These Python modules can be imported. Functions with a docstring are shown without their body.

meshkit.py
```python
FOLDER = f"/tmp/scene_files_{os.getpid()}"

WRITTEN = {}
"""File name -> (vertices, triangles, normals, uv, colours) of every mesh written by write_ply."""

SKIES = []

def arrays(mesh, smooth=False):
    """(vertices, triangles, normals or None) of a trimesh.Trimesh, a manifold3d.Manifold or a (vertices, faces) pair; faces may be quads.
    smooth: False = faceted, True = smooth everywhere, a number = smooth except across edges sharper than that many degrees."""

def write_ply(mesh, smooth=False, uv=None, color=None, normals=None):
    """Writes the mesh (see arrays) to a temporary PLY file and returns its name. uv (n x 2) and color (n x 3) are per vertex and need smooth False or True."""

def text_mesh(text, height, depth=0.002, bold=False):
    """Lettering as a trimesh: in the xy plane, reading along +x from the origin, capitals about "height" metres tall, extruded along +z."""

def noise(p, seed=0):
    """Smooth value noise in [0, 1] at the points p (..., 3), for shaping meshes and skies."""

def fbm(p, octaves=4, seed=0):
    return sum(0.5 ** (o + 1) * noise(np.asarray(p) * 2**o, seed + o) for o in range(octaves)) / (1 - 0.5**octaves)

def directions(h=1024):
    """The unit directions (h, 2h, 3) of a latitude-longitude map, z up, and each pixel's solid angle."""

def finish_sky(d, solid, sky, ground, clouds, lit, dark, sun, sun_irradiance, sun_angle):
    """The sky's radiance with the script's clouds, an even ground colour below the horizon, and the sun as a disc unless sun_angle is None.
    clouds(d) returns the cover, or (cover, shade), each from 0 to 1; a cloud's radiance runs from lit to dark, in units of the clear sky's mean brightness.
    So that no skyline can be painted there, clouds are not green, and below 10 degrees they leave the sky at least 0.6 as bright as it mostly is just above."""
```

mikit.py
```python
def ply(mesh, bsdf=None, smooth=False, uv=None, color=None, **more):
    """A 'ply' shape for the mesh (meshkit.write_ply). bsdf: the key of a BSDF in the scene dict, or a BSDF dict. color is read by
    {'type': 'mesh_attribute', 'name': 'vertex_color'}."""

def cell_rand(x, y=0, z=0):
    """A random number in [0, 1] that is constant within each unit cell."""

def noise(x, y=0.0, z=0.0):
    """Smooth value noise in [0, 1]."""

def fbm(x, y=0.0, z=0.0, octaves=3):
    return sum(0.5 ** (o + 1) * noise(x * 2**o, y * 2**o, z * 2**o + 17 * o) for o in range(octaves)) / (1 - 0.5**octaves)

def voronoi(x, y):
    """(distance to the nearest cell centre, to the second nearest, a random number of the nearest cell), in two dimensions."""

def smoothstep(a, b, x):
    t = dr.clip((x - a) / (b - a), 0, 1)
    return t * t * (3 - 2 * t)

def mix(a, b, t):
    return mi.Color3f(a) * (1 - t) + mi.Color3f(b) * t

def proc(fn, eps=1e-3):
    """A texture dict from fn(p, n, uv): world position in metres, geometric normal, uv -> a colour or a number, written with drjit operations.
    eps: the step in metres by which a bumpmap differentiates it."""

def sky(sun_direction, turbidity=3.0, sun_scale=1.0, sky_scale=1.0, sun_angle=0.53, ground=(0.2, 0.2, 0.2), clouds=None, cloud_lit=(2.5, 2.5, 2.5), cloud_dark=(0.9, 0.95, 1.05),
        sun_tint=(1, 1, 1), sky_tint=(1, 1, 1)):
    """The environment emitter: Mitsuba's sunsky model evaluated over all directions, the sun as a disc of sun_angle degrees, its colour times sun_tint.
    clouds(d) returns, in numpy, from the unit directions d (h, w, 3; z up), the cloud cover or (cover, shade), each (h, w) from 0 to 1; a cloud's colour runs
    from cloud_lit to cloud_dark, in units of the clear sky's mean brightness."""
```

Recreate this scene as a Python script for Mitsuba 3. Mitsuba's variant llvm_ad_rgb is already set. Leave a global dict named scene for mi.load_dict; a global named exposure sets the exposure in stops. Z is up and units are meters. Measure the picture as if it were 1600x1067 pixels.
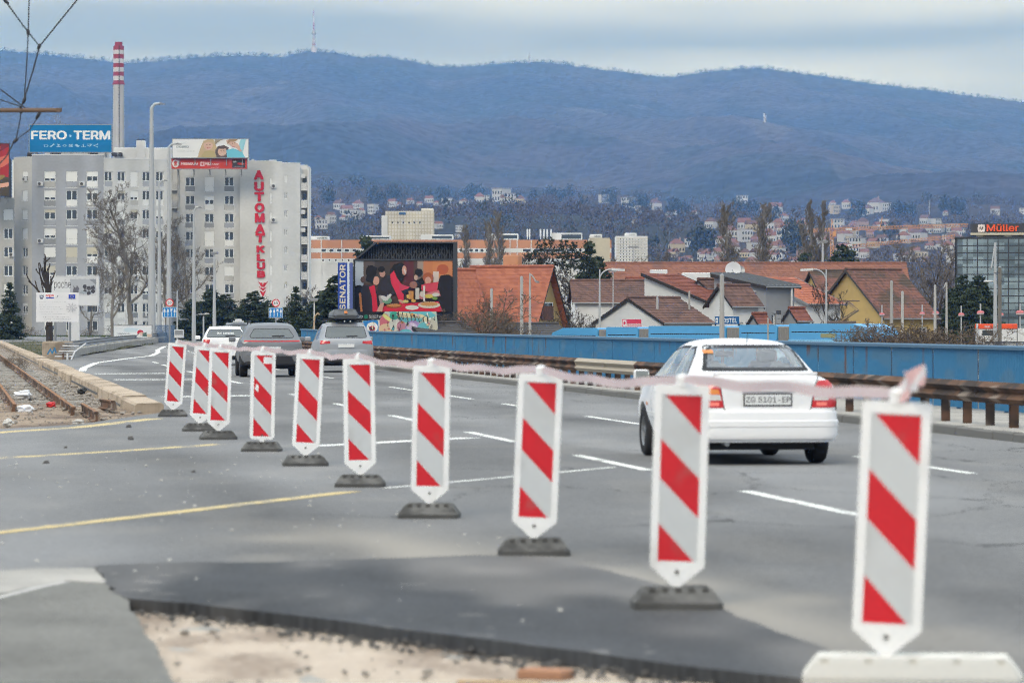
import math, random
import numpy as np, trimesh, manifold3d as m3, shapely
import shapely.geometry as sg, shapely.affinity as sa
import drjit as dr, mitsuba as mi, mikit, meshkit
from mikit import proc, noise, fbm, cell_rand, smoothstep, mix, voronoi

# ---------------------------------------------------------------- camera, sky, exposure
FX, HOR, EYE = 6000.0, 503.0, 1.62          # a long lens (about 135 mm) held at standing height
T = mi.ScalarTransform4f
scene, labels = {'type': 'scene'}, {}
PITCH = (533.5 - HOR) / FX
scene['camera'] = {'type': 'thinlens', 'fov': math.degrees(2 * math.atan(800 / FX)), 'fov_axis': 'x', 'near_clip': 0.5, 'far_clip': 40000.0,
                   'aperture_radius': 0.0145, 'focus_distance': 190.0,
                   'to_world': T().look_at(origin=[0, 0, EYE], target=[0, 100, EYE - 100 * PITCH], up=[0, 0, 1]),
                   'medium': {'type': 'ref', 'id': 'air'}}
exposure = 2.58
def clouds(d):                               # a closed overcast: soft streaks stretched along the horizon, brighter overhead
    el = np.arcsin(np.clip(d[..., 2], 0, 1))
    h = 1.0 / (np.sin(el) + 0.12)
    p = np.stack([d[..., 0] * h * .8, d[..., 1] * h * .8, el * 46], -1)
    s = meshkit.fbm(p * np.array([.9, .9, 1.0]) + 3.7, 5, seed=4)
    q = meshkit.fbm(p * 2.3 + 11.0, 4, seed=9)
    base = 1 - np.sin(el)
    shade = np.clip(base * .88 - .03 + (s - .50) * 1.1 + (q - .5) * .7, 0, 1.0)
    return np.ones_like(s), shade
scene['sky'] = mikit.sky((-0.25, -0.80, 0.62), turbidity=3, sun_scale=0.22, sun_angle=26, clouds=clouds,
                         cloud_lit=(2.6, 2.9, 3.25), cloud_dark=(0.68, 0.90, 1.20), sun_tint=(.90, .99, 1.12), ground=(.13, .13, .13))
scene['air'] = {'type': 'homogeneous', 'albedo': {'type': 'rgb', 'value': [.95, .95, .95]},
                'sigma_t': {'type': 'rgb', 'value': [1.75e-5, 4.5e-5, 11.2e-5]}}
scene['air_skin'] = {'type': 'null'}
scene['haze'] = {'type': 'cube', 'to_world': T().translate([0, 5300, 430]).scale([6400, 5800, 434]),
                 'bsdf': {'type': 'ref', 'id': 'air_skin'}, 'interior': {'type': 'ref', 'id': 'air'}}
labels['haze'] = {'label': 'thin blue haze hanging over the city and the mountain', 'category': 'haze', 'kind': 'stuff'}

# ---------------------------------------------------------------- helpers
def W(px, py, d):                            # the point seen at pixel (px, py) of the photograph when it is d metres ahead
    return np.array([(px - 800) / FX * d, d, EYE + (HOR - py) / FX * d])
def G(px, py, z=0.0):                        # the point of the level z seen at that pixel
    return W(px, py, (EYE - z) * FX / (py - HOR))
def X(px, d): return (px - 800) / FX * d
def Z(py, d): return EYE + (HOR - py) / FX * d
R0 = np.random.default_rng(7)
used = {}
def key_for(name, parent=None):
    k = f'{parent}__{name}' if parent else name
    n = used.get(k, 0); used[k] = n + 1
    return k if n == 0 else f'{k}_{n:03d}'
def vf(m):
    if isinstance(m, trimesh.Trimesh): return np.asarray(m.vertices, float), np.asarray(m.faces)
    if hasattr(m, 'to_mesh'):
        t = m.to_mesh(); return np.asarray(t.vert_properties[:, :3], float), np.asarray(t.tri_verts)
    v, f = np.asarray(m[0], float), np.asarray(m[1], int)
    if f.shape[1] == 4: f = np.vstack([f[:, [0, 1, 2]], f[:, [0, 2, 3]]])
    return v, f
def cat(*ms):
    vs, fs, n = [], [], 0
    for m in ms:
        v, f = vf(m); vs.append(v); fs.append(f + n); n += len(v)
    return np.vstack(vs), np.vstack(fs)
BOXF = np.array([[0, 2, 1], [0, 3, 2], [4, 5, 6], [4, 6, 7], [0, 1, 5], [0, 5, 4], [1, 2, 6], [1, 6, 5], [2, 3, 7], [2, 7, 6], [3, 0, 4], [3, 4, 7]])
def box(x0, x1, y0, y1, z0, z1):
    return np.array([[x0, y0, z0], [x1, y0, z0], [x1, y1, z0], [x0, y1, z0], [x0, y0, z1], [x1, y0, z1], [x1, y1, z1], [x0, y1, z1]], float), BOXF
def hexa(p): return np.asarray(p, float), BOXF
def cbox(x0, x1, y0, y1, z0, z1, c=.01):     # a box with chamfered edges
    pts = [(x, y, z) for x in (x0, x1) for y in (y0, y1) for z in (z0, z1)]
    mid = np.array([(x0 + x1) / 2, (y0 + y1) / 2, (z0 + z1) / 2]); q = []
    for p in pts:
        s = np.sign(mid - np.array(p))
        for k in range(3):
            a = np.array(p, float)
            for j in range(3):
                if j != k: a[j] += s[j] * c
            q.append(a)
    return vf(m3.Manifold.hull_points(np.array(q)))
def tube(p, r, sides=8, cap=True):
    p = np.asarray(p, float); n = len(p); r = np.broadcast_to(r, (n,)).astype(float)
    t = np.gradient(p, axis=0); t /= np.linalg.norm(t, axis=1, keepdims=True) + 1e-12
    ref = np.array([0, 0, 1.0]) if abs(t[:, 2]).mean() < .9 else np.array([1.0, 0, 0])
    a = np.cross(t, ref); a /= np.linalg.norm(a, axis=1, keepdims=True) + 1e-12
    b = np.cross(t, a); an = np.arange(sides) * 2 * np.pi / sides
    v = (p[:, None] + r[:, None, None] * (np.cos(an)[None, :, None] * a[:, None] + np.sin(an)[None, :, None] * b[:, None])).reshape(-1, 3)
    f = []
    for i in range(n - 1):
        for j in range(sides):
            k = (j + 1) % sides
            f += [[i * sides + j, i * sides + k, (i + 1) * sides + k], [i * sides + j, (i + 1) * sides + k, (i + 1) * sides + j]]
    if cap:
        for j in range(1, sides - 1):
            f += [[0, j + 1, j], [(n - 1) * sides, (n - 1) * sides + j, (n - 1) * sides + j + 1]]
    return v, np.array(f)
def cyl(x, y, z0, z1, r0, r1=None, sides=12): return tube([[x, y, z0], [x, y, z1]], [r0, r0 if r1 is None else r1], sides)
def lathe(prof, sides=24, centre=(0, 0, 0)):
    prof = np.asarray(prof, float); n = len(prof); an = np.arange(sides) * 2 * np.pi / sides
    v = np.stack([prof[:, :1] * np.cos(an), prof[:, :1] * np.sin(an), np.repeat(prof[:, 1:], sides, 1)], -1).reshape(-1, 3) + np.asarray(centre, float)
    f = []
    for i in range(n - 1):
        for j in range(sides):
            k = (j + 1) % sides
            f += [[i * sides + j, i * sides + k, (i + 1) * sides + k], [i * sides + j, (i + 1) * sides + k, (i + 1) * sides + j]]
    return v, np.array(f)
def prism(poly, z0, z1):                     # a plan polygon extruded upward
    out = []
    if not isinstance(poly, (sg.Polygon, sg.MultiPolygon)): poly = sg.Polygon(poly)
    poly = poly.buffer(0)
    for g in getattr(poly, 'geoms', [poly]):
        m = trimesh.creation.extrude_polygon(g, z1 - z0, engine='earcut'); v, f = vf(m); out.append((v + [0, 0, z0], f))
    return cat(*out)
def upright(poly, y0, y1):                   # an outline in (x, z) extruded along y
    v, f = prism(poly, 0, y1 - y0)
    return np.stack([v[:, 0], y1 - v[:, 2], v[:, 1]], 1), f
def sideways(poly, x0, x1):                  # an outline in (y, z) extruded along x
    v, f = prism(poly, 0, x1 - x0)
    return np.stack([x0 + v[:, 2], v[:, 0], v[:, 1]], 1), f
def sheet(poly, z=0.0, cell=None):           # flat polygon
    if cell: return grid_sheet(poly if isinstance(poly, (sg.Polygon, sg.MultiPolygon)) else sg.Polygon(poly), z, cell)
    if not isinstance(poly, (sg.Polygon, sg.MultiPolygon)): poly = sg.Polygon(poly)
    out = []
    for g in getattr(poly, 'geoms', [poly]):
        if g.is_empty or g.area < 1e-6: continue
        v, f = trimesh.creation.triangulate_polygon(g, engine='earcut')
        v = np.column_stack([v, np.full(len(v), z)]); a, b = v[f[:, 1]] - v[f[:, 0]], v[f[:, 2]] - v[f[:, 0]]
        flip = (a[:, 0] * b[:, 1] - a[:, 1] * b[:, 0]) < 0; f = np.where(flip[:, None], f[:, ::-1], f); out.append((v, f))
    return cat(*out)
def grid_sheet(poly, z, cell):               # the same, cut into cells no larger than that
    from scipy.spatial import Delaunay
    out = []
    for g in getattr(poly, 'geoms', [poly]):
        if g.is_empty or g.area < 1e-9: continue
        x0, y0, x1, y1 = g.bounds; b = [np.array(r.coords)[:-1] for r in [g.segmentize(cell).exterior, *g.segmentize(cell).interiors]]
        gx, gy = np.meshgrid(np.arange(x0, x1, cell), np.arange(y0, y1, cell)); p = np.column_stack([gx.ravel(), gy.ravel()]); inn = g.buffer(-cell * .35)
        if not inn.is_empty: b.append(p[shapely.contains_xy(inn, p[:, 0], p[:, 1])])
        p = np.unique(np.round(np.vstack(b), 6), axis=0); f = Delaunay(p).simplices; c = p[f].mean(1); f = f[shapely.contains_xy(g, c[:, 0], c[:, 1])]
        a, e = p[f[:, 1]] - p[f[:, 0]], p[f[:, 2]] - p[f[:, 0]]; cr = a[:, 0] * e[:, 1] - a[:, 1] * e[:, 0]
        f = np.where((cr < 0)[:, None], f[:, ::-1], f)[np.abs(cr) > 1e-10]; out.append((np.column_stack([p, np.full(len(p), z)]), f))
    return cat(*out)
def move(m, p=(0, 0, 0), rz=0.0, s=1.0):
    v, f = vf(m); c, q = math.cos(rz), math.sin(rz); v = v * s
    return np.stack([v[:, 0] * c - v[:, 1] * q, v[:, 0] * q + v[:, 1] * c, v[:, 2]], 1) + np.asarray(p, float), f
def lean(m, ax, ay=0.0):                     # shear-free small tilt about the x then the y axis
    v, f = vf(m); v = v @ trimesh.transformations.rotation_matrix(ax, [1, 0, 0])[:3, :3].T @ trimesh.transformations.rotation_matrix(ay, [0, 1, 0])[:3, :3].T
    return v, f
def TT(p=(0, 0, 0), rz=0.0): return T().translate(list(map(float, p))).rotate([0, 0, 1], math.degrees(rz))
def say(k, label=None, cat=None, group=None, kind=None):
    d = {a: b for a, b in (('label', label), ('category', cat), ('group', group), ('kind', kind)) if b}
    if d: labels.setdefault(k, {}).update(d)
def add(name, mesh, bsdf, parent=None, smooth=False, tw=None, label=None, cat=None, group=None, kind=None, shape=None, color=None):
    k = key_for(name, parent); bsdf = bsdf and 'm_' + bsdf
    d = dict(shape) if shape is not None else (mikit.ply(vf(mesh), bsdf, smooth=smooth) if color is None else mikit.ply(vf(mesh), bsdf, color=color))
    if shape is not None and bsdf: d['bsdf'] = {'type': 'ref', 'id': bsdf}
    if tw is not None: d['to_world'] = tw
    scene[k] = d; say(k, label, cat, group, kind)
    return k
def thing(name, label, cat, group=None):     # a name under which parts will stand
    k = key_for(name); say(k, label, cat, group); return k
class Frame:                                 # a placed local frame: x along a front, -y out towards the viewer, z up
    def __init__(s, x, y, z=0.0, rz=0.0): s.p, s.rz = np.array([x, y, z], float), rz; s.tw = TT(s.p, rz)
    def at(s, px, py, ly=0.0):               # local (x, z) where the ray of a pixel meets the local plane y = ly
        c, q = math.cos(s.rz), math.sin(s.rz); r = (px - 800) / FX
        # point = d*(r,1); local y = -(X-px0)*q + (Y-py0)*c = ly
        d = (ly - s.p[0] * q + s.p[1] * c) / (c - r * q)
        lx = (r * d - s.p[0]) * c + (d - s.p[1]) * q
        return lx, EYE + (HOR - py) / FX * d - s.p[2]
    def put(s, m): return move(m, s.p, s.rz)
COL = {}
def mat(name, c, rough=.6, metallic=0.0, spec=.4, coat=0.0, bump=None, bscale=.01, **k):
    d = {'type': 'principled', 'base_color': c if isinstance(c, dict) else {'type': 'rgb', 'value': list(c)}, 'roughness': rough, 'metallic': metallic, 'specular': spec, **k}
    if coat: d['clearcoat'] = coat; d['clearcoat_gloss'] = .92
    if bump is not None: d = {'type': 'bumpmap', 'arbitrary': bump, 'scale': bscale, 'bsdf': d}
    scene['m_' + name] = {'type': 'twosided', 'bsdf': d}
    return name
# ---------------------------------------------------------------- materials
def _asphalt(p, n, uv):
    f = noise(p.x * 38, p.y * 38); m = fbm(p.x * .55, p.y * .22, octaves=4); t = noise((p.x + .1455 * p.y) * 1.15, p.y * .03)
    v = .147 + .095 * (m - .5) + .05 * (f - .5) + .075 * (t - .5)
    d1, d2, _r = voronoi(p.x * .42 + .12 * noise(p.x * 5, p.y * 5), p.y * .16); crack = smoothstep(.022, .004, d2 - d1) * smoothstep(.5, .62, noise(p.x * .3 + 4, p.y * .12)); v = v * (1 - .55 * crack)
    pt = smoothstep(.60, .63, noise((p.x + .1455 * p.y) * .28 + 3, p.y * .045)); v = v * (1 - .13 * pt)
    ux, uy = p.x + 1.16, p.y - 29.0; e = ux * .956 + uy * .292; t2 = ux * .292 - uy * .956; w = noise(p.x * 1.7, p.y * .8)
    dust = dr.exp(-dr.square(e * 1.3 + (w - .5) * 1.2)) * smoothstep(-3.5, 1.5, t2) * smoothstep(14, 8, t2) * 1.9 + smoothstep(.55, .85, w) * .25
    return mix(mi.Color3f(v * .99, v * .995, v), (.30, .275, .235), dust * .35)
mat('asphalt', proc(_asphalt), .82, spec=.35)
def _asphalt_new(p, n, uv):
    f = noise(p.x * 60, p.y * 60); m = fbm(p.x * 1.3, p.y * .45, octaves=4)
    v = .042 + .035 * (m - .5) + .035 * (f - .5) + .02 * (noise((p.x + 1.2 * p.y) * 1.6, p.y * .1) - .5)
    sp = smoothstep(.80, .83, noise(p.x * 9, p.y * 6)) * smoothstep(.62, .7, noise(p.x * 1.7, p.y * 1.1))
    ux, uy = p.x + 1.16, p.y - 29.0; e = ux * .956 + uy * .292; w = noise(p.x * 2.1, p.y * .9)
    dust = smoothstep(.5, .8, fbm(p.x * 1.1 + 3, p.y * .35, octaves=3)) + smoothstep(-1.5, .1, e + (w - .5) * 1.4) * (.4 + .9 * w)
    sp = sp * smoothstep(.5, .9, n.z)
    return mix(mix(mi.Color3f(v, v * 1.05, v * 1.13), (.19, .18, .17), dust * .45), (.35, .33, .3), sp * .2)
mat('asphalt_new', proc(_asphalt_new), .7, spec=.4)
def _asphalt_old(p, n, uv):
    f = noise(p.x * 45, p.y * 45); m = fbm(p.x * 2.1, p.y * 1.2, octaves=4)
    v = .15 + .07 * (m - .5) + .06 * (f - .5)
    return mi.Color3f(v, v * .98, v * .90)
mat('asphalt_old', proc(_asphalt_old), .85, spec=.3)
def _dirt(p, n, uv):
    f = noise(p.x * 30, p.y * 30); m = fbm(p.x * 2.3, p.y * 1.1, octaves=5)
    c = mix((.40, .335, .27), (.24, .19, .15), smoothstep(.42, .72, m))
    return mix(c, (.50, .44, .37), smoothstep(.55, .9, f) * .5)
mat('dirt', proc(_dirt), .95, spec=.2)
def _concrete(p, n, uv):
    m = fbm(p.x * 1.4, p.y * 1.4, p.z * 2.2, octaves=4); f = noise(p.x * 26, p.y * 26, p.z * 26)
    st = noise(p.x * 5 + p.y * 5, p.z * .5)
    v = .30 + .16 * (m - .5) + .05 * (f - .5) - .07 * smoothstep(.55, .9, st)
    return mi.Color3f(v, v * .96, v * .88)
mat('kerb_grey', (.15, .147, .138), .9, spec=.2); mat('concrete', proc(_concrete), .9, spec=.25)
def _kerbtan(p, n, uv):
    m = fbm(p.x * 1.8, p.y * .8, p.z * 3, octaves=4); f = noise(p.x * 40, p.y * 40)
    c = mix((.37, .305, .235), (.23, .185, .14), smoothstep(.38, .7, m))
    return c * (0.9 + .2 * f)
mat('kerb_tan', proc(_kerbtan), .92, spec=.2)
def _paint(p, n, uv):
    w = fbm(p.x * 6, p.y * 3, octaves=4); f = noise(p.x * 40, p.y * 40)
    return mix((.66, .66, .63), (.25, .245, .235), smoothstep(.56, .74, w * .8 + f * .2))
mat('road_paint', proc(_paint), .6, spec=.4); mat('road_paint_faded', (.40, .39, .37), .8)
def _paint_y(p, n, uv):
    w = fbm(p.x * 5, p.y * 3, octaves=4); f = noise(p.x * 40, p.y * 40)
    return mix((.52, .41, .20), (.20, .197, .185), smoothstep(.50, .70, w * .8 + f * .2))
mat('road_paint_yellow', proc(_paint_y), .6, spec=.4)
def _ballast(p, n, uv):
    d1, d2, r = voronoi(p.x * 14, p.y * 14); m = fbm(p.x * .9, p.y * .5, octaves=3)
    c = mix((.20, .17, .145), (.38, .35, .31), r); c = mix(c, (.16, .115, .08), smoothstep(.45, .7, m) * .6)
    return c * smoothstep(.0, .25, d2 - d1) 
mat('ballast', proc(_ballast), .95, spec=.2)
def _rust(p, n, uv):
    m = fbm(p.x * 2.2, p.y * 2.2, p.z * 5, octaves=4); s = noise(p.x * 7 + p.y * 2, p.y * 1.2, p.z * 2)
    c = mix((.055, .043, .037), (.145, .082, .052), smoothstep(.35, .65, m))
    return mix(c, (.30, .25, .21), smoothstep(.62, .85, s) * .7)
mat('rust', proc(_rust), .85, spec=.25)
def _railtop(p, n, uv):
    m = fbm(p.x * 3, p.y * 1.2, octaves=3)
    return mix((.30, .15, .07), (.16, .085, .05), m)
mat('rust_bright', proc(_railtop), .7, spec=.3)
def _grass(p, n, uv):
    m = fbm(p.x * .7, p.y * .35, octaves=4); f = noise(p.x * 12, p.y * 6)
    c = mix((.050, .055, .034), (.085, .078, .052), smoothstep(.35, .65, m)); return c * (.7 + .6 * f)
mat('grass_ground', proc(_grass), .95, spec=.1)
def _plain(p, n, uv):
    m = fbm(p.x * .02, p.y * .02, octaves=4); return mix((.10, .09, .065), (.14, .12, .095), m)
mat('plain_soil', proc(_plain), .95, spec=.1)
def _forest(p, n, uv):
    a = fbm(p.x * .0016, p.y * .0011 + p.z * .002, octaves=4); b = fbm(p.x * .012, p.y * .006, p.z * .012, octaves=3); f = noise(p.x * .085, p.y * .05, p.z * .085)
    c = mix((.030, .031, .034), (.052, .046, .044), smoothstep(.30, .70, a * .65 + b * .35))
    ev = smoothstep(.60, .68, fbm(p.x * .0030 + 5, p.y * .0022, octaves=4)); c = mix(c, (.026, .034, .030), ev * .5)
    hi = smoothstep(560, 800, p.z + 260 * (a - .5)); c = mix(c, (.030, .034, .033), hi * .55)
    cl = smoothstep(.705, .73, fbm(p.x * .0042 + 2, p.y * .0016 + 9, octaves=3)); c = mix(c, (.17, .14, .11), cl * .12)
    return c * (.75 + .5 * f)
mat('forest', proc(_forest), .97, spec=.05)
# ---------------------------------------------------------------- terrain
HX = np.concatenate([np.linspace(-2600, -260, 40), np.linspace(-240, 1840, 700), np.linspace(1860, 4200, 40)])
RIDGE = np.array([(-2600, 150), (-900, 95), (-300, 82), (0, 82), (60, 87), (115, 93), (160, 98), (195, 103), (240, 99), (330, 91), (400, 90), (440, 92), (480, 83), (520, 85), (560, 93), (600, 92), (640, 98), (680, 107),
                  (720, 108), (760, 104), (800, 101), (850, 100), (900, 106), (950, 113), (1000, 119), (1050, 124), (1100, 116), (1150, 111), (1190, 109), (1240, 116), (1300, 125), (1400, 138), (1500, 151), (1600, 163), (1900, 200), (2600, 260), (4200, 380)], float)
YR = np.array([(900, 518), (1250, 502), (1600, 440), (2000, 398), (2500, 362), (3000, 345), (3600, 322), (4300, 311), (5200, 291), (6500, 240), (7800, 190), (9000, 140), (9800, 100)], float)
def hill_y(c, t):                            # photo row of the bare slope, t from 0 (near) to 1 (ridge)
    r = 900 + t * 8900
    return np.interp(r, YR[:, 0], YR[:, 1])
def hill_build():
    rows = np.linspace(518, 100, 430); rr = np.interp(-rows, -YR[:, 1], YR[:, 0])
    rr = np.concatenate([rr, [9950, 10300, 11000]])
    C, Rr = np.meshgrid(HX, rr)
    ridge = np.interp(C, RIDGE[:, 0], RIDGE[:, 1])
    y = np.interp(Rr, YR[:, 0], YR[:, 1]); s = (503 - y) / (503 - 100); y = np.where(s > 0, 503 - (503 - ridge) * s, y)
    x = (C - 800) / FX * Rr; z = EYE + (503 - y) / FX * Rr
    p = np.stack([x / 900, Rr / 1900, 0 * x], -1)
    n1 = np.abs(meshkit.fbm(p, 4, seed=3) - .5) * 2; n2 = meshkit.fbm(p * 3.1, 4, seed=5) - .5
    w = np.clip((Rr - 1500) / 2500, 0, 1) * np.clip((9600 - Rr) / 1900, 0, 1)
    z = z + w * ((.28 - n1) * 120 + n2 * 52)
    spur = np.clip((.33 - np.abs(meshkit.fbm(np.stack([x / 620 + Rr / 2600, Rr / 4200, 0 * x], -1), 3, seed=8) - .5) * 3), 0, 1)
    z = z + w * spur * 70
    near = np.exp(-((Rr - 3500) / 500) ** 2) * (meshkit.fbm(np.stack([x / 420, Rr / 900, 0 * x], -1), 3, seed=12) - .38); z = z + near * 52
    tx = meshkit.noise(np.stack([x / 9, Rr / 26, 0 * x], -1), 2) * .6 + meshkit.noise(np.stack([x / 4.6, Rr / 14, 0 * x], -1), 21) * .4
    z = z + np.clip((Rr - 1900) / 800, 0, 1) * tx * np.interp(Rr, [1900, 4000, 9800], [1.5, 5, 7])
    z[-2] -= 60; z[-1] -= 300
    z[Rr < 1250] = np.minimum(z[Rr < 1250], -2.6)
    return x, Rr, z
hx, hr, hz = hill_build()
nr, nc = hx.shape
ii = np.arange(nr * nc).reshape(nr, nc)
hq = np.stack([ii[:-1, :-1], ii[:-1, 1:], ii[1:, 1:], ii[1:, :-1]], -1).reshape(-1, 4)
add('forest_mountain', (np.stack([hx, hr, hz], -1).reshape(-1, 3), hq), 'forest', smooth=True, kind='structure', label='long blue wooded mountain ridge closing the view behind the city', cat='mountain')
from scipy.interpolate import RegularGridInterpolator
_hi = RegularGridInterpolator((hr[:, 0], HX), hz, bounds_error=False, fill_value=None)
def hill_z(px, r): return float(_hi((r, px)))
def hill_pos(px, py, r0=1500):               # where the ray of a pixel meets the slope, searching from r0 outward
    rs = np.linspace(r0, 9700, 1600); zz = _hi(np.stack([rs, np.full_like(rs, px)], -1)); ray = EYE + (HOR - py) / FX * rs
    hit = np.nonzero(zz >= ray)[0]; r = rs[hit[0]] if len(hit) else 9600
    return np.array([X(px, r), r, hill_z(px, r)])
add('ground', sheet(sg.box(-6300, -400, 6300, 9000), -2.3), 'plain_soil', kind='structure', label='flat city ground stretching away below the road bridge', cat='ground')
# ---------------------------------------------------------------- the road deck
SL = -0.1455
def lane(y, o=0.0):                          # x of a line running with the road, o metres right of the first dashed line
    y = np.asarray(y, float); return 2.23 + SL * (y - 36.8) + .000167 * np.maximum(0, y - 100) ** 2 + o
def lane0(y, o=0.0): return 2.23 + SL * (np.asarray(y, float) - 36.8) + o   # the same, going on straight
def band(o0, o1, y0, y1, n=60, fn=None):
    fn = fn or lane; y = np.linspace(y0, y1, n); return sg.Polygon(np.vstack([np.column_stack([fn(y, o0), y]), np.column_stack([fn(y[::-1], o1), y[::-1]])]))
def gpoly(pts, z=0.0): return sg.Polygon([G(a, b, z)[:2] for a, b in pts]).buffer(0)
def ragged(poly, step=.12, amp=.035, seed=1):  # broken edges
    out = poly.segmentize(step); c = np.array(out.exterior.coords)[:-1]
    n = meshkit.noise(np.column_stack([c * 3.1, np.zeros(len(c))]), seed) + .6 * meshkit.noise(np.column_stack([c * 9, np.zeros(len(c))]), seed + 1) - .8
    t = np.roll(c, -1, 0) - np.roll(c, 1, 0); t /= np.linalg.norm(t, axis=1, keepdims=True) + 1e-9
    return sg.Polygon(c + np.column_stack([t[:, 1], -t[:, 0]]) * (n * amp)[:, None]).buffer(0)
KERB = 6.75
bed = band(-40, -4.3, 71.5, 520, fn=lane0)             # the tram bed and the verge lie left of the tan kerb
bed_end = gpoly([(-500, 684), (0, 670), (120, 663), (255, 644), (262, 640), (-500, 600)])
strip = gpoly([(150, 884), (300, 879), (420, 880), (740, 868), (870, 870), (905, 882), (1010, 908), (1140, 958), (1290, 1015), (1440, 1075), (1600, 1150), (1350, 1075), (1230, 1060), (1000, 1032), (800, 1004), (600, 981), (450, 962), (300, 944), (192, 936), (166, 912)])
patch_left = gpoly([(-300, 905), (0, 893), (60, 889), (150, 889), (168, 914), (194, 937), (235, 1000), (275, 1072), (330, 1200), (-500, 1200)])
fore = gpoly([(-700, 896), (0, 892), (150, 886), (300, 881), (740, 870), (905, 884), (1140, 960), (1290, 1017), (1440, 1077), (1700, 1190), (1900, 1420), (-700, 1420)])
dA, dB = G(560, 838), G(1330, 1000)
dn = np.array([dB[1] - dA[1], dA[0] - dB[0]]); dn /= np.linalg.norm(dn); dlen = np.linalg.norm((dB - dA)[:2]); dt = (dB - dA)[:2] / dlen
road = band(-30, KERB, -15, 430).difference(bed).difference(bed_end).difference(fore)
add('road', prism(road, -.05, 0.0), 'asphalt', kind='structure', label='grey worn asphalt roadway curving away to the left', cat='road')
add('worn_edge', prism(ragged(gpoly([(-300, 895), (0, 893), (60, 889), (148, 889), (164, 913), (105, 908), (0, 929), (-300, 960)]), .08, .05, 3), .0, .008), 'concrete', kind='structure', label='pale crumbled margin of the old pavement corner', cat='pavement')
def bumpy(poly, z, cell, amp, freq, seed):
    v, f = sheet(poly, z, cell); n = meshkit.fbm(np.column_stack([v[:, :2] * freq, 0 * v[:, 0]]), 4, seed) - .5
    v = v.copy(); v[:, 2] += n * amp; return v, f
add('dug_ground', bumpy(fore.buffer(.3), -.075, .25, .05, 2.2, 3), 'dirt', smooth=True, kind='structure', label='beige milled ground laid bare in front of the fresh asphalt', cat='ground')
add('fresh_asphalt', prism(ragged(strip, .28, .05, 5), -.075, .006), 'asphalt_new', kind='structure', label='dark strip of fresh asphalt with a broken edge', cat='pavement')
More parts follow.
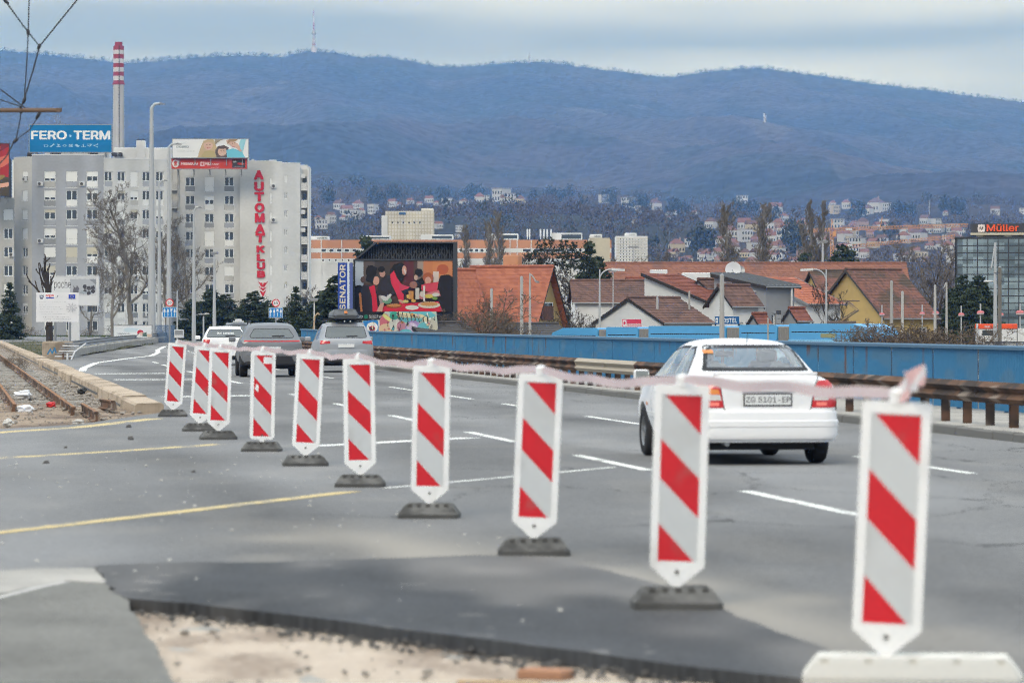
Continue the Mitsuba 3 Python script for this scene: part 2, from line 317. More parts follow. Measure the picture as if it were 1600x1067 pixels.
add('old_pavement', prism(ragged(patch_left, .22, .04, 9), -.075, .003), 'asphalt_old', kind='structure', label='worn grey pavement corner beside the dug ground', cat='pavement')
def line(pts, w, z=.004, name='road_marking', m='road_paint', **k):
    p = [G(a, b)[:2] for a, b in pts]; poly = sg.LineString(p).buffer(w / 2, cap_style=2)
    return add(name, sheet(poly.segmentize(1.0), z), m, kind='structure', **k)
def dash(y0, y1, o, w=.15):
    return add('lane_dash', sheet(band(o - w / 2, o + w / 2, y0, y1, 6), .004), 'road_paint', kind='structure')
for k in range(-1, 13):
    dash(32.0 + 9.9 * k, 36.8 + 9.9 * k, 0.0)
for k in range(-2, 18):
    dash(41.0 + 9.9 * k, 46.3 + 9.9 * k, 3.3, .13)
line([(490, 697), (640, 689), (735, 684)], .36)
line([(600, 763), (800, 745), (960, 730)], .10)
line([(262, 620), (400, 618)], .9); line([(178, 593.3), (318, 593)], 1.0); line([(148, 584), (262, 583.5)], 1.1)
line([(128, 580), (131, 575), (150, 567), (200, 560), (236, 556), (247, 551), (246, 547), (258, 541)], .26)
line([(-80, 841), (0, 832), (280, 800), (550, 768)], .20, m='road_paint_yellow', name='yellow_line')
line([(-80, 720), (0, 716), (200, 704), (345, 694)], .24, m='road_paint_yellow', name='yellow_line')
line([(-60, 683), (0, 675.5), (120, 668), (243, 654)], .30, m='road_paint_yellow', name='yellow_line')
line([(-60, 950), (0, 934), (60, 919), (104, 910)], .07, z=.007, m='road_paint_faded')
# right-hand kerb, footway, guard rail and blue parapet
def strip_mesh(prof, y, off, fn=None):                # a cross-section (dx, z) carried along the road's line
    prof = np.asarray(prof, float); y = np.asarray(y, float); n = len(prof)
    fn = fn or lane; v = np.stack([fn(y[:, None], off + prof[None, :, 0]), np.repeat(y[:, None], n, 1), np.repeat(prof[None, :, 1], len(y), 0)], -1).reshape(-1, 3)
    f = []
    for i in range(len(y) - 1):
        for j in range(n):
            k = (j + 1) % n
            f += [[i * n + j, i * n + k, (i + 1) * n + k], [i * n + j, (i + 1) * n + k, (i + 1) * n + j]]
    for j in range(1, n - 1):
        f += [[0, j + 1, j], [(len(y) - 1) * n, (len(y) - 1) * n + j, (len(y) - 1) * n + j + 1]]
    return v, np.array(f)
foot = add('footway', prism(band(KERB + .16, KERB + 3.4, -15, 225), -.5, .118), 'concrete', kind='structure', label='narrow dusty footway behind the right kerb', cat='pavement')
rk = random.Random(3)
y = -2.0
while y < 150:
    L = 1.0 if y < 95 else 4.0
    if y > 40:
        j = rk.uniform(-.012, .012); h = .125 + rk.uniform(-.008, .006)
        add('kerb_stone', strip_mesh([(0 + j, -.03), (.015 + j, h - .02), (.04 + j, h), (.158, h), (.158, -.03)], [y + .012, y + L - .012], KERB), 'kerb_grey', foot)
    y += L
add('kerb_stone', strip_mesh([(0, -.03), (.02, .125), (.158, .125), (.158, -.03)], np.linspace(150, 225, 12), KERB), 'kerb_grey', foot)
add('road_embankment', cat(prism(band(-40, KERB + 3.35, -15, 226).difference(bed.buffer(2)), -2.6, -.085)), 'concrete', kind='structure', label='concrete deck and banks carrying the road above the city ground', cat='bridge')
gr = thing('guard_rail', 'rusty double-rib steel guard rail running along the right kerb', 'guard rail')
def wprof(h0, h1, dx, t=.012):
    n = 9; z = np.linspace(h0, h1, n); s = np.cos(np.linspace(0, 4 * np.pi, n)) * .5 + .5
    a = [(-dx * (1 - q), w) for q, w in zip(s, z)]; return a + [(p + t, w) for p, w in a[::-1]]
mat('beam_pale', (.36, .315, .25), .8)
def _fence(p, n, uv):
    s = noise(p.y * 3.1 + p.x, p.z * .9); m = fbm(p.y * .35, p.z * .6 + 3, octaves=3); f = noise(p.y * 9, p.z * 2.0)
    c = mix((.028, .155, .315), (.045, .19, .36), m); c = mix(c, (.11, .18, .24), smoothstep(.55, .8, noise(p.y * 1.3, p.z * 3)) * .35)
    r = smoothstep(.70, .80, s * .62 + m * .38) * smoothstep(.30, .62, f)
    return mix(c, (.13, .06, .035), r * .9)
mat('parapet_blue', proc(_fence), .55, spec=.4)
y = 36.0; k = 0
while y < 222:
    L = 4.0; pale = 84 <= y < 92
    add('beam', strip_mesh(wprof(.45, .76, .085), np.linspace(y, y + L - .02, 3), KERB + .62), 'beam_pale' if pale else 'rust', gr, label='paler newer length of the rail' if pale else None)
    y += L
pm = cat(box(-.06, .06, -.045, -.035, .1, .72), box(-.06, .06, .035, .045, .1, .72), box(-.006, .006, -.0345, .0345, .1, .72))
ps = mikit.ply(pm)
y = 37.0
while y < 222:
    add('post', None, 'rust', gr, shape=ps, tw=TT((float(lane(y, KERB + .72)), y, 0), math.atan(SL) * -1 + rk.uniform(-.1, .1))); y += 1.25
pf = thing('bridge_parapet', 'long blue corrugated metal parapet with rust streaks beside the road', 'fence')
y = 44.0; FO = KERB + 3.0
while y < 216:
    L = min(3.0, 216.5 - y); n = int(L / .155) * 4
    yy = np.linspace(y + .01, y + L - .01, max(n, 5)); o = np.where((np.arange(len(yy)) // 2) % 2 == 0, 0, .035)
    a = np.column_stack([lane(yy, FO + o), yy]); q = np.vstack([np.column_stack([a, np.full(len(yy), .15)]), np.column_stack([a, np.full(len(yy), 1.16)])])
    m = len(yy); ff = [[i, i + 1, m + i + 1, m + i] for i in range(m - 1)]
    add('panel', (q, np.array(ff)), 'parapet_blue', pf); y += L
mat('parapet_rail', (.07, .15, .24), .5)
add('top_rail', strip_mesh([(-.05, 1.16), (-.05, 1.21), (-.02, 1.23), (.07, 1.23), (.09, 1.20), (.09, 1.16)], np.linspace(44, 216.5, 60), FO), 'parapet_rail', pf)
for y in np.arange(45.5, 216, 3.0): add('post', box(-.03, .03, -.03, .03, .12, 1.158), 'parapet_rail', pf, tw=TT((float(lane(y, FO + .08)), y, 0), -math.atan(SL)))
# ---------------------------------------------------------------- tram bed on the left
def _bank(p, n, uv): return mix((.24, .19, .145), (.13, .10, .08), smoothstep(.35, .7, fbm(p.x * 1.6, p.y * .8, octaves=4))) * (.8 + .4 * noise(p.x * 18, p.y * 18))
mat('bank_soil', proc(_bank), .95, spec=.15)
add('tram_bed', bumpy(band(-14, -4.3, 70, 300, 90, lane0).union(bed_end), -.13, 1.2, .09, .8, 5), 'ballast', smooth=True, kind='structure', label='stony bed of the dug-up tram track', cat='track bed')
add('bed_bank', bumpy(bed_end.buffer(.2), -.045, .3, .07, 2.5, 7), 'bank_soil', smooth=True, kind='structure', label='crumbled dirt edge where the tram bed meets the asphalt', cat='ground')
tk = thing('track_kerb', 'long tan concrete kerb between the tram bed and the road', 'kerb')
y = 69.5
while y < 300:
    L = rk.choice([5.0, 6.0, 7.0]); w = rk.uniform(-.02, .02); h = .16 + rk.uniform(-.015, .015)
    add('kerb_block', strip_mesh([(w, -.2), (w + .02, h - .04), (w + .06, h), (.50 + w, h + .01), (.53, h - .03), (.53, -.02)], np.linspace(y + .02, y + L - .02, 4), -4.3, lane0), 'kerb_tan', tk); y += L
RP = [(-.07, 0), (-.07, .012), (-.012, .03), (-.012, .125), (-.034, .138), (-.036, .165), (-.03, .172), (.03, .172), (.036, .165), (.034, .138), (.012, .125), (.012, .03), (.07, .012), (.07, 0)]
for o, y0 in ((-5.43, 68.6), (-6.45, 71.0)):
    t = thing('rail', 'rusty tram rail nearest the tan kerb, cut off at the asphalt' if o > -6 else 'rusty tram rail at the far left, cut off short', 'rail')
    add('web', strip_mesh([(a, b - .07) for a, b in RP], np.linspace(y0, 300, 60), o, lane0), 'rust', t); add('running_face', strip_mesh([(-.031, .1025), (-.031, .1035), (.031, .1035), (.031, .1025)], np.linspace(y0, 300, 60), o, lane0), 'rust_bright', t)
def loose_rail(a, b, za, zb, label):
    a, b = np.array([*a, za]), np.array([*b, zb]); L = np.linalg.norm(b - a); d = (b - a) / L; s = np.cross(d, [0, 0, 1]); s /= np.linalg.norm(s); u = np.cross(s, d)
    n = len(RP); P = np.array(RP); v = np.vstack([a + P[:, :1] * s + P[:, 1:] * u, b + P[:, :1] * s + P[:, 1:] * u])
    f = [[j, (j + 1) % n, n + (j + 1) % n] for j in range(n)] + [[j, n + (j + 1) % n, n + j] for j in range(n)] + [[0, j + 1, j] for j in range(1, n - 1)] + [[n, n + j, n + j + 1] for j in range(1, n - 1)]
    t = thing('rail_offcut', label, 'rail'); add('web', (v, np.array(f)), 'rust', t)
    tp = [a + u * .173 - s * .03, a + u * .173 + s * .03, b + u * .173 + s * .03, b + u * .173 - s * .03]; add('running_face', (np.array(tp), np.array([[0, 1, 2, 3]])), 'rust_bright', t)
loose_rail(G(128, 640)[:2], G(180, 652)[:2] + [-.1, -2.0], -.05, -.03, 'short rusty rail offcut lying between track rail and kerb')
loose_rail(G(158, 634)[:2] , G(196, 640)[:2] + [-.1, -1.2], -.04, 0.02, 'short rusty rail offcut leaning against the tan kerb')
ss = mikit.ply(cbox(-1.15, 1.15, -.13, .13, -.2, -.075, .015)); tb = thing('sleepers', 'pale concrete track sleepers half sunk in the stones', 'track')
for y in np.arange(72, 165, 1.3): add('sleeper', None, 'concrete', tb, shape=ss, tw=TT((float(lane0(y, -5.94)), float(y), rk.uniform(-.03, .005)), -math.atan(SL) + math.pi * 0 + rk.uniform(-.03, .03)))
labels.pop(tb, None); say(tb, 'pale concrete track sleepers half sunk in the stones', 'track bed', kind='stuff')
def pebbles(n, poly, s0, s1, z, seed):       # loose stones
    r = np.random.default_rng(seed); x0, y0, x1, y1 = poly.bounds; out = []; ico = trimesh.creation.icosahedron()
    while len(out) < n:
        p = r.uniform([x0, y0], [x1, y1])
        if poly.contains(sg.Point(p)):
            s = s0 * (s1 / s0) ** (r.random() ** 2); v = ico.vertices * (r.uniform(.6, 1.1, (12, 1))) * [s, s * r.uniform(.6, 1), s * .6]
            out.append(move((v, ico.faces), (*p, z + s * .25), r.uniform(0, 6)))
    return cat(*out)
mat('stone', (.30, .27, .235), .95); mat('stone_dark', (.10, .095, .09), .9); mat('stone_pale', (.52, .50, .46), .95)
add('ballast_stones', pebbles(2600, band(-9, -4.35, 69, 120, fn=lane0), .03, .09, -.1, 3), 'stone', kind='stuff', label='loose ballast stones strewn over the tram bed', cat='gravel')
add('ballast_stones', pebbles(900, bed_end, .02, .07, -.02, 4), 'stone', kind='stuff', label='loose stones on the dirt edge of the tram bed', cat='gravel')
edge_zone = strip.buffer(.35).difference(strip).intersection(fore)
add('edge_rubble', pebbles(1500, edge_zone, .006, .03, -.06, 6), 'stone_dark', kind='stuff', label='dark crumbs broken off along the fresh asphalt edge', cat='rubble')
add('dirt_stones', pebbles(240, gpoly([(200, 940), (900, 1030), (1240, 1067), (1240, 1300), (300, 1300)]), .01, .04, -.06, 7), 'stone', kind='stuff', label='small stones scattered on the bare beige ground', cat='gravel')
add('road_grit', pebbles(160, gpoly([(0, 700), (500, 700), (1100, 1000), (200, 935), (0, 880)]), .008, .028, 0.0, 8), 'stone_pale', kind='stuff', label='pale grit scattered over the closed asphalt', cat='gravel')
def litter(px, py, s, m, label, catn, z=-.03, seed=1, flat=.5):
    ic = trimesh.creation.icosphere(2); v = ic.vertices * (.55 + .9 * meshkit.noise(ic.vertices * 2.3 + seed * 5, seed))[:, None] * [s, s * .7, s * flat]
    add(catn.replace(' ', '_'), move((v, ic.faces), G(px, py) + [0, 0, s * flat * .5 + z], seed), m, smooth=25, label=label, cat=catn)
mat('plastic_red', (.55, .03, .03), .4); mat('plastic_white', (.75, .76, .78), .5); mat('brick_orange', (.36, .19, .115), .9); mat('wood_tan', (.45, .33, .21), .9); mat('plastic_black', (.02, .02, .02), .5)
litter(80, 633, .13, 'plastic_red', 'crumpled red plastic scrap between the tram rails', 'plastic scrap', seed=2)
litter(36, 618, .2, 'plastic_white', 'crumpled white plastic bag on the tram bed', 'plastic bag', seed=3); litter(40, 640, .17, 'plastic_white', 'small white paper scrap beside the cut left rail', 'paper scrap', seed=4)
litter(12, 663, .12, 'stone_pale', 'pale broken stone at the edge of the yellow line', 'stone', z=-.01, seed=5); litter(122, 661, .09, 'stone_pale', 'small pale stone on the yellow line near the kerb', 'stone', z=-.01, seed=6)
litter(128, 613, .14, 'plastic_black', 'black crumpled plastic sheet beside the kerb', 'plastic sheet', z=0, seed=8)
for i, (a, b, s) in enumerate([(201, 668, .05), (204, 687, .05), (72, 724, .035), (302, 738, .03), (102, 700, .03), (150, 596, .05)]): litter(a, b, s, 'stone_dark', 'small dark stone ' + ('near the kerb end beside the yellow line', 'right of the middle yellow line, by the kerb end', 'on the asphalt at far left below the middle yellow line', 'alone on the closed asphalt left of the beacons', 'just above the middle yellow line', 'lying on the tan kerb')[i], 'stone', z=-.01, seed=20 + i, flat=.8); say(list(scene)[-1], None, None, 'dark stones on the asphalt')
b = G(852, 1056, -.07); add('broken_brick', move(cbox(-.075, .075, -.12, .12, 0, .055, .012), (b[0], b[1], -.09), 1.1), 'brick_orange', label='broken orange brick lying at the asphalt edge', cat='brick')
b = G(780, 1066, -.07); add('wood_scrap', move(cbox(-.03, .03, -.2, .2, 0, .02, .004), (b[0], b[1], -.08), 1.3), 'wood_tan', label='grey-tan wood scrap on the dug ground', cat='wood scrap')
# ---------------------------------------------------------------- warning beacons and their tape
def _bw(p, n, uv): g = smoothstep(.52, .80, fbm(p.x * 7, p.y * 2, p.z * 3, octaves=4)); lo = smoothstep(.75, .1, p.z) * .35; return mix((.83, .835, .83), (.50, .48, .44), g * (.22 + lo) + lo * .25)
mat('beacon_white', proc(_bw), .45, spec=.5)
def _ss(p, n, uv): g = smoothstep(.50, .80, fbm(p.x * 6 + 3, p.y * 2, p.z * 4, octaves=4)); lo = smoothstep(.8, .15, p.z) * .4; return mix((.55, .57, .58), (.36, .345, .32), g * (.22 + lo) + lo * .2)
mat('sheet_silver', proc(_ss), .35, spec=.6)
def _redsheet(p, n, uv): return mix(mix((.64, .010, .020), (.55, .014, .022), noise(p.x * 9, p.y * 3, p.z * 6)), (.34, .10, .09), smoothstep(.62, .85, fbm(p.x * 8 + 5, p.y * 3, p.z * 5, octaves=3)) * .5)
mat('sheet_red', proc(_redsheet), .35, spec=.5)
def _foot(p, n, uv):
    m = fbm(p.x * 8, p.y * 8, p.z * 14, octaves=4); v = .055 + .10 * smoothstep(.35, .75, m) * smoothstep(-.2, .9, n.z) + .05 * m
    return mi.Color3f(v, v * .99, v * .95)
mat('foot_grey', proc(_foot), .85, spec=.3)
mat('foot_white', (.55, .535, .49), .85, spec=.25)
PH, PW = 1.14, .31                           # height from the tip, width
def beacon_shapes(tip):
    hw = PW / 2
    if tip: out = sg.Polygon([(-.018, 0), (.018, 0), (hw, .115), (hw, PH), (-hw, PH), (-hw, .115)]).buffer(-.018).buffer(.018)
    else: out = sg.Polygon([(-hw, .03), (hw, .03), (hw, PH), (-hw, PH)]).buffer(-.05).buffer(.05)
    z0, z1, sw = .14 if tip else .065, PH - .055, hw - .042
    inner = sg.box(-sw, z0, sw, z1)
    d = {'frame': upright(out.difference(inner), -.022, .022), 'sheet': upright(inner, -.012, .012)}
    h = z1 - z0; P = lambda a, b: (a * sw, z1 - b * h)
    for i, q in enumerate(([P(-.82, .005), P(.985, .005), P(.985, .235)], [P(-.985, .265), P(.985, .50), P(.985, .735), P(-.985, .50)], [P(-.985, .77), P(.80, .995), P(-.985, .995)])):
        d[f's{i}'] = upright(sg.Polygon(q), -.0135, -.0122)
    d['stem'] = cat(box(-.03, .03, -.018, .018, -.14, .04)); d['bolt'] = tube([[0, -.03, .085], [0, -.018, .085]], .012, 10)
    d['knob'] = cat(cyl(0, 0, PH - .01, PH + .03, .035, .035, 12), cyl(0, 0, PH + .03, PH + .06, .022, .016, 12))
    return {k: (mikit.ply(v, None), v) for k, v in d.items()}
BS = {t: beacon_shapes(t) for t in (True, False)}
def foot_mesh(L, D, H, seed):
    r = np.random.default_rng(seed)
    lo = sg.box(-L / 2, -D / 2, L / 2, D / 2).buffer(-.03).buffer(.03); a = L / 2 - .05; b = D / 2 - .045
    m = m3.Manifold.hull_points(np.array([(x, y, z) for x in (-L / 2, L / 2) for y in (-D / 2 + .03, D / 2 - .03) for z in (0, .035)] + [(x, y, z) for x in (-L / 2 + .03, L / 2 - .03) for y in (-D / 2, D / 2) for z in (0, .035)] + [(sx * (a - o), sy * (b - p), H - q) for sx in (-1, 1) for sy in (-1, 1) for o, p, q in ((0, 0, .02), (.02, .02, 0))]))
    for x in np.linspace(-a + .05, a - .05, 5):
        for s in (-1, 1): m = m - m3.Manifold.cube([.035, .05, .05], True).translate([float(x), s * (b + .005), H - .005])
    m = m - m3.Manifold.cube([.075, .05, .2], True).translate([0, 0, H])
    for s in (-1, 1): m = m - m3.Manifold.cube([.10, .05, .06], True).translate([s * a * .62, 0, H])
    return vf(m)
FM, FW = foot_mesh(.50, .36, .12, 1), foot_mesh(.98, .42, .12, 2)
fshape = mikit.ply(FM, None); wshape = mikit.ply(FW, None)
mat('sticker', (.8, .8, .8), .5)
BEACONS = [  # tip px, tip row, panel height in px, lean in degrees, turn, label
    (1384, 397, 2.6, -.03, 'red and white beacon on a pale concrete foot, nearest of the line'), (1057, 315, 1.7, .0, 'second nearest beacon, on a dark foot on the fresh asphalt'),
    (834, 256, 2.5, -.04, 'third nearest beacon, standing just left of the white saloon car'), (671, 215, 1.0, -.02, 'fourth nearest beacon, right of the skewed white stop line end'),
    (563, 181, -.9, .03, 'fifth nearest beacon, in front of the silver car with a roof box'), (477, 158, 2.8, .0, 'sixth nearest beacon, right of the grey crossover'),
    (409, 142, 1.0, .05, 'blunt-bottomed beacon with a chipped corner, in front of the grey crossover'), (341, 129, 1.8, .02, 'beacon right in front of the white estate car'),
    (312, 120, 4.0, .02, 'beacon half hidden behind its neighbour by the white estate car'), (270, 104, 4.0, .0, 'farthest beacon, beside the end of the tan kerb')]
tops = []
for i, (px, h, ln, rz, lab) in enumerate(BEACONS):
    d = FX * PH / h; p = np.array([X(px, d), d, 0.0]); base = .006 if i in (0, 1) else 0.0; tip = i != 6
    t = thing('warning_beacon', lab, 'traffic beacon', 'line of red and white warning beacons'); B = BS[tip]
    yaw = -math.atan2(p[0], p[1]) + rz
    tf = TT((p[0], p[1], base), yaw)
    tb = TT((p[0], p[1], base + .118), yaw).rotate([0, 1, 0], ln)
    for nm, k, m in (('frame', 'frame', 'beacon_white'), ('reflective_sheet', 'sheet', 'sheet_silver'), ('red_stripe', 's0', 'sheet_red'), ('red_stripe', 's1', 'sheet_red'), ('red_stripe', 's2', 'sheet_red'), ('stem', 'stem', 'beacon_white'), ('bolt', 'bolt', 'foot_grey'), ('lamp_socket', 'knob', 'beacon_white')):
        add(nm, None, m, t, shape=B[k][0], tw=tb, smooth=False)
    if not tip:
        st = [sg.Polygon([(.0, .98), (.11, .98), (.11, 1.06), (.01, 1.065)]), sg.Polygon([(-.10, .66), (-.06, .62), (-.05, .70), (-.08, .73)])]
        for q in st: add('peeled_patch', upright(q.intersection(sg.box(-.112, .066, .112, 1.084)), -.0146, -.0137), 'sticker', t, tw=tb)
    add('foot', None, 'foot_white' if i == 0 else 'foot_grey', t, shape=wshape if i == 0 else fshape, tw=TT((p[0] + (.12 if i == 0 else 0), p[1], base), yaw + R0.uniform(-.12, .12)))
    a = math.radians(ln); up = np.array([math.sin(a) * math.cos(yaw), math.sin(a) * math.sin(yaw), math.cos(a)])
    tops.append(p + [0, 0, base + .118] + up * (PH + .035))
def _tape(p, n, uv):
    s = smoothstep(.40, .52, dr.abs(dr.abs((uv.x * 26 + uv.y * .9) - dr.floor(uv.x * 26 + uv.y * .9) - .5) * 2 - .0))
    return mix((.90, .88, .87), (.86, .56, .54), s)
scene['tape_skin'] = {'type': 'principledthin', 'base_color': proc(_tape), 'roughness': .5, 'diff_trans': .9, 'spec_trans': 0.0}
def ribbon(a, b, sag, w, seed, n=70, twist=.9):
    t = np.linspace(0, 1, n); r = np.random.default_rng(seed); ph = r.uniform(0, 6, 4)
    c = a + (b - a) * t[:, None]; c[:, 2] -= sag * 4 * t * (1 - t); env = np.sin(np.pi * t)
    d = (b - a) / np.linalg.norm(b - a); s = np.cross(d, [0, 0, 1]); s /= np.linalg.norm(s)
    an = twist * env * np.sin(t * 7 + ph[0]) + .2 * env * np.sin(t * 19 + ph[1])
    c = c + s * (env * .015 * np.sin(t * 13 + ph[2]))[:, None]; c[:, 2] += env * .010 * np.sin(t * 16 + ph[3])
    u = np.cos(an)[:, None] * np.array([0, 0, 1.0]) + np.sin(an)[:, None] * s; ww = (w / 2) * (1 - .55 * np.exp(-(t / .03) ** 2) - .55 * np.exp(-((1 - t) / .03) ** 2))
    L = np.concatenate([[0], np.cumsum(np.linalg.norm(np.diff(c, axis=0), axis=1))])
    v = np.vstack([c + u * ww[:, None], c - u * ww[:, None]]); uv = np.vstack([np.column_stack([L, 0 * L]), np.column_stack([L, 0 * L + 1])])
    f = np.array([[i, i + 1, n + i + 1, n + i] for i in range(n - 1)]); return v, f, uv
bt = thing('barrier_tape', 'red and white plastic barrier tape strung along the beacon tops', 'barrier tape')
for i in range(len(tops) - 1):
    v, f, uv = ribbon(tops[i + 1], tops[i], [.012, .05, .03, .05, .04, .03, .03, .02, .02][i], 0.054, 50 + i, twist=.25)
    k = key_for('length', bt); scene[k] = mikit.ply((v, f), 'tape_skin', smooth=True, uv=uv)
a = tops[0]; e = a + np.array([.10, -.25, .09]); v, f, uv = ribbon(a + [.0, 0, -.01], e, -.02, .10, 77, 24, .5); uv = uv * [.16, 1]
k = key_for('loose_end', bt); scene[k] = mikit.ply((v, f), 'tape_skin', smooth=True, uv=uv); say(k, 'loose end of the tape fluttering above the nearest beacon')
for q in (tops[0], tops[1], tops[2], tops[3]): add('knot', move(lathe([(.001, -.03), (.03, -.022), (.04, 0), (.03, .022), (.001, .03)], 12), q), 'beacon_white', bt, smooth=True)
# ---------------------------------------------------------------- cars
def raycast(v, f, o, d):                     # nearest hit distance of parallel rays o + t d along an axis
    k = [a for a in range(3) if abs(d[a]) < .5]; tri = v[f]; lo, hi = tri[:, :, k].min(1), tri[:, :, k].max(1)
    out = np.full(len(o), np.inf); order = np.lexsort((o[:, k[0]], np.round(o[:, k[1]] / .1)))
    for i in range(0, len(o), 48):
        ix = order[i:i + 48]; p = o[ix]; near = ((lo <= p[:, k].max(0) + 1e-6) & (hi >= p[:, k].min(0) - 1e-6)).all(1)
        a, e1, e2 = tri[near, 0], tri[near, 1] - tri[near, 0], tri[near, 2] - tri[near, 0]
        h = np.cross(np.broadcast_to(d, e2.shape), e2); det = (e1 * h).sum(1); ok = np.abs(det) > 1e-10; a, e1, e2, h, det = a[ok], e1[ok], e2[ok], h[ok], det[ok]
        if not len(a): continue
        s = p[:, None] - a[None]; u = (s * h).sum(-1) / det; q = np.cross(s, e1[None]); w = (q * d).sum(-1) / det; t = (q * e2).sum(-1) / det
        out[ix] = np.where((u >= -1e-6) & (w >= -1e-6) & (u + w <= 1 + 1e-6) & (t > 0), t, np.inf).min(1)
    return out
def patch(body, poly, side, lift=.006, cell=.06, thick=.0):  # a panel of that outline lying on the body; side: 'rear' (x, z), 'left'/'right' (y, z), 'front'
    v2, f = sheet(poly if isinstance(poly, sg.Polygon) else sg.Polygon(poly), 0, cell); v2 = v2[:, :2]
    if side in ('rear', 'front'):
        y0, d = (-3.0, 1.0) if side == 'rear' else (9.0, -1.0); o = np.column_stack([v2[:, 0], np.full(len(v2), y0), v2[:, 1]]); D = np.array([0, d, 0])
    else:
        x0, d = (-3.0, 1.0) if side == 'left' else (3.0, -1.0); o = np.column_stack([np.full(len(v2), x0), v2[:, 0], v2[:, 1]]); D = np.array([d, 0, 0])
    t = raycast(*body, o, D); good = np.isfinite(t); f = f[good[f].all(1)]; p = o + D * np.where(good, t, 0)[:, None]
    m = trimesh.Trimesh(p, f, process=False); n = np.array(m.vertex_normals); n = np.where(((n * D).sum(1) > 0)[:, None], -n, n)
    return p + n * lift, f
from scipy.interpolate import PchipInterpolator
def loft(tab, n=90):
    tab = np.array(tab, float); secs = []
    for y, zb, hs, hm, zm, hb, zl, hr, zr, cr in tab:
        h = [(0, zb), (hs * .8, zb), (hs, zb + .05), (hm, zm), (hb, zl), (hb - (hb - hr) * .12, zl + (zr - zl) * .12), (hr + .02, zr - min(.07, (zr - zl) * .35)), (hr * .82, zr), (hr * .4, zr + cr * .8), (0, zr + cr)]
        h = np.array(h, float)
        for _ in range(2):
            q = [h[0]]
            for a, b in zip(h[:-1], h[1:]): q += [a * .75 + b * .25, a * .25 + b * .75]
            h = np.array([h[0]] + q[2:-1] + [h[-1]])
        secs.append(h)
    S = np.array(secs); yy = np.unique(np.concatenate([np.linspace(tab[0, 0], tab[-1, 0], n), tab[:, 0]])); P = PchipInterpolator(tab[:, 0], S, axis=0)(yy)
    m = P.shape[1]; ring = np.concatenate([P, P[:, -2:0:-1] * [-1, 1]], 1); k = ring.shape[1]
    v = np.concatenate([ring[:, :, :1], np.repeat(yy[:, None, None], k, 1), ring[:, :, 1:]], -1).reshape(-1, 3); f = []
    for i in range(len(yy) - 1):
        for j in range(k):
            q = (j + 1) % k; f += [[i * k + j, i * k + q, (i + 1) * k + q], [i * k + j, (i + 1) * k + q, (i + 1) * k + j]]
    c0, c1 = len(v), len(v) + 1; v = np.vstack([v, v[:k].mean(0), v[-k:].mean(0)])
    for j in range(k):
        q = (j + 1) % k; f += [[c0, q, j], [c1, (len(yy) - 1) * k + j, (len(yy) - 1) * k + q]]
    t = trimesh.Trimesh(v, np.array(f), process=False)
    if t.volume < 0: t.invert()
    return t
def to_man(t): return m3.Manifold(m3.Mesh(np.ascontiguousarray(t.vertices, np.float32), np.ascontiguousarray(t.faces, np.uint32)))
def bar_along(path, prof):                   # a closed cross-section (out, z) carried along a plan path
    path = np.asarray(path, float); t = np.gradient(path, axis=0); t /= np.linalg.norm(t, axis=1, keepdims=True); nrm = np.column_stack([t[:, 1], -t[:, 0]]); prof = np.asarray(prof, float); n = len(prof)
    v = np.concatenate([path[:, None, :] + nrm[:, None, :] * prof[None, :, :1], np.broadcast_to(prof[None, :, 1:], (len(path), n, 1))], -1).reshape(-1, 3); f = []
    for i in range(len(path) - 1):
        for j in range(n):
            q = (j + 1) % n; f += [[i * n + j, i * n + q, (i + 1) * n + q], [i * n + j, (i + 1) * n + q, (i + 1) * n + j]]
    for j in range(1, n - 1): f += [[0, j + 1, j], [(len(path) - 1) * n, (len(path) - 1) * n + j, (len(path) - 1) * n + j + 1]]
    return v, np.array(f)
def smooth_path(pts, n=40):
    p = np.array(pts, float); s = np.concatenate([[0], np.cumsum(np.linalg.norm(np.diff(p, axis=0), axis=1))]); return PchipInterpolator(s, p)(np.linspace(0, s[-1], n))
mat('car_white', (.80, .80, .80), .3, spec=.5, coat=.8); mat('car_grey', (.20, .205, .215), .3, metallic=.35, spec=.5, coat=.8); mat('car_silver', (.38, .39, .405), .3, metallic=.4, spec=.5, coat=.8); mat('car_dark', (.04, .045, .055), .3, spec=.5, coat=.8)
mat('car_glass', (.10, .115, .115), .06, spec=.9, coat=1.0); mat('car_glass_pale', (.20, .225, .225), .08, spec=1.0, coat=1.0); mat('rubber', (.022, .022, .024), .8); mat('rim_grey', (.30, .31, .32), .4, metallic=.6); mat('trim_black', (.018, .018, .02), .55)
mat('lamp_red', (.55, .012, .015), .15, spec=.7, coat=1.0); mat('lamp_amber', (.75, .25, .04), .2, coat=1.0); mat('lamp_clear', (.62, .60, .58), .2, coat=1.0); mat('lamp_bright', (.95, .25, .2), .3); mat('plate_white', (.72, .73, .72), .5); mat('underbody', (.03, .03, .032), .9); mat('gap', (.06, .06, .065), .8); mat('plate_ink', (.05, .05, .06), .6)
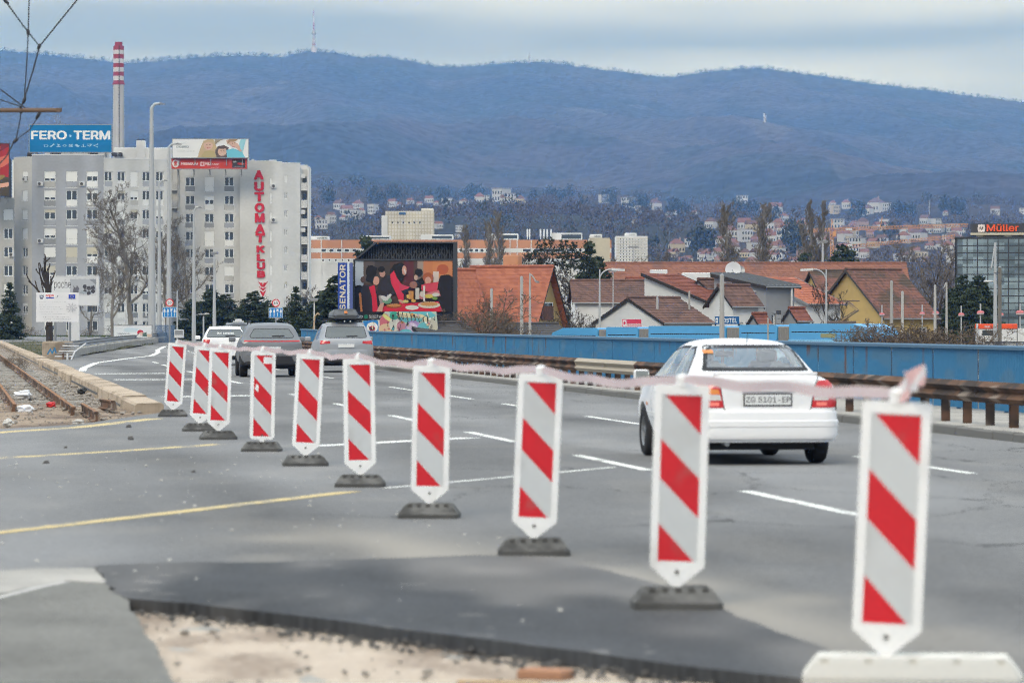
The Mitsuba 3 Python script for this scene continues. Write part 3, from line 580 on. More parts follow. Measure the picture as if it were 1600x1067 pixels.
def wheel(t, x, y, r, w, tw, side):
    x0 = x - side * w / 2
    tp = [(r * .62, -w / 2), (r * .90, -w / 2 + .004), (r * .975, -w / 2 + .025), (r, -w / 2 + .05), (r, w / 2 - .05), (r * .975, w / 2 - .025), (r * .90, w / 2 - .004), (r * .62, w / 2)]
    def turn(m): v, f = vf(m); return np.stack([v[:, 2] * side + x, v[:, 0] + y, v[:, 1] + r], 1), f
    wk = add('wheel', turn(lathe(tp + [(r * .62, -w / 2)], 36)), 'rubber', t, smooth=30, tw=tw)
    spokes = [turn(move(box(-r * .07, r * .07, 0, r * .58, w / 2 - .05, w / 2 - .03), (0, 0, 0), k * 2 * math.pi / 5)) for k in range(5)]
    add('rim', cat(turn(lathe([(r * .62, w / 2 - .012), (r * .56, w / 2 - .03), (r * .55, -w / 2 + .03)], 30)), turn(lathe([(.001, w / 2 - .02), (r * .16, w / 2 - .025), (r * .2, w / 2 - .06)], 16)), *spokes), 'rim_grey', wk, smooth=30, tw=tw)
    add('brake_disc', turn(lathe([(.001, w / 2 - .075), (r * .56, w / 2 - .07)], 24)), 'underbody', wk, tw=tw)
def car(name, label, catg, pos, yaw, tab, paint, wheels, parts, r=.31, w=.2, track=.74, glass='car_glass', cut=None):
    t = thing(name, label, catg); tw = TT(pos, yaw); base = loft(tab); man = to_man(base)
    for wy in wheels:
        for s in (-1, 1):
            c = m3.Manifold.cylinder(.42, r * 1.17, r * 1.17, 40).rotate([0, 90, 0]).translate([s * (track + .15) - .21, wy, r])
            man = man - c
    if cut is not None: man = cut(man)
    body = vf(man); raw = vf(base)
    add('body', body, paint, t, smooth=32, tw=tw)
    for wy in wheels:
        for s in (-1, 1): wheel(t, s * track, wy, r, w, tw, s)
    y0, y1 = tab[0][0] + .25, tab[-1][0] - .3; wd = max(q[2] for q in tab)
    add('underbody', cat(box(-wd + .16, wd - .16, y0, y1, tab[3][1] - .08, tab[3][1] + .12), box(-.55, .55, wheels[0] - .05, wheels[0] + .05, r - .06, r + .02), cyl(0.0, 0, 0, .001, .001)), 'underbody', t, tw=tw)
    for nm, poly, side, m, lift in parts(raw):
        if isinstance(poly, tuple): add(nm, poly, m, t, smooth=30, tw=tw)
        else: add(nm, patch(raw, poly, side, lift, .05), m, t, smooth=True, tw=tw)
    return t, tw, raw
def mirror(p): return [(-a, b) for a, b in p][::-1]
def rounded(p, r=.03): return sg.Polygon(p).buffer(-r).buffer(r)
# ---- the white saloon
deg_ = math.radians
SAL = [(0.00, .40, .56, .66, .58, .63, .82, .54, .955, .005), (.03, .34, .64, .765, .58, .725, .86, .61, .995, .008), (.12, .29, .70, .825, .58, .785, .90, .655, 1.025, .010), (.42, .25, .745, .85, .60, .80, .925, .665, 1.04, .012), (.58, .24, .75, .853, .60, .80, .93, .655, 1.055, .014),
       (.86, .23, .755, .855, .60, .80, .935, .605, 1.215, .018), (1.14, .22, .755, .855, .60, .80, .94, .555, 1.345, .022), (1.5, .21, .755, .855, .60, .80, .94, .55, 1.39, .028), (2.1, .2, .755, .855, .60, .80, .935, .555, 1.40, .028), (2.62, .2, .755, .855, .60, .80, .93, .55, 1.36, .025),
       (3.32, .2, .755, .85, .60, .80, .91, .64, .97, .02), (3.75, .2, .74, .835, .58, .77, .84, .6, .875, .02), (4.08, .22, .68, .78, .55, .70, .72, .52, .755, .01), (4.22, .30, .55, .62, .5, .56, .62, .45, .64, .005)]
WSH = [(-.60, 1.0), (.60, 1.0), (.50, 1.33), (-.50, 1.33)]; RWP = [(-.60, 1.075), (.60, 1.075), (.585, 1.10), (.50, 1.318), (.47, 1.335), (-.47, 1.335), (-.50, 1.318), (-.585, 1.10)]
SW1 = rounded([(.93, 1.0), (1.62, .965), (1.62, 1.315), (1.42, 1.325), (1.22, 1.24)], .02); SW2 = rounded([(1.70, .965), (2.98, .955), (2.55, 1.285), (2.2, 1.325), (1.70, 1.33)], .02)
scene['m_window_clear'] = {'type': 'thindielectric', 'int_ior': 2.0, 'specular_transmittance': {'type': 'rgb', 'value': [.80, .86, .84]}}
mat('seat_cloth', (.13, .135, .14), .9); mat('cabin_grey', (.14, .14, .145), .8)
def sal_cut(m):                              # hollow the cabin and open the windows
    inn = [(y, .42, hs - .07, hm - .07, zm, hb - .055, zl, hr - .04, zr - .045, cr) for y, zb, hs, hm, zm, hb, zl, hr, zr, cr in SAL]
    cab = to_man(loft(inn)) ^ m3.Manifold.cube([2, 2.45, 2]).translate([-1, .72, .48]); m = m - cab
    for poly, a, b in ((RWP, -.6, 1.5), (WSH, 2.3, 3.9)):
        v, f = upright(sg.Polygon(poly), a, b); m = m - to_man(trimesh.Trimesh(v, f))
    for q in (SW1, SW2): v, f = sideways(q, -1.2, 1.2); m = m - to_man(trimesh.Trimesh(v, f))
    return m
def sal_parts(b):
    out = []
    for x in (-.38, .38):
        out.append(('front_seat', cat(cbox(x - .23, x + .23, 1.95, 2.5, .50, .68, .05), move(lean(cbox(-.22, .22, -.06, .07, 0, .56, .05), deg_(8)), (x, 1.95, .60)), cbox(x - .12, x + .12, 1.82, 1.92, 1.14, 1.30, .035)), None, 'seat_cloth', 0)); out.append(('rear_headrest', cbox(x - .12, x + .12, 1.04, 1.13, 1.03, 1.14, .03), None, 'seat_cloth', 0))
    out.append(('rear_bench', cat(cbox(-.62, .62, 1.05, 1.55, .50, .66, .05), cbox(-.62, .62, 1.02, 1.16, .60, 1.03, .05)), None, 'seat_cloth', 0)); out.append(('dashboard', cbox(-.66, .66, 2.85, 3.15, .55, .97, .05), None, 'trim_black', 0)); out.append(('cabin_mirror', cbox(-.11, .11, 2.52, 2.55, 1.20, 1.27, .01), None, 'trim_black', 0))
    rw = [(-.60, 1.075), (.60, 1.075), (.585, 1.10), (.50, 1.318), (.47, 1.335), (-.47, 1.335), (-.50, 1.318), (-.585, 1.10)]
    out.append(('rear_window_seal', sg.Polygon(rw).buffer(.018), 'rear', 'trim_black', .004)); out[-1] = ('rear_window_seal', sg.Polygon(rw).buffer(.018).difference(sg.Polygon(rw).buffer(-.022)), 'rear', 'trim_black', .004); out.append(('rear_window', sg.Polygon(rw).buffer(-.005), 'rear', 'window_clear', .002))
    out.append(('windscreen', sg.Polygon(WSH).buffer(-.005), 'front', 'window_clear', .002))
    w1, w2 = SW1, SW2
    _u = rounded([(.93, 1.0), (1.62, .965), (1.62, 1.315), (1.42, 1.325), (1.22, 1.24)], .02)
    for s in ('left', 'right'):
        for w in (w1, w2): out.append(('side_window_seal', w.buffer(.014).difference(w.buffer(-.018)), s, 'trim_black', .004)); out.append(('side_window', w.buffer(-.004), s, 'window_clear', .002))
        out.append(('door_gap', sg.LineString([(1.665, .93), (1.66, .62), (1.52, .40), (1.40, .30)]).buffer(.006), s, 'gap', .003)); out.append(('door_gap', sg.LineString([(2.78, .90), (2.80, .3)]).buffer(.006), s, 'gap', .003)); out.append(('door_gap', sg.LineString([(.93, .95), (1.1, .75), (1.22, .52)]).buffer(.006), s, 'gap', .003))
        out.append(('rub_strip', sg.box(1.22, .50, 3.0, .545), s, 'car_white', .016)); out.append(('door_handle', rounded([(1.30, .80), (1.50, .80), (1.50, .84), (1.30, .84)], .015), s, 'car_white', .03)); out.append(('door_handle', rounded([(2.42, .80), (2.62, .80), (2.62, .84), (2.42, .84)], .015), s, 'car_white', .03))
        out.append(('side_marker', rounded([(3.02, .62), (3.10, .62), (3.10, .66), (3.02, .66)], .01), s, 'lamp_amber', .01))
    for sg_ in (1, -1):
        f = (lambda q: q) if sg_ > 0 else mirror
        out.append(('tail_light', sg.Polygon(f([(.505, .655), (.83, .655), (.83, .80), (.80, .955), (.585, .955), (.55, .90)])), 'rear', 'lamp_red', .012))
        k = [('reversing_lamp', f([(.53, .735), (.70, .735), (.70, .80), (.545, .80)]), 'lamp_clear'), ('indicator_lamp', f([(.55, .805), (.81, .805), (.805, .86), (.565, .86)]), 'lamp_amber'), ('brake_lamp', f([(.56, .675), (.68, .675), (.68, .715), (.56, .715)]), 'lamp_bright')]
        for nm, q, m in k[:3]: out.append((nm, sg.Polygon(q), 'rear', m, .016))
    gap = sg.LineString([(-.60, 1.0), (-.545, .90), (-.50, .645), (-.46, .60), (.46, .60), (.50, .645), (.545, .90), (.60, 1.0)]).buffer(.006); out.append(('boot_gap', gap, 'rear', 'gap', .004))
    path = smooth_path([(-.85, 1.0), (-.862, .62), (-.855, .30), (-.80, .08), (-.66, -.03), (-.3, -.06), (0, -.065), (.3, -.06), (.66, -.03), (.80, .08), (.855, .30), (.862, .62), (.85, 1.0)], 60)
    path = path[(path[:, 1] < .42)]
    out.append(('bumper', bar_along(path, [(-.12, .30), (0.0, .30), (.015, .34), (.012, .43), (.022, .44), (.022, .50), (.010, .515), (.0, .60), (-.02, .625), (-.12, .63)]), None, 'car_white', 0))
    path2 = path * [.985, 1] + [0, .03]; out.append(('bumper_lip', bar_along(path2, [(-.10, .262), (-.02, .262), (-.005, .30), (-.10, .30)]), None, 'car_white', 0))
    sp = smooth_path([(-.60, .12), (-.5, .075), (0, .05), (.5, .075), (.60, .12)], 30); out.append(('boot_lip', bar_along(sp, [(-.06, 1.0), (-.01, 1.015), (.004, 1.040), (-.004, 1.050), (-.03, 1.045), (-.10, 1.03)]), None, 'car_white', 0))
    out.append(('number_plate', cbox(-.265, .265, -.028, -.012, .685, .80, .004), None, 'plate_white', 0)); out.append(('plate_frame', cbox(-.28, .28, -.024, -.006, .672, .813, .004), None, 'trim_black', 0))
    out.append(('boot_handle', cbox(-.30, .30, -.035, -.005, .83, .86, .008), None, 'car_white', 0))
    out.append(('aerial', tube([(0, 1.18, 1.37), (0, 1.12, 1.50)], [.006, .003], 6), None, 'trim_black', 0)); out.append(('exhaust', tube([(-.46, .5, .25), (-.46, .02, .245)], .028, 12), None, 'rim_grey', 0)); out.append(('silencer', tube([(-.62, .32, .26), (-.15, .32, .26)], .085, 12), None, 'underbody', 0))
    for s in (-1, 1): out.append(('door_mirror', move(cbox(-.09, .09, -.05, .06, -.06, .07, .025), (s * .93, 2.95, .98)), None, 'car_white', 0)); out.append(('mirror_glass', box(s * .93 - .075, s * .93 + .075, 2.896, 2.899, .93, 1.035), None, 'car_glass_pale', 0))
    out.append(('parcel_shelf', box(-.58, .58, .74, 1.05, 1.0, 1.015), None, 'cabin_grey', 0)); out.append(('wiper_jet', cbox(-.03, .03, .60, .64, 1.065, 1.08, .004), None, 'trim_black', 0))
    return out
yaw0 = math.atan(-SL)
pr = W(1197, 727, 43.6)
t, tw, raw = car('saloon_car', 'white saloon car on the near lanes, seen from behind', 'car', (pr[0], pr[1] - .25, 0), yaw0 - .005, SAL, 'car_white', (.80, 3.41), sal_parts, r=.305, w=.19, track=.735, cut=sal_cut)
def plate_text(parent, tw, txt, h, y, z, x0):
    v, f = vf(meshkit.text_mesh(txt, h, .002, True)); wd = v[:, 0].max(); v = np.stack([(v[:, 0] - wd / 2) + x0, y - v[:, 2], z + v[:, 1]], 1); add('plate_lettering', (v, f), 'plate_ink', parent, tw=tw)
plate_text(t + '__number_plate', tw, 'ZG 5101-EP', .062, -.0285, .712, 0.0)
add('window_sticker', patch(raw, sg.box(-.54, 1.25, -.44, 1.29), 'rear', .012, .05), 'lamp_amber', t, tw=tw, label='small faded sticker high in the rear window')
# ---- hatch and estate bodies
def tall(H, hw, rake, shoulder, Ln, belt=.98, zb=.30):
    top = H - .03
    return [(0, .45, hw - .2, hw - .12, .62, hw - .14, belt - .05, hw - .30, belt + .03, .005), (.05, .36, hw - .12, hw - .03, .62, hw - .05, belt - .02, hw - .20, belt + .08, .008), (.15 + rake * .25, zb, hw - .09, hw - .01, .62, hw - .05, belt, hw - .22, belt + (top - belt) * .5, .012), (.2 + rake * .62, zb - .02, hw - .08, hw, .62, hw - .05, belt, hw - .25, belt + (top - belt) * .88, .02), (.32 + rake, zb - .02, hw - .08, hw, .62, hw - .045, belt, hw - .27, top - .015, .024),
            (1.1 + rake * .5, zb - .03, hw - .08, hw, .62, hw - .045, belt - .005, hw - .265, top + .008, .024), (2.0, zb - .03, hw - .08, hw, .62, hw - .045, belt - .01, hw - .265, top, .024), (2.6, zb - .03, hw - .08, hw, .62, hw - .045, belt - .02, hw - .27, top - .05, .022), (3.35, zb - .03, hw - .08, hw - .01, .62, hw - .055, belt - .05, hw - .2, belt + .02, .02), (3.85, zb - .03, hw - .10, hw - .02, .60, hw - .08, belt - .11, hw - .25, belt - .07, .02), (Ln - .14, zb, hw - .18, hw - .10, .56, hw - .16, belt - .25, hw - .34, belt - .20, .01), (Ln, zb + .1, hw - .3, hw - .24, .5, hw - .3, .64, hw - .42, .66, .005)]
def tall_parts(H, hw, rake, belt, paint, wz0, wz1, ww0, ww1, lights, bump_z, rails=True, plate_z=.74, extra=()):
    def fn(b):
        out = []; rw = sg.Polygon([(-ww0, wz0), (ww0, wz0), (ww1, wz1), (-ww1, wz1)]).buffer(-.04).buffer(.04)
        out.append(('rear_window_seal', rw.buffer(.02), 'rear', 'trim_black', .005)); out.append(('rear_window', rw, 'rear', 'car_glass', .010))
        w1 = rounded([(.62 + rake * .6, belt + .06), (1.05, belt + .035), (1.05, H - .13), (.75 + rake, H - .15)], .03); w2 = rounded([(1.13, belt + .035), (1.98, belt + .025), (1.98, H - .12), (1.13, H - .12)], .03); w3 = rounded([(2.05, belt + .025), (3.0, belt + .0), (2.62, H - .19), (2.05, H - .125)], .03)
        for s in ('left', 'right'):
            for q in (w1, w2, w3): out.append(('side_window', q, s, 'car_glass', .008))
            out.append(('sill_cladding', sg.box(.4, .30, 3.9, .44), s, 'trim_black', .006))
        for q in lights:
            for m in (q, mirror(q)): out.append(('tail_light', sg.Polygon(m), 'rear', 'lamp_red', .014))
        path = smooth_path([(-hw, .9), (-hw - .005, .5), (-hw + .04, .16), (-hw + .2, .0), (0, -.05), (hw - .2, .0), (hw - .04, .16), (hw + .005, .5), (hw, .9)], 50); path = path[path[:, 1] < .45]
        out.append(('bumper', bar_along(path, [(-.12, bump_z[1]), (0, bump_z[1]), (.012, bump_z[1] + .05), (.0, bump_z[2] - .02), (-.03, bump_z[2]), (-.12, bump_z[2])]), None, paint, 0)); out.append(('bumper_cladding', bar_along(path * [.99, 1] + [0, .02], [(-.12, bump_z[0]), (-.02, bump_z[0]), (.01, bump_z[0] + .05), (.0, bump_z[1]), (-.12, bump_z[1])]), None, 'trim_black', 0))
        out.append(('number_plate', cbox(-.26, .26, -.05, -.02, plate_z, plate_z + .11, .004), None, 'plate_white', 0)); out.append(('rear_wiper', patch(b, sg.LineString([(.02, wz0 + .03), (.36, wz0 + .035)]).buffer(.014), 'rear', .025, .05), None, 'trim_black', 0))
        out.append(('roof_spoiler', bar_along(smooth_path([(-ww1 - .04, .30 + rake), (-.3, .24 + rake), (.3, .24 + rake), (ww1 + .04, .30 + rake)], 20), [(-.1, H - .045), (.02, H - .075), (.02, H - .055), (-.1, H - .015)]), None, paint, 0))
        if rails:
            for s in (-1, 1): out.append(('roof_rail', tube([(s * (hw - .34), .55 + rake, H - .02), (s * (hw - .335), .70 + rake, H + .03), (s * (hw - .33), 2.2, H + .035), (s * (hw - .33), 2.5, H - .05)], .018, 8), None, 'trim_black', 0))
        for s in (-1, 1): out.append(('door_mirror', move(cbox(-.10, .10, -.05, .07, -.07, .08, .03), (s * (hw + .11), 3.0, belt + .06)), None, paint, 0))
        for e in extra: out.append(e)
        return out
    return fn
pg = np.array([X(425, 112.5), 112.5, 0])
tg, twg, rawg = car('crossover_car', 'grey crossover car with a full-width red tail strip, on the road', 'car', pg, yaw0 - .03, tall(1.60, .93, .42, 0, 4.5, 1.03, .34), 'car_grey', (.85, 3.55), tall_parts(1.60, .93, .42, 1.03, 'car_grey', 1.16, 1.40, .66, .50, [[(.0, 1.035), (.82, 1.035), (.80, 1.075), (.0, 1.065)]], (.34, .62, .86), plate_z=.78), r=.36, w=.24, track=.80)
def glass_text(t, tw, raw, txt, h, x0, z):
    v, f = vf(meshkit.text_mesh(txt, h, .002, True)); v = v[:, :2] - [v[:, 0].mean(), 0]; v = v[f].reshape(-1, 2); f = np.arange(len(v)).reshape(-1, 3); o = np.column_stack([v[:, 0] + x0, np.full(len(v), -3.0), v[:, 1] + z]); tt = raycast(*raw, o, np.array([0, 1.0, 0])); p = o + np.array([0, 1, 0]) * (tt - .018)[:, None]
    add('window_lettering', (p, f), 'plate_white', t + '__rear_window', tw=tw)
pw = np.array([X(352, 143.5), 143.5, 0])
tt_, tww, raww = car('estate_car', 'white estate car with white lettering across its dark rear window', 'car', pw, yaw0 - .05, tall(1.46, .88, .40, 0, 4.6, .96, .30), 'car_white', (.9, 3.5), tall_parts(1.46, .88, .40, .96, 'car_white', 1.05, 1.32, .70, .56, [[(.60, .80), (.86, .80), (.86, .96), (.56, .96)]], (.28, .36, .66), plate_z=.70), r=.32, w=.21, track=.76)
glass_text(tt_, tww, raww, 'taxi  cammeo', .075, 0.0, 1.17)
ps_ = np.array([X(541, 123), 123, 0])
t2, tw2, raw2 = car('estate_car', 'silver estate car carrying a dark roof box', 'car', ps_, yaw0 - .02, tall(1.62, .91, .28, 0, 4.5, 1.0, .32), 'car_silver', (.85, 3.5), tall_parts(1.62, .91, .28, 1.0, 'car_silver', 1.12, 1.46, .66, .58, [[(.52, .93), (.88, .90), (.88, 1.0), (.80, 1.02), (.52, 1.00)]], (.30, .52, .74), plate_z=.80), r=.34, w=.22, track=.78, glass='car_glass_pale')
bx = m3.Manifold.hull_points(np.array([(x * sx, y, z) for sx in (-1, 1) for x, y, z in ((.36, .2, 1.72), (.42, .35, 1.76), (.42, .3, 1.86), (.34, .4, 2.02), (.2, .3, 2.04), (.30, .15, 1.84), (.42, 2.0, 1.76), (.40, 2.0, 1.92), (.30, 1.9, 2.0), (.30, 2.35, 1.8))]))
mat('box_grey', (.10, .105, .11), .35, coat=.5); mat('label_orange', (.85, .32, .12), .5)
rb = thing('roof_box', 'dark grey roof box with an orange badge on the silver estate', 'roof box'); add('shell', bx, 'box_grey', rb, smooth=35, tw=tw2); add('seam', cat(box(-.43, .43, .17, 2.1, 1.80, 1.815)), 'trim_black', rb, tw=tw2); add('badge', move(cbox(-.05, .05, -.012, .012, -.04, .04, .004), (.0, .17, 1.93)), 'label_orange', rb, tw=tw2)
for y in (.8, 1.7): add('crossbar', box(-.62, .62, y - .03, y + .03, 1.665, 1.72), 'trim_black', rb, tw=tw2)
pd = np.array([X(373, 186), 186, 0])
t3, tw3, raw3 = car('hatchback_car', 'dark hatchback with high red tail lights and a roof sign, farthest up the road', 'car', pd, yaw0 - .06, tall(1.58, .86, .22, 0, 4.1, .98, .30), 'car_dark', (.8, 3.3), tall_parts(1.58, .86, .22, .98, 'car_silver', 1.10, 1.44, .64, .58, [[(.66, 1.0), (.83, 1.0), (.78, 1.30), (.66, 1.30)]], (.3, .5, .72), plate_z=.7), r=.31, w=.2, track=.74)
add('roof_sign', cat(cbox(-.28, .28, 1.1, 1.25, 1.60, 1.66, .02), cbox(-.16, .16, 1.12, 1.22, 1.66, 1.76, .02)), 'plate_white', t3, tw=tw3)
# ---------------------------------------------------------------- plants (builders)
def seg_tubes(A, B, ra, rb, sides=4):
    A, B, ra, rb = map(lambda q: np.asarray(q, float), (A, B, ra, rb)); n = len(A)
    t = B - A; t /= np.linalg.norm(t, axis=1, keepdims=True) + 1e-12; ref = np.where(np.abs(t[:, 2:3]) < .9, [[0, 0, 1.0]], [[1.0, 0, 0]])
    a = np.cross(t, ref); a /= np.linalg.norm(a, axis=1, keepdims=True); b = np.cross(t, a); an = np.arange(sides) * 2 * np.pi / sides
    ring = np.cos(an)[None, :, None] * a[:, None] + np.sin(an)[None, :, None] * b[:, None]
    v = np.concatenate([A[:, None] + ring * ra[:, None, None], B[:, None] + ring * rb[:, None, None]], 1).reshape(-1, 3)
    f = [];
    for j in range(sides):
        k = (j + 1) % sides; f += [[j, k, sides + k], [j, sides + k, sides + j]]
    return v, (np.array(f)[None] + (np.arange(n) * 2 * sides)[:, None, None]).reshape(-1, 3)
def grow(seed, H, crown_lo=.25, spread=.5, counts=(9, 6, 6, 4), bend=.25, r0=.22, up=.35, lens=(.5, .5, .45, .5), rmin=.012, gnarl=.25, cut=None):
    r = np.random.default_rng(seed); S = [[], [], [], []]; L = [[], [], [], []]
    def limb(p, d, ln, ra, lvl, n=5):
        pts = [p]; rad = [ra]
        for i in range(n):
            d = d + r.normal(0, gnarl, 3) * ((.12 if up > .8 else .5) if lvl == 0 else 1) + np.array([0, 0, up * (.3 if lvl else .1)]); d /= np.linalg.norm(d); pts.append(pts[-1] + d * ln / n); rad.append(ra * (1 - .75 * (i + 1) / n) if lvl or cut is None else ra * (1 - .4 * (i + 1) / n))
        k = 0 if lvl <= 1 else 1
        for i in range(n): S[k].append((pts[i], pts[i + 1], max(rad[i], rmin), max(rad[i + 1], rmin)))
        if lvl >= len(counts): return
        m = counts[lvl]
        for j in range(m):
            t = (crown_lo + (1 - crown_lo) * (j + r.random()) / m) if lvl == 0 else .2 + .8 * (j + r.random()) / m
            i = min(int(t * n), n - 1); q = pts[i] + (pts[i + 1] - pts[i]) * (t * n - i); ax = (pts[i + 1] - pts[i]) / np.linalg.norm(pts[i + 1] - pts[i])
            s = np.cross(ax, r.normal(0, 1, 3)); s /= np.linalg.norm(s); dd = ax * (1 - spread) + s * spread + np.array([0, 0, up * .35]); dd /= np.linalg.norm(dd)
            sc = (1 - .55 * t) if lvl == 0 else (1 - .35 * t)
            limb(q, dd, ln * lens[lvl] * sc * r.uniform(.75, 1.2), max(rad[i] * .58, rmin), lvl + 1, 4 if lvl < 2 else 2)
    limb(np.zeros(3), np.array([r.normal(0, .02), r.normal(0, .02), 1.0]), H, r0, 0, 7)
    out = []
    for k in (0, 1):
        q = S[k]; out.append(seg_tubes([a for a, *_ in q], [b for _, b, *_ in q], [c for *_, c, _ in q], [e for *_, e in q], 6 if k == 0 else 3) if q else None)
    return out
def cards(P, N, s0, s1, r):                  # many small leaf-sized triangles at the points P
    n = len(P); s = r.uniform(s0, s1, n); a = r.normal(0, 1, (n, 3)); a /= np.linalg.norm(a, axis=1, keepdims=True); b = np.cross(a, r.normal(0, 1, (n, 3))); b /= np.linalg.norm(b, axis=1, keepdims=True)
    v = np.stack([P + a * s[:, None], P - a * s[:, None] * .5 + b * s[:, None] * .6, P - a * s[:, None] * .5 - b * s[:, None] * .6], 1).reshape(-1, 3); return v, np.arange(3 * n).reshape(-1, 3)
def conifer(seed, H, R, lo=.08, layers=22, dens=1.0, droop=.25, irregular=.35, tip=.75):
    r = np.random.default_rng(seed); P = []; A, B, ra, rb = [], [], [], []
    for i in range(layers):
        t = lo + (1 - lo) * (i + r.random() * .6) / layers; z = H * t; rad = R * ((1 - t) / (1 - lo)) ** tip
        for j in range(int(7 + 5 * (1 - t))):
            an = r.uniform(0, 2 * math.pi); L = rad * r.uniform(1 - irregular, 1 + irregular * .5) + .12; d = np.array([math.cos(an), math.sin(an), r.uniform(-.1, .35) - droop * (1 - t)])
            a = np.array([0, 0, z]); b = a + d * L; A.append(a); B.append(b); ra.append(.03); rb.append(.01)
            m = int(L * 26 * dens) + 3; u = r.uniform(.25, 1.05, m) ** .8; P.append(a + (b - a) * u[:, None] + r.normal(0, .10 + .05 * L, (m, 3)) * [1, 1, .7])
    P = np.vstack(P); tr = cat(tube([[0, 0, 0], [0, 0, H * .5], [0, 0, H * .97]], [H * .016 + .05, H * .009 + .02, .015], 6), seg_tubes(A, B, ra, rb, 3)); return tr, cards(P, None, .10, .24, r)
def _bark(p, n, uv): return mix((.14, .125, .105), (.26, .24, .21), fbm(p.x * 2, p.y * 2, p.z * 1.2, octaves=3))
mat('bark', proc(_bark), .95, spec=.15); mat('bark_dark', (.060, .050, .042), .95, spec=.15); mat('twig', (.15, .13, .11), .95, spec=.1); mat('twig_brown', (.145, .112, .082), .95, spec=.1); mat('poplar_twig', (.17, .145, .11), .95, spec=.1)
def _needle(p, n, uv): return mix((.022, .038, .020), (.066, .082, .042), noise(p.x * 1.6, p.y * 1.6, p.z * 1.6))
mat('needle', proc(_needle), .8, spec=.2); mat('leaf_dark', (.028, .036, .022), .8, spec=.2); mat('leaf_green', (.06, .085, .03), .8)
TREES = {}
def tree_shape(name, build):
    if name not in TREES:
        a, b = build(); TREES[name] = (mikit.ply(a), mikit.ply(b))
    return TREES[name]
def plant(kind, shape, px, d, zg, H, rz, label, bark='bark', leaf='twig', catg='tree', group=None, name=None, sx=1.0):
    """shape was grown one metre-scale; H scales it"""
    t = thing(name or kind, label, catg, group); tw = T().translate([X(px, d), d, zg]).rotate([0, 0, 1], rz * 57.3).scale([H * sx, H * sx, H])
    add('trunk', None, bark, t, shape=shape[0], tw=tw); add('crown', None, leaf, t, shape=shape[1], tw=tw, kind='stuff'); return t
def unit(m, H): v, f = vf(m); return v / H, f
def units(q):                                # scaled so that the whole plant is one unit high
    z = max(vf(m)[0][:, 2].max() for m in q); return [unit(m, z) for m in q]
big = [tree_shape(f'big{i}', lambda i=i: units(grow(10 + i, 16, .22, .62, (11, 7, 6, 5), r0=.38, up=.38, lens=(.56, .55, .5, .5), gnarl=.22, rmin=.022))) for i in range(3)]
mid = [tree_shape(f'mid{i}', lambda i=i: units(grow(30 + i, 10, .28, .5, (9, 6, 5, 5), r0=.18, up=.42, lens=(.5, .5, .5, .5), gnarl=.16, rmin=.018))) for i in range(3)]
pol = [tree_shape(f'pol{i}', lambda i=i: units(grow(50 + i, 22, .06, .56, (85, 8, 4), r0=.26, up=.9, lens=(.15, .5, .5), gnarl=.10, rmin=.026))) for i in range(3)]
con = [tree_shape(f'con{i}', lambda i=i: [unit(q, 9) for q in conifer(70 + i, 9, 2.3, .04, 22, 1.5, .22, .5, .6)]) for i in range(2)] + [tree_shape('con2', lambda: [unit(q, 9) for q in conifer(74, 9, 2.2, .05, 24, 1.1, .3, .25, .95)])]
bush = [tree_shape(f'bush{i}', lambda i=i: units(grow(90 + i, 3, .02, .6, (18, 6, 5), r0=.05, up=.25, lens=(.75, .5, .5), gnarl=.25, rmin=.010))) for i in range(2)]
# ---------------------------------------------------------------- left verge
VG = -.75
gv = sg.Polygon([(float(lane(170, -12.4)), 168), (float(lane(330, -13)), 332), (-18, 560), (X(500, 560), 560), (X(500, 700), 700), (-130, 700), (-90, 440), (float(lane(300, -13)), 300), (float(lane(168, -12.6)), 168)]).buffer(0)
gv = sg.Polygon([tuple(G(62, 556)[:2]), tuple(G(100, 560)[:2]), tuple(G(265, 534)[:2]), (X(300, 430), 430), (X(530, 700), 700), (-140, 700), (-90, 440), (float(lane0(420, -3.7)), 420), (float(lane0(300, -3.7)), 300), (float(lane0(172, -3.7)), 172)]).buffer(0)
v, f = sheet(gv.buffer(.05), 0, 6.0); v = v.copy(); v[:, 2] = np.interp(v[:, 1], [165, 330, 560, 700], [.07, .0, VG, -1.0]) + (meshkit.fbm(v * .08, 3, 4) - .5) * .25
add('grass_verge', (v, f), 'grass_ground', smooth=True, kind='structure', label='dull winter grass bank left of the road', cat='grass')
def blades(n, poly, zf, h0, h1, seed):
    r = np.random.default_rng(seed); x0, y0, x1, y1 = poly.bounds; p = r.uniform([x0, y0], [x1, y1], (n * 3, 2)); p = p[shapely.contains_xy(poly, p[:, 0], p[:, 1])][:n]; m = len(p)
    h = r.uniform(h0, h1, m); an = r.uniform(0, 6.28, m); w = h * .22; tl = r.normal(0, .3, (m, 2)) * h[:, None]; z = zf(p[:, 1]); b = np.column_stack([p, z])
    o = np.column_stack([np.cos(an) * w, np.sin(an) * w, 0 * w]); v = np.stack([b - o, b + o, b + np.column_stack([tl, h])], 1).reshape(-1, 3); return v, np.arange(3 * m).reshape(-1, 3)
zv = lambda y: np.interp(y, [165, 330, 560, 700], [.07, .0, VG, -1.0]) - .08
add('grass', blades(26000, gv, zv, .08, .22, 2), 'leaf_green', kind='stuff', label='rough grass tufts growing on the verge', cat='grass')
add('grass', blades(7000, sg.Polygon([(X(-20, 430), 430), (X(175, 400), 400), (X(190, 520), 520), (X(-20, 540), 540)]), zv, .25, .6, 3), 'leaf_green', kind='stuff', label='bright strip of taller grass before the grey building', cat='grass')
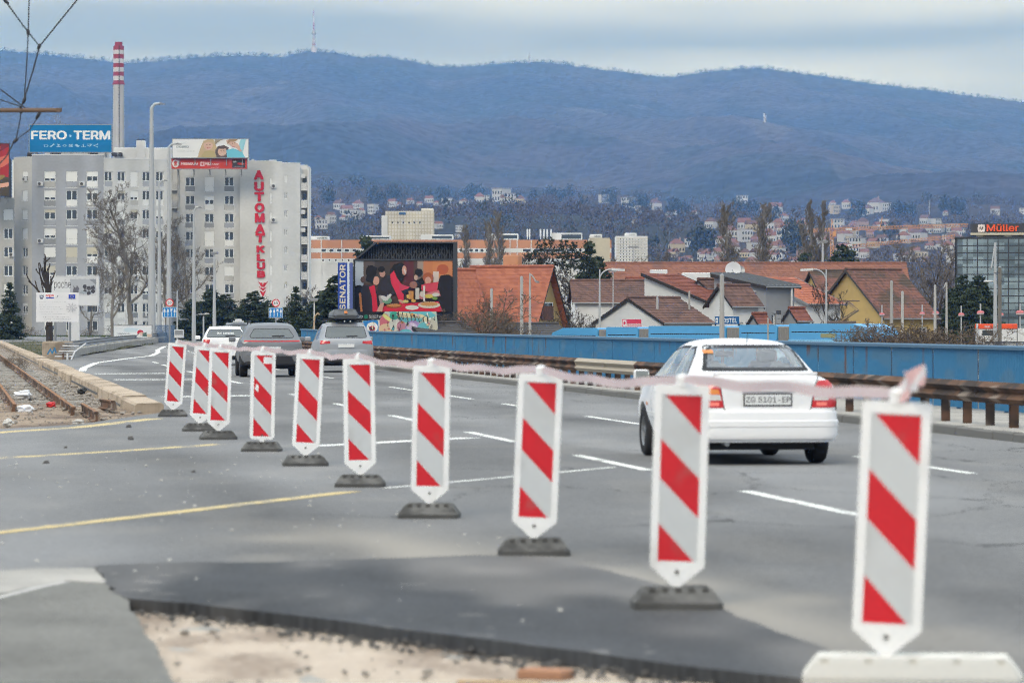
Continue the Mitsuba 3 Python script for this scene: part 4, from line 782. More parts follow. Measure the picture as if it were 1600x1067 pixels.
# low wall with its rail
A0, A1 = G(104, 561), G(263, 533.5)
wl = [G(104, 561)[:2], G(150, 551)[:2], G(200, 542)[:2], G(240, 536.5)[:2], G(272, 531.5)[:2]]
wp = smooth_path(wl, 60); wt = thing('low_wall', 'low concrete wall edging the grass bank on the left', 'wall'); gl = thing('guard_rail', 'grey steel guard rail standing on the low concrete wall', 'guard rail')
n = 12
for i in range(n):
    q = wp[i * 60 // n:(i + 1) * 60 // n + 1]
    add('block', bar_along(q, [(-.42, -.3), (.0, -.3), (0, .33), (-.03, .36), (-.42, .36)]), 'concrete', wt)
mat('steel_grey', (.30, .31, .32), .5, metallic=.5); mat('steel_white', (.60, .61, .62), .5)
add('beam', bar_along(wp, [(-.10 + .05 * math.cos(k * 2.1), z) for k, z in enumerate(np.linspace(.44, .74, 7))] + [(-.13, .74), (-.13, .44)]), 'steel_grey', gl)
for i in range(2, 60, 4): add('post', cbox(wp[i, 0] - .2, wp[i, 0] - .12, wp[i, 1] - .05, wp[i, 1] + .05, .34, .72, .01), 'steel_grey', gl)
ba, bb = G(64, 562), G(100, 562.5)
add('concrete_block', cbox(ba[0], bb[0], ba[1] + .3, ba[1] + 2.2, -.1, .78, .06), 'kerb_tan', label='tan concrete end block with a faded scrawl, at the start of the low wall', cat='concrete block')
add('scrawl', upright(sg.LineString([(0, 0), (.12, .2), (.2, .02), (.3, .25), (.36, .05)]).buffer(.03), -.004, 0), 'parapet_blue', 'concrete_block', tw=TT((ba[0] + .25, ba[1] + .298, .25)))
et = thing('rail_terminal', 'ribbed steel end piece sloping down from the guard rail', 'guard rail end')
for k in range(6):
    z = .12 + k * .11; a = G(84 + k * 2.4, 562) ; add('rib', cbox(ba[0] + .62 + k * .07, bb[0] + .25 + k * .05, ba[1] - .25 + k * .1, ba[1] - .17 + k * .1, z, z + .06, .008), 'steel_white' if k % 2 == 0 else 'steel_grey', et)
add('end_strut', tube([(bb[0] + .18, ba[1] - .3, .0), (bb[0] + .32, ba[1] - .1, .35), (bb[0] + .75, ba[1] + .3, .70)], .035, 8), 'steel_white', et)
for k in range(2): add('stake', cbox(bb[0] - .2 + k * .18, bb[0] - .12 + k * .18, ba[1] - .35, ba[1] - .28, -.02, .28, .01), 'rust' if k == 0 else 'steel_white', et)
# ---------------------------------------------------------------- prints, letters and boards
scene['m_print'] = {'type': 'twosided', 'bsdf': {'type': 'principled', 'base_color': {'type': 'mesh_attribute', 'name': 'vertex_color'}, 'roughness': .5, 'specular': .3}}
def ellipse(x, z, a, b, rot=0, n=20):
    t = np.arange(n) * 2 * np.pi / n; c, s = math.cos(rot), math.sin(rot); return sg.Polygon(np.column_stack([x + a * np.cos(t) * c - b * np.sin(t) * s, z + a * np.cos(t) * s + b * np.sin(t) * c]))
def flat_print(layers, w, h, step=.004):     # printed areas in unit coordinates (0..1 across, 0..1 up), each a thin sheet over the one before
    vs, fs, cs, n = [], [], [], 0; frame = sg.box(0, 0, 1, 1)
    for i, (poly, col) in enumerate(layers):
        p = (poly if isinstance(poly, (sg.Polygon, sg.MultiPolygon)) else sg.Polygon(poly).buffer(0)).intersection(frame)
        if p.is_empty: continue
        p = sg.MultiPolygon([g for g in getattr(p, 'geoms', [p]) if isinstance(g, sg.Polygon)])
        if p.is_empty: continue
        v, f = sheet(p); v = np.stack([v[:, 0] * w, np.full(len(v), -step * (i + 1)), v[:, 1] * h], 1); vs.append(v); fs.append(f + n); cs.append(np.tile(col, (len(v), 1))); n += len(v)
    return (np.vstack(vs), np.vstack(fs)), np.vstack(cs)
def text_poly(txt, x, z, w, h, bold=False):  # lettering as outlines in unit coordinates
    v, f = vf(meshkit.text_mesh(txt, 1.0, .01, bold)); k = np.abs(v[:, 2]) < 1e-6; tri = f[k[f].all(1)]; v = v[:, :2]; lo, hi = v.min(0), v.max(0)
    v = (v - lo) / (hi - lo) * [w, h] + [x, z]; return shapely.union_all([sg.Polygon(v[t]) for t in tri])
def letters(txt, w, h, depth=.05, bold=True):  # solid letters filling w x h, facing -y, from (0, 0)
    v, f = vf(meshkit.text_mesh(txt, 1.0, 1.0, bold)); lo, hi = v.min(0), v.max(0); v = (v - lo) / (hi - lo); return np.stack([v[:, 0] * w, -v[:, 2] * depth, v[:, 1] * h], 1), f
def board(name, label, catg, px0, px1, py0, py1, d, layers, frame='steel_grey', thick=.3, legs=(), rz=0.0, legm='steel_grey', zg=None, rim=.06, **k):
    """a flat printed board standing d metres ahead; legs: pixel columns"""
    x0, x1, z0, z1 = X(px0, d), X(px1, d), Z(py1, d), Z(py0, d); w, h = x1 - x0, z1 - z0; fr = Frame(x0, d, z0, rz); t = thing(name, label, catg)
    m, c = flat_print(layers, w, h); add('print', m, 'print', t, color=c, tw=fr.tw)
    add('backing', box(0, w, .0, thick, 0, h), frame, t, tw=fr.tw)
    if rim: add('rim', cat(box(-rim, 0, -.06, thick, -rim, h + rim), box(w, w + rim, -.06, thick, -rim, h + rim), box(0, w, -.06, thick, -rim, 0), box(0, w, -.06, thick, h, h + rim)), frame, t, tw=fr.tw)
    for q in legs: lx, _ = fr.at(q, 500); add('leg', cyl(lx, thick * .5, (zg if zg is not None else VG) - z0 - .2, -rim, .06, .06, 8), legm, t, tw=fr.tw)
    return t, fr, w, h
WHITE, BLACK = (.74, .75, .75), (.03, .03, .035)
# information board of the works
info = [(sg.box(0, 0, 1, 1), (.72, .72, .73))]
info += [(sg.Polygon([(.08, .82), (.10, .78), (.13, .77), (.16, .79), (.18, .83), (.175, .91), (.085, .91)]), (.10, .11, .15)), (sg.box(.10, .83, .16, .88), (.45, .50, .62)), (sg.Polygon([(.11, .83), (.13, .88), (.15, .83)]), WHITE)]
info += [(sg.box(.23, .875, .42, .92), (.62, .10, .10)), (sg.box(.23, .835, .42, .875), (.82, .82, .82)), (sg.box(.23, .795, .42, .835), (.06, .09, .38)), (sg.box(.305, .835, .345, .89), (.62, .10, .10)), (sg.box(.325, .86, .345, .89), WHITE)]
info += [(sg.LineString([(.485, .83), (.53, .905)]).buffer(.006), (.2, .2, .22)), (text_poly('Lyenova', .55, .84, .16, .035), (.62, .62, .64)), (sg.box(.77, .79, .92, .93), (.03, .06, .42))]
info += [(ellipse(.845 + .035 * math.cos(a), .86 + .045 * math.sin(a), .006, .009, 0, 6), (.8, .7, .1)) for a in np.arange(12) * math.pi / 6]
info += [(text_poly(s, .08, z, w, .026), (.42, .42, .44)) for s, z, w in (('Projekt sufinancirala je Europska unija', .655, .62), ('Naziv projekta:', .575, .24), ('Modernizacija pruge', .495, .52), ('Ukupna vrijednost projekta', .415, .56), ('Razdoblje provedbe', .335, .44), ('Nositelj projekta', .255, .62))]
info += [(sg.LineString([(.84 + .06 * math.cos(a), .48 + .075 * math.sin(a)), (.84 + .13 * math.cos(a), .48 + .16 * math.sin(a))]).buffer(.008), (.30, .30, .33)) for a in np.arange(9) * .7] + [(ellipse(.84, .48, .035, .045), (.38, .38, .42)), (ellipse(.84, .48, .02, .028), (.72, .72, .73))]
info += [(text_poly('Projekt je sufinancirala Europska unija iz', .17, .15, .66, .03), (.25, .25, .27)), (text_poly('Kohezijskog fonda', .20, .075, .62, .03), (.25, .25, .27))]
board('information_board', 'white works information board with a flag row, on two posts in the grass', 'information board', 56.5, 123, 457, 503, 172, info, 'steel_white', .05, legs=(86, 109), zg=.0, rim=0)
d = 330
pb = [(sg.box(0, 0, 1, 1), (.66, .67, .68)), (sg.box(.40, .32, .97, .94), (.42, .44, .47)), (sg.Polygon([(.40, .32), (.97, .32), (.97, .45), (.40, .40)]), (.55, .56, .58)), (sg.Polygon([(.80, .94), (.97, .94), (.97, .72)]), (.26, .28, .31)), (text_poly('poche', .05, .52, .37, .38), (.10, .10, .11))]
for a, b in ((.72, .66), (.72, .46), (.90, .62), (.90, .48), (.81, .60), (.81, .42)): pb.append((ellipse(a, b, .045, .075), (.06, .06, .07)))
pb += [(sg.LineString([(.72, .56), (.92, .56)]).buffer(.02), (.12, .12, .13)), (sg.Polygon([(.46, .45), (.48, .68), (.52, .60), (.55, .70), (.60, .60), (.58, .42)]), (.14, .14, .16)), (sg.Polygon([(.60, .40), (.66, .52), (.76, .45), (.76, .38)]), (.34, .38, .42))]
bt_, fr_, w_, h_ = board('billboard', 'grey-white billboard with a serif word, behind the information board', 'billboard', 81, 152.5, 433.5, 475.5, d, pb, 'steel_white', .6, rim=.12)
x0, _ = fr_.at(106, 470); x1, _ = fr_.at(124, 470); add('pillar', box(x0, x1, .1, .5, -h_ * 1.5 - 1.0, -.13), 'steel_white', bt_, tw=fr_.tw)
gb = [(sg.box(0, 0, 1, 1), (.68, .71, .73)), (sg.box(0, .86, 1, 1), (.78, .79, .79)), (ellipse(.45, .62, .2, .2), (.52, .62, .68)), (text_poly('TJEDAN NOVIH', .07, .27, .36, .11, True), (.08, .08, .09)), (text_poly('SILJENJA', .07, .10, .24, .10, True), (.12, .12, .13)), (text_poly('A Start', .07, .72, .16, .08), (.3, .3, .33)),
      (ellipse(.70, .42, .085, .22), (.50, .03, .06)), (ellipse(.73, .34, .06, .12), (.62, .42, .34)), (sg.Polygon([(.60, .1), (.66, .35), (.72, .2), (.80, .12)]), (.72, .70, .69)), (sg.LineString([(.56, .08), (.66, .3)]).buffer(.012), (.05, .05, .06)), (sg.Polygon([(.76, .35), (.86, .45), (.88, .1), (.76, .1)]), (.10, .16, .14)), (sg.box(.88, .05, 1, .3), (.58, .46, .36))]
board('advertising_banner', 'wide low white advertising banner with a red-haired figure beside the low wall', 'banner', 178, 237, 508.5, 527.5, 262, gb, 'steel_grey', .1, rim=.05)
# blue railing and grey box behind it
br = thing('blue_railing', 'blue metal railing behind the lamp posts at the bend', 'railing'); mat('railing_blue', (.05, .12, .24), .5)
dr_ = 300; xs = np.linspace(X(239, dr_), X(273, dr_), 26); zb_ = -.35
add('top_rail', box(xs[0], xs[-1], dr_ - .03, dr_ + .03, Z(508, dr_) - .05, Z(508, dr_)), 'railing_blue', br); add('bottom_rail', box(xs[0], xs[-1], dr_ - .03, dr_ + .03, zb_ + .05, zb_ + .1), 'railing_blue', br)
for x in xs: add('bar', box(x - .02, x + .02, dr_ - .018, dr_ + .018, zb_ + .1, Z(508, dr_) - .05), 'railing_blue', br)
cb = Frame(X(272, 290), 290, Z(524, 290)); add('cable_cabinet', cat(cbox(0, 15 / FX * 290, 0, .4, -.2, 9 / FX * 290, .03)), 'steel_white', tw=cb.tw, label='pale grey cable cabinet right of the blue railing', cat='cabinet'); add('door', cbox(.06, 15 / FX * 290 - .06, -.015, -.001, .03, 9 / FX * 290 - .05, .004), 'steel_grey', 'cable_cabinet', tw=cb.tw)
# road signs over their poles
def lane_sign(px, py_round, py0, py1, w, d, base_py, label):
    t = thing('road_sign', label, 'road sign'); k = d / FX; fr = Frame(X(px, d), d, 0)
    add('pole', cyl(0, .06, -.9, Z(py_round - 6, d), .05, .05, 10), 'steel_grey', t, tw=fr.tw)
    z0, z1 = Z(py1, d), Z(py0, d); W_, H_ = w * k, z1 - z0
    L = [(sg.box(0, 0, 1, 1), (.62, .66, .70)), (sg.box(.03, .04, .97, .96), (.015, .20, .52))]
    for i in range(4):
        c = .14 + i * .24; L += [(sg.box(c - .022, .10, c + .022, .55), (.74, .76, .78)), (sg.Polygon([(c - .085, .52), (c + .085, .52), (c + .055, .72), (c, .90), (c - .055, .72)]) if i != 2 else sg.Polygon([(c - .09, .86), (c - .05, .55), (c, .68), (c + .05, .55), (c + .09, .86)]), (.74, .76, .78))]
    m, c = flat_print(L, W_, H_); ft = Frame(X(px, d) - W_ / 2, d, z0); p = add('lane_panel', box(0, W_, 0, .03, 0, H_), 'steel_grey', t, tw=ft.tw); add('lane_arrows', m, 'print', p, color=c, tw=ft.tw)
    R = 6.3 * k; fc = Frame(X(px, d) - R, d, Z(py_round, d) - R); L = [(ellipse(.5, .5, .5, .5, 0, 32), (.60, .02, .03)), (ellipse(.5, .5, .37, .37, 0, 32), (.76, .76, .76)), (text_poly('50', .26, .34, .48, .32, True), (.03, .03, .03))]
    m, c = flat_print(L, 2 * R, 2 * R); p = add('speed_disc', move(upright(ellipse(0, 0, R, R, 0, 32), 0, .03), (R, .0, R)), 'steel_grey', t, tw=fc.tw); add('speed_figure', m, 'print', p, color=c, tw=fc.tw)
lane_sign(265, 473, 480, 496, 22, 285, 524, 'speed limit disc over a blue lane arrow panel, by the lamp posts at the bend')
lane_sign(431, 473.5, 480.5, 496.5, 22, 240, 524, 'speed limit disc over a blue lane arrow panel, above the grey crossover car')
# lamp posts
mat('pole_grey', (.46, .475, .485), .5, metallic=.2); mat('lamp_glass', (.62, .63, .62), .3); mat('lamp_body', (.24, .25, .26), .5)
def lamp_post(px, py_top, d, zg, label, arm_px=None, head='arm', r=.09, m='pole_grey', arm_py=None, catg='street lamp', name='street_lamp', group=None):
    t = thing(name, label, catg, group); fr = Frame(X(px, d), d, zg); h = Z(py_top, d) - zg; k = d / FX
    add('pole', tube([[0, 0, 0], [0, 0, h * .35], [0, 0, h]], [r * 1.25, r * 1.05, r * .55], 10), m, t, tw=fr.tw); add('base_plate', cyl(0, 0, -.4, .12, r * 2.0, r * 1.9, 10), m, t, tw=fr.tw)
    if head == 'arm':
        ax = (arm_px - px) * k; az = 0 if arm_py is None else (py_top - arm_py) * k; s = math.copysign(1, ax)
        add('arm', tube([[0, 0, h - .05], [ax * .25, 0, h + az * .5 + .12], [ax * .62, 0, h + az + .05]], [r * .5, r * .45, r * .4], 8), m, t, tw=fr.tw)
        hd = add('lamp_head', m3.Manifold.hull_points(np.array([(ax * .55, y, h + az + z) for y in (-.1, .1) for z in (.0, .1)] + [(ax, y, h + az + z) for y in (-.06, .06) for z in (-.03, .02)] + [(ax * .75, y, h + az + z) for y in (-.15, .15) for z in (-.03, .1)])), 'lamp_body', t, tw=fr.tw)
        add('lens', box(min(ax * .62, ax * .95), max(ax * .62, ax * .95), -.08, .08, h + az - .045, h + az - .032), 'lamp_glass', hd, tw=fr.tw)
    elif head == 'tee':
        w = .5 * (arm_px or 10) * k; add('lamp_head', cbox(-w, w, -.2, .2, h - .02, h + .16, .04), 'lamp_body', t, tw=fr.tw); add('lens', box(-w * .8, w * .8, -.15, .15, h - .04, h - .021), 'lamp_glass', t, tw=fr.tw)
    elif head == 'goose':
        ax = (arm_px - px) * k; a = np.linspace(0, math.pi / 2, 9); rr = abs(ax) * .8; s = math.copysign(1, ax); p = [[0, 0, h - rr]] + [[s * rr * (1 - math.cos(q)), 0, h - rr + rr * math.sin(q)] for q in a]
        fr2 = p; add('arm', tube(p + [[ax, 0, h - .03]], r * .5, 8), m, t, tw=fr.tw); hd = add('lamp_head', m3.Manifold.hull_points(np.array([(ax - s * .1, y, h + z) for y in (-.12, .12) for z in (-.08, .08)] + [(ax + s * .75, y, h + z) for y in (-.1, .1) for z in (-.12, .02)])), 'lamp_glass', t, tw=fr.tw)
    return t
lamp_post(237, 168, 300, -.45, 'tallest lamp post, in front of the grey building, lamp pointing right', 258, r=.26, arm_py=163); lamp_post(264, 229, 320, -.5, 'tall lamp post at the seam between the two grey buildings', 284, r=.19, arm_py=226); lamp_post(249, 287, 330, -.5, 'slim lamp post between the two tall ones by the grey building', 263, r=.17, arm_py=283)
lamp_post(303, 329, 290, -.45, 'lamp post in front of the balconies under the red card billboard', 316, r=.14, arm_py=325); lamp_post(335, 397, 270, -.4, 'shorter lamp post with a flat square head left of the red letters', 12, 'tee', r=.12)
for i, (px, py, d, r, lab) in enumerate([(277, 454, 300, .07, 'thin bare pole right of the speed sign at the bend'), (318, 494, 255, .06, 'short white reflector pole near the white estate car')]): add('pole', cyl(X(px, d), d, -.8, Z(py, d), r, r * .8, 8), 'pole_grey', label=lab, cat='pole')
lamp_post(491, 470, 250, -2.3, 'pale lamp post left of the blue vertical sign', 12, 'tee', r=.07, m='lamp_glass'); add('bent_pole', tube([W(489.5, 517, 236), W(492, 494, 236), W(497, 489, 236), W(499, 492, 236)], .05, 8), 'wood_tan', label='small bent pale pole beside the lamp by the blue parapet end', cat='pole')
# trees of the left side
plant('plane_tree', big[0], 208, 360, -.5, 15.2, .4, 'large spreading bare tree in front of the grey building', sx=.95); plant('plane_tree', big[1], 176, 400, -.6, 11.5, 2.0, 'bare tree leaning left beside the billboard with a serif word', sx=.9)
plant('plane_tree', big[2], 262, 420, -.6, 14.0, 1.1, 'bare tree behind the two tall lamp posts'); plant('plane_tree', big[1], 300, 470, -.7, 12.5, 4.0, 'bare tree before the dark balconies of the lettered building'); plant('plane_tree', big[0], 140, 470, -.7, 9.5, 3.1, 'smaller bare tree behind the information board')
pt = thing('pollard_tree', 'heavily pruned bare tree with stumpy limbs left of the billboard', 'tree'); a = [(m[0] * 7.3, m[1]) for m in units(grow(5, 8, .5, .34, (6, 3), r0=.42, up=.6, lens=(.55, .5), gnarl=.18, rmin=.07, cut=1))]; twp = TT((X(78, 300), 300, -.4)); add('trunk', a[0], 'bark_dark', pt, tw=twp); add('crown', a[1], 'bark_dark', pt, tw=twp)
pt = thing('pollard_tree', 'pruned dark bare tree partly hidden behind the serif word billboard', 'tree'); a = [(m[0] * 6.2, m[1]) for m in units(grow(6, 7, .5, .34, (6, 4), r0=.36, up=.6, lens=(.55, .5), gnarl=.18, rmin=.06, cut=1))]; twp = TT((X(121, 390), 390, -.6)); add('trunk', a[0], 'bark_dark', pt, tw=twp); add('crown', a[1], 'bark_dark', pt, tw=twp)
C = [(15, 441, 350, 2, 'spruce at the far left edge in front of the low wing'), (330, 452, 330, 0, 'dark pine behind the white estate car'), (352, 460, 345, 1, 'lower pine right of the square-headed lamp'), (398, 455, 330, 1, 'dark pine under the red logo on the building'), (418, 470, 345, 0, 'small pine left of the speed sign above the crossover'), (462, 447, 320, 2, 'tall dark spruce right of the speed sign'), (300, 468, 350, 0, 'pine left of the white estate car'), (532, 430, 300, 1, 'dark pine directly left of the blue vertical sign'), (508, 455, 330, 0, 'pine between the lettered building and the blue vertical sign'), (572, 368, 420, 2, 'dark conifer top rising behind the left shoulder of the video screen'), (445, 480, 345, 1, 'low pine right of the lane sign'), (378, 478, 350, 0, 'low dark pine between white estate and crossover cars'), (487, 478, 330, 1, 'low pine by the parapet end')]
for i, (px, py, d, k, lab) in enumerate(C):
    zg = -.5 if px < 480 else -2.3; plant('pine_tree', con[k], px, d, zg, Z(py, d) - zg, i * 1.3, lab, 'bark_dark', 'needle', sx=1.75 if k < 2 else 1.15)
for i, (px, py, d, lab) in enumerate([(345, 470, 480, 'bare pale shrubbery under the lettered wall'), (440, 462, 470, 'bare thicket behind the lane sign'), (395, 470, 460, 'bare thicket left of the lane sign'), (500, 445, 480, 'bare trees at the foot of the balconies'), (524, 452, 420, 'pale bare tree left of the blue vertical sign'), (478, 470, 430, 'bare tree beside the tall dark spruce')]):
    plant('bare_tree', mid[i % 3], px, d, -1.2, Z(py, d) + 1.2, i, lab, 'bark', 'twig', sx=1.15)
for i, (px, py) in enumerate([(8, 512), (35, 514), (52, 508), (175, 505), (140, 508)]): plant('shrub', bush[i % 2], px, 450, -.75, Z(py, 450) + .75, i, 'low bare shrub at the foot of the grey building, ' + ('far left', 'left of the posts', 'behind the information board', 'left of the banner', 'right of the billboard pillar')[i], 'twig', 'twig', 'shrub', sx=1.8)
for i, (px, py, d) in enumerate([(18, 548, 140), (30, 553, 135), (40, 552, 134), (8, 549, 146)]): plant('dry_weed', bush[i % 2], px, d, -.15, .62 - .05 * i, i, 'dry brown weed by the tan kerb, ' + ('second from the left', 'largest and rightmost', 'behind the largest one', 'leftmost')[i], 'twig_brown', 'twig_brown', 'weed', group='dry weeds along the tan kerb', sx=1.3)
# ---------------------------------------------------------------- the grey apartment building
def _plaster(tint, dark, k=1.0):
    def fn(p, n, uv):
        m = fbm(p.x * .12, p.y * .12, p.z * .16, octaves=4); s = noise((p.x + p.y) * .55, p.z * .05); f = noise(p.x * 4, p.y * 4, p.z * 4)
        return mix(tint, dark, smoothstep(.36, .80, m * .5 + s * .5) * k) * (.96 + .08 * f)
    return proc(fn)
mat('wall_grey_blue', _plaster((.40, .42, .455), (.32, .335, .36)), .85, spec=.2); mat('wall_light', _plaster((.66, .665, .655), (.53, .53, .51)), .85, spec=.2); mat('wall_beige', _plaster((.54, .535, .51), (.40, .395, .37)), .85, spec=.2); mat('wall_white', _plaster((.68, .69, .69), (.52, .525, .52)), .85, spec=.2)
mat('window_white', (.78, .79, .79), .5); mat('pane', (.045, .055, .06), .08, spec=.8); mat('blind', (.76, .77, .76), .7); mat('blind_cream', (.58, .55, .45), .7); mat('recess', (.10, .10, .10), .9); mat('roof_dark', (.06, .06, .065), .9)
def win_shapes(w, h, style):
    """frame, pane, blind; origin bottom left, front face at y = 0 (set back by the reveal)"""
    t = .11; fr = cat(box(0, t, 0, .06, 0, h), box(w - t, w, 0, .06, 0, h), box(t, w - t, 0, .06, 0, t), box(t, w - t, 0, .06, h - t, h))
    if style[0] == '2': fr = cat(fr, box(w / 2 - .07, w / 2 + .07, 0, .06, t, h - t))
    if style[0] == '3': fr = cat(fr, box(t, w - t, 0, .06, h * .42, h * .42 + .08), box(w / 2 - .04, w / 2 + .04, 0, .06, h * .42 + .08, h - t))
    return fr, box(t * .6, w - t * .6, .07, .09, t * .6, h - t * .6)
WS = {}
def window(parent, fr, x, z, w, h, style='2', blind=0.0, dy=.14, bm='blind'):
    key = (round(w, 2), round(h, 2), style[0])
    if key not in WS: a, b = win_shapes(key[0], key[1], style); WS[key] = (mikit.ply(a), mikit.ply(b))
    tw = TT(fr.put((np.array([[x, dy, z]]), np.array([[0, 0, 0]])))[0][0], fr.rz)
    k = add('window', None, 'window_white', parent, shape=WS[key][0], tw=tw); add('pane', None, 'pane', k, shape=WS[key][1], tw=tw)
    if blind > .02:
        b = (round(w, 2), round(blind * h, 2), 'b')
        if b not in WS: WS[b] = (mikit.ply(cbox(.03, w - .03, -.035, -.005, 0, blind * h, .004)),)
        add('blind', None, bm, k, shape=WS[b][0], tw=TT(fr.put((np.array([[x, dy, z + h - blind * h]]), np.array([[0, 0, 0]])))[0][0], fr.rz))
    return k
ACS = mikit.ply(cat(cbox(0, .85, -.34, -.02, 0, .6, .02), cbox(.0, .05, -.02, .14, .05, .1, .005))); ACF = mikit.ply(lathe([(.001, 0), (.22, 0), (.24, .01)], 16))
def aircon(parent, fr, x, z):
    p = fr.put((np.array([[x, 0, z], [x + .34, -.345, z + .3]]), np.array([[0, 0, 0]])))[0]; k = add('air_conditioner', None, 'steel_white', parent, shape=ACS, tw=TT(p[0], fr.rz)); add('fan', None, 'recess', k, shape=ACF, tw=TT(p[1], fr.rz).rotate([1, 0, 0], 90))
def facade(parent, fr, w, z0, z1, holes, m, t=.3):   # a wall with real openings, front face at y = 0
    p = sg.box(0, z0, w, z1)
    for x, z, a, b in holes: p = p.difference(sg.box(x, z, x + a, z + b))
    return add('wall', upright(p, 0.0, t), m, parent, tw=fr.tw)
rw = random.Random(11)
gb_ = thing('apartment_building', 'grey apartment block with a blue roof billboard, many white windows', 'building')
ROWS = [276, 305.5, 335.5, 365, 394, 423, 452.5, 481, 509]
def seg(px0, d0, px1, d1): a, b = np.array([X(px0, d0), d0]), np.array([X(px1, d1), d1]); return Frame(a[0], a[1], 0, math.atan2(b[1] - a[1], b[0] - a[0])), float(np.linalg.norm(b - a))
def block(parent, px0, d0, px1, d1, top, cols, rows, ww, wh, m, panel=0.0, blinds=.35, ac=(), zg=-2.3, depth=12.0, style='2', cream=0, capm=None, first=0):
    """one front of a building: windows centred at pixel columns and rows"""
    fr, w = seg(px0, d0, px1, d1); zt = fr.at((px0 + px1) / 2, top)[1]; holes, wins = [], []
    for c in cols:
        for r in rows:
            x, z = fr.at(c, r); x -= ww / 2; z -= wh / 2
            if z < -1.5: continue
            holes.append((x, z - panel, ww, wh + panel)); wins.append((x, z, c, r))
    facade(parent, fr, w, zg, zt, holes, m)
    add('core', box(.02, w - .02, .301, .6, zg, zt - .05), 'recess', parent, tw=fr.tw)
    add('parapet', cbox(-.05, w + .05, -.06, .35, zt + .002, zt + .16, .02), capm or m, parent, tw=fr.tw)
    for x, z, c, r in wins:
        u = rw.random(); b = 0 if u < 1 - blinds else (1.0 if u > 1 - blinds * .55 else rw.choice([.3, .5, .7]))
        window(parent, fr, x, z, ww, wh, style, b, bm='blind_cream' if rw.random() < .12 + cream else 'blind')
        if panel: add('spandrel', cbox(x + .02, x + ww - .02, .10, .16, z - panel + .02, z - .01, .01), rw.choice(['blind', 'blind', 'wall_grey_blue', 'wall_beige', 'steel_grey']), parent, tw=fr.tw); add('sill', box(x - .06, x + ww + .06, -.06, .0, z - panel - .09, z - panel - .02), 'window_white', parent, tw=fr.tw)
        if (c, ROWS.index(r) if r in ROWS else -1) in ac or rw.random() < .10: aircon(parent, fr, x + ww * rw.choice([.55, -.6, .3]), z - panel * .9 + .1)
    return fr, w, zt
block(gb_, 50, 574, 162, 574, 243, [78, 112, 144], ROWS, 1.70, 1.5, 'wall_grey_blue', .85, .6, ac={(78, 0), (144, 0), (144, 1), (78, 3)}, capm='steel_white')
block(gb_, 162, 574.05, 268, 581, 250, [170, 190, 210, 229, 250], ROWS, 1.35, 1.45, 'wall_light', .8, .5, capm='steel_white')
block(gb_, 22, 577, 50, 574.05, 247, [39], ROWS[:-1], 1.3, 1.45, 'wall_beige', .1, .5)
frA, wA, ztA = block(gb_, -90, 572, 22, 572, 311, [-55, -20, 13], ROWS[2:], 1.4, 1.6, 'wall_beige', 0, .75)
add('rear_body', cat(box(X(24, 600), X(264, 600), 596, 612, -2.3, Z(252, 600)), box(X(-60, 600), X(24, 600), 580, 600, -2.3, Z(320, 600))), 'wall_light', gb_)
fr = Frame(X(70, 582), 582, 0); k = 582 / FX
add('roof_house', cat(cbox(0, 100 * k, 0, 4, Z(250, 582), Z(236, 582), .1)), 'wall_white', gb_, tw=fr.tw); fr = Frame(X(178, 596), 596, 0)
add('roof_house', cbox(0, 92 * k, 0, 5, Z(252, 596), Z(231, 596), .1), 'wall_white', gb_, tw=fr.tw); ch = add('chimney', cbox(36 * k, 50 * k, -.3, 1.5, Z(252, 596), Z(220, 596), .05), 'wall_white', gb_, tw=fr.tw)
for i in range(3): add('flue', cyl((38 + i * 4.5) * k, .5, Z(220, 596), Z(217.5, 596), .16, .16, 8), 'roof_dark', ch, tw=fr.tw)
for a, b, y in ((176, 184, 596), (186, 192, 596), (44, 52, 582), (80, 96, 582), (142, 154, 582)):
    add('vent', cbox(X(a, y), X(b, y), y - 1.2, y - .3, Z(245, y), Z(239, y), .05), 'roof_dark', gb_)
add('dark_recess', box(X(12, 580), X(21, 580), 576.5, 577.5, Z(312, 577), Z(248, 577)), 'roof_dark', gb_)
def roof_board(name, label, px0, px1, py0, py1, d, layers, **k):
    t, fr, w, h = board(name, label, 'billboard', px0, px1, py0, py1, d, layers, thick=.35, rim=.10, **k)
    for q in np.linspace(.08, .92, 5): add('support', cat(box(w * q - .06, w * q + .06, .36, .48, -1.2, h * .8), tube([(w * q, .45, h * .7), (w * q, 2.2, -.9)], .05, 6)), 'steel_grey', t, tw=fr.tw)
    return t, fr, w, h
BLUE = (.0, .175, .42)
ft = [(sg.box(0, 0, 1, 1), BLUE), (sg.box(0, 0, 1, .25), (.0, .165, .40)), (text_poly('FERO', .02, .47, .43, .32, True).buffer(.004), (.76, .79, .81)), (ellipse(.497, .60, .016, .045), (.30, .55, .75)), (text_poly('TERM', .54, .47, .44, .32, True).buffer(.004), (.76, .79, .81))]
ic = (.36, .58, .74)
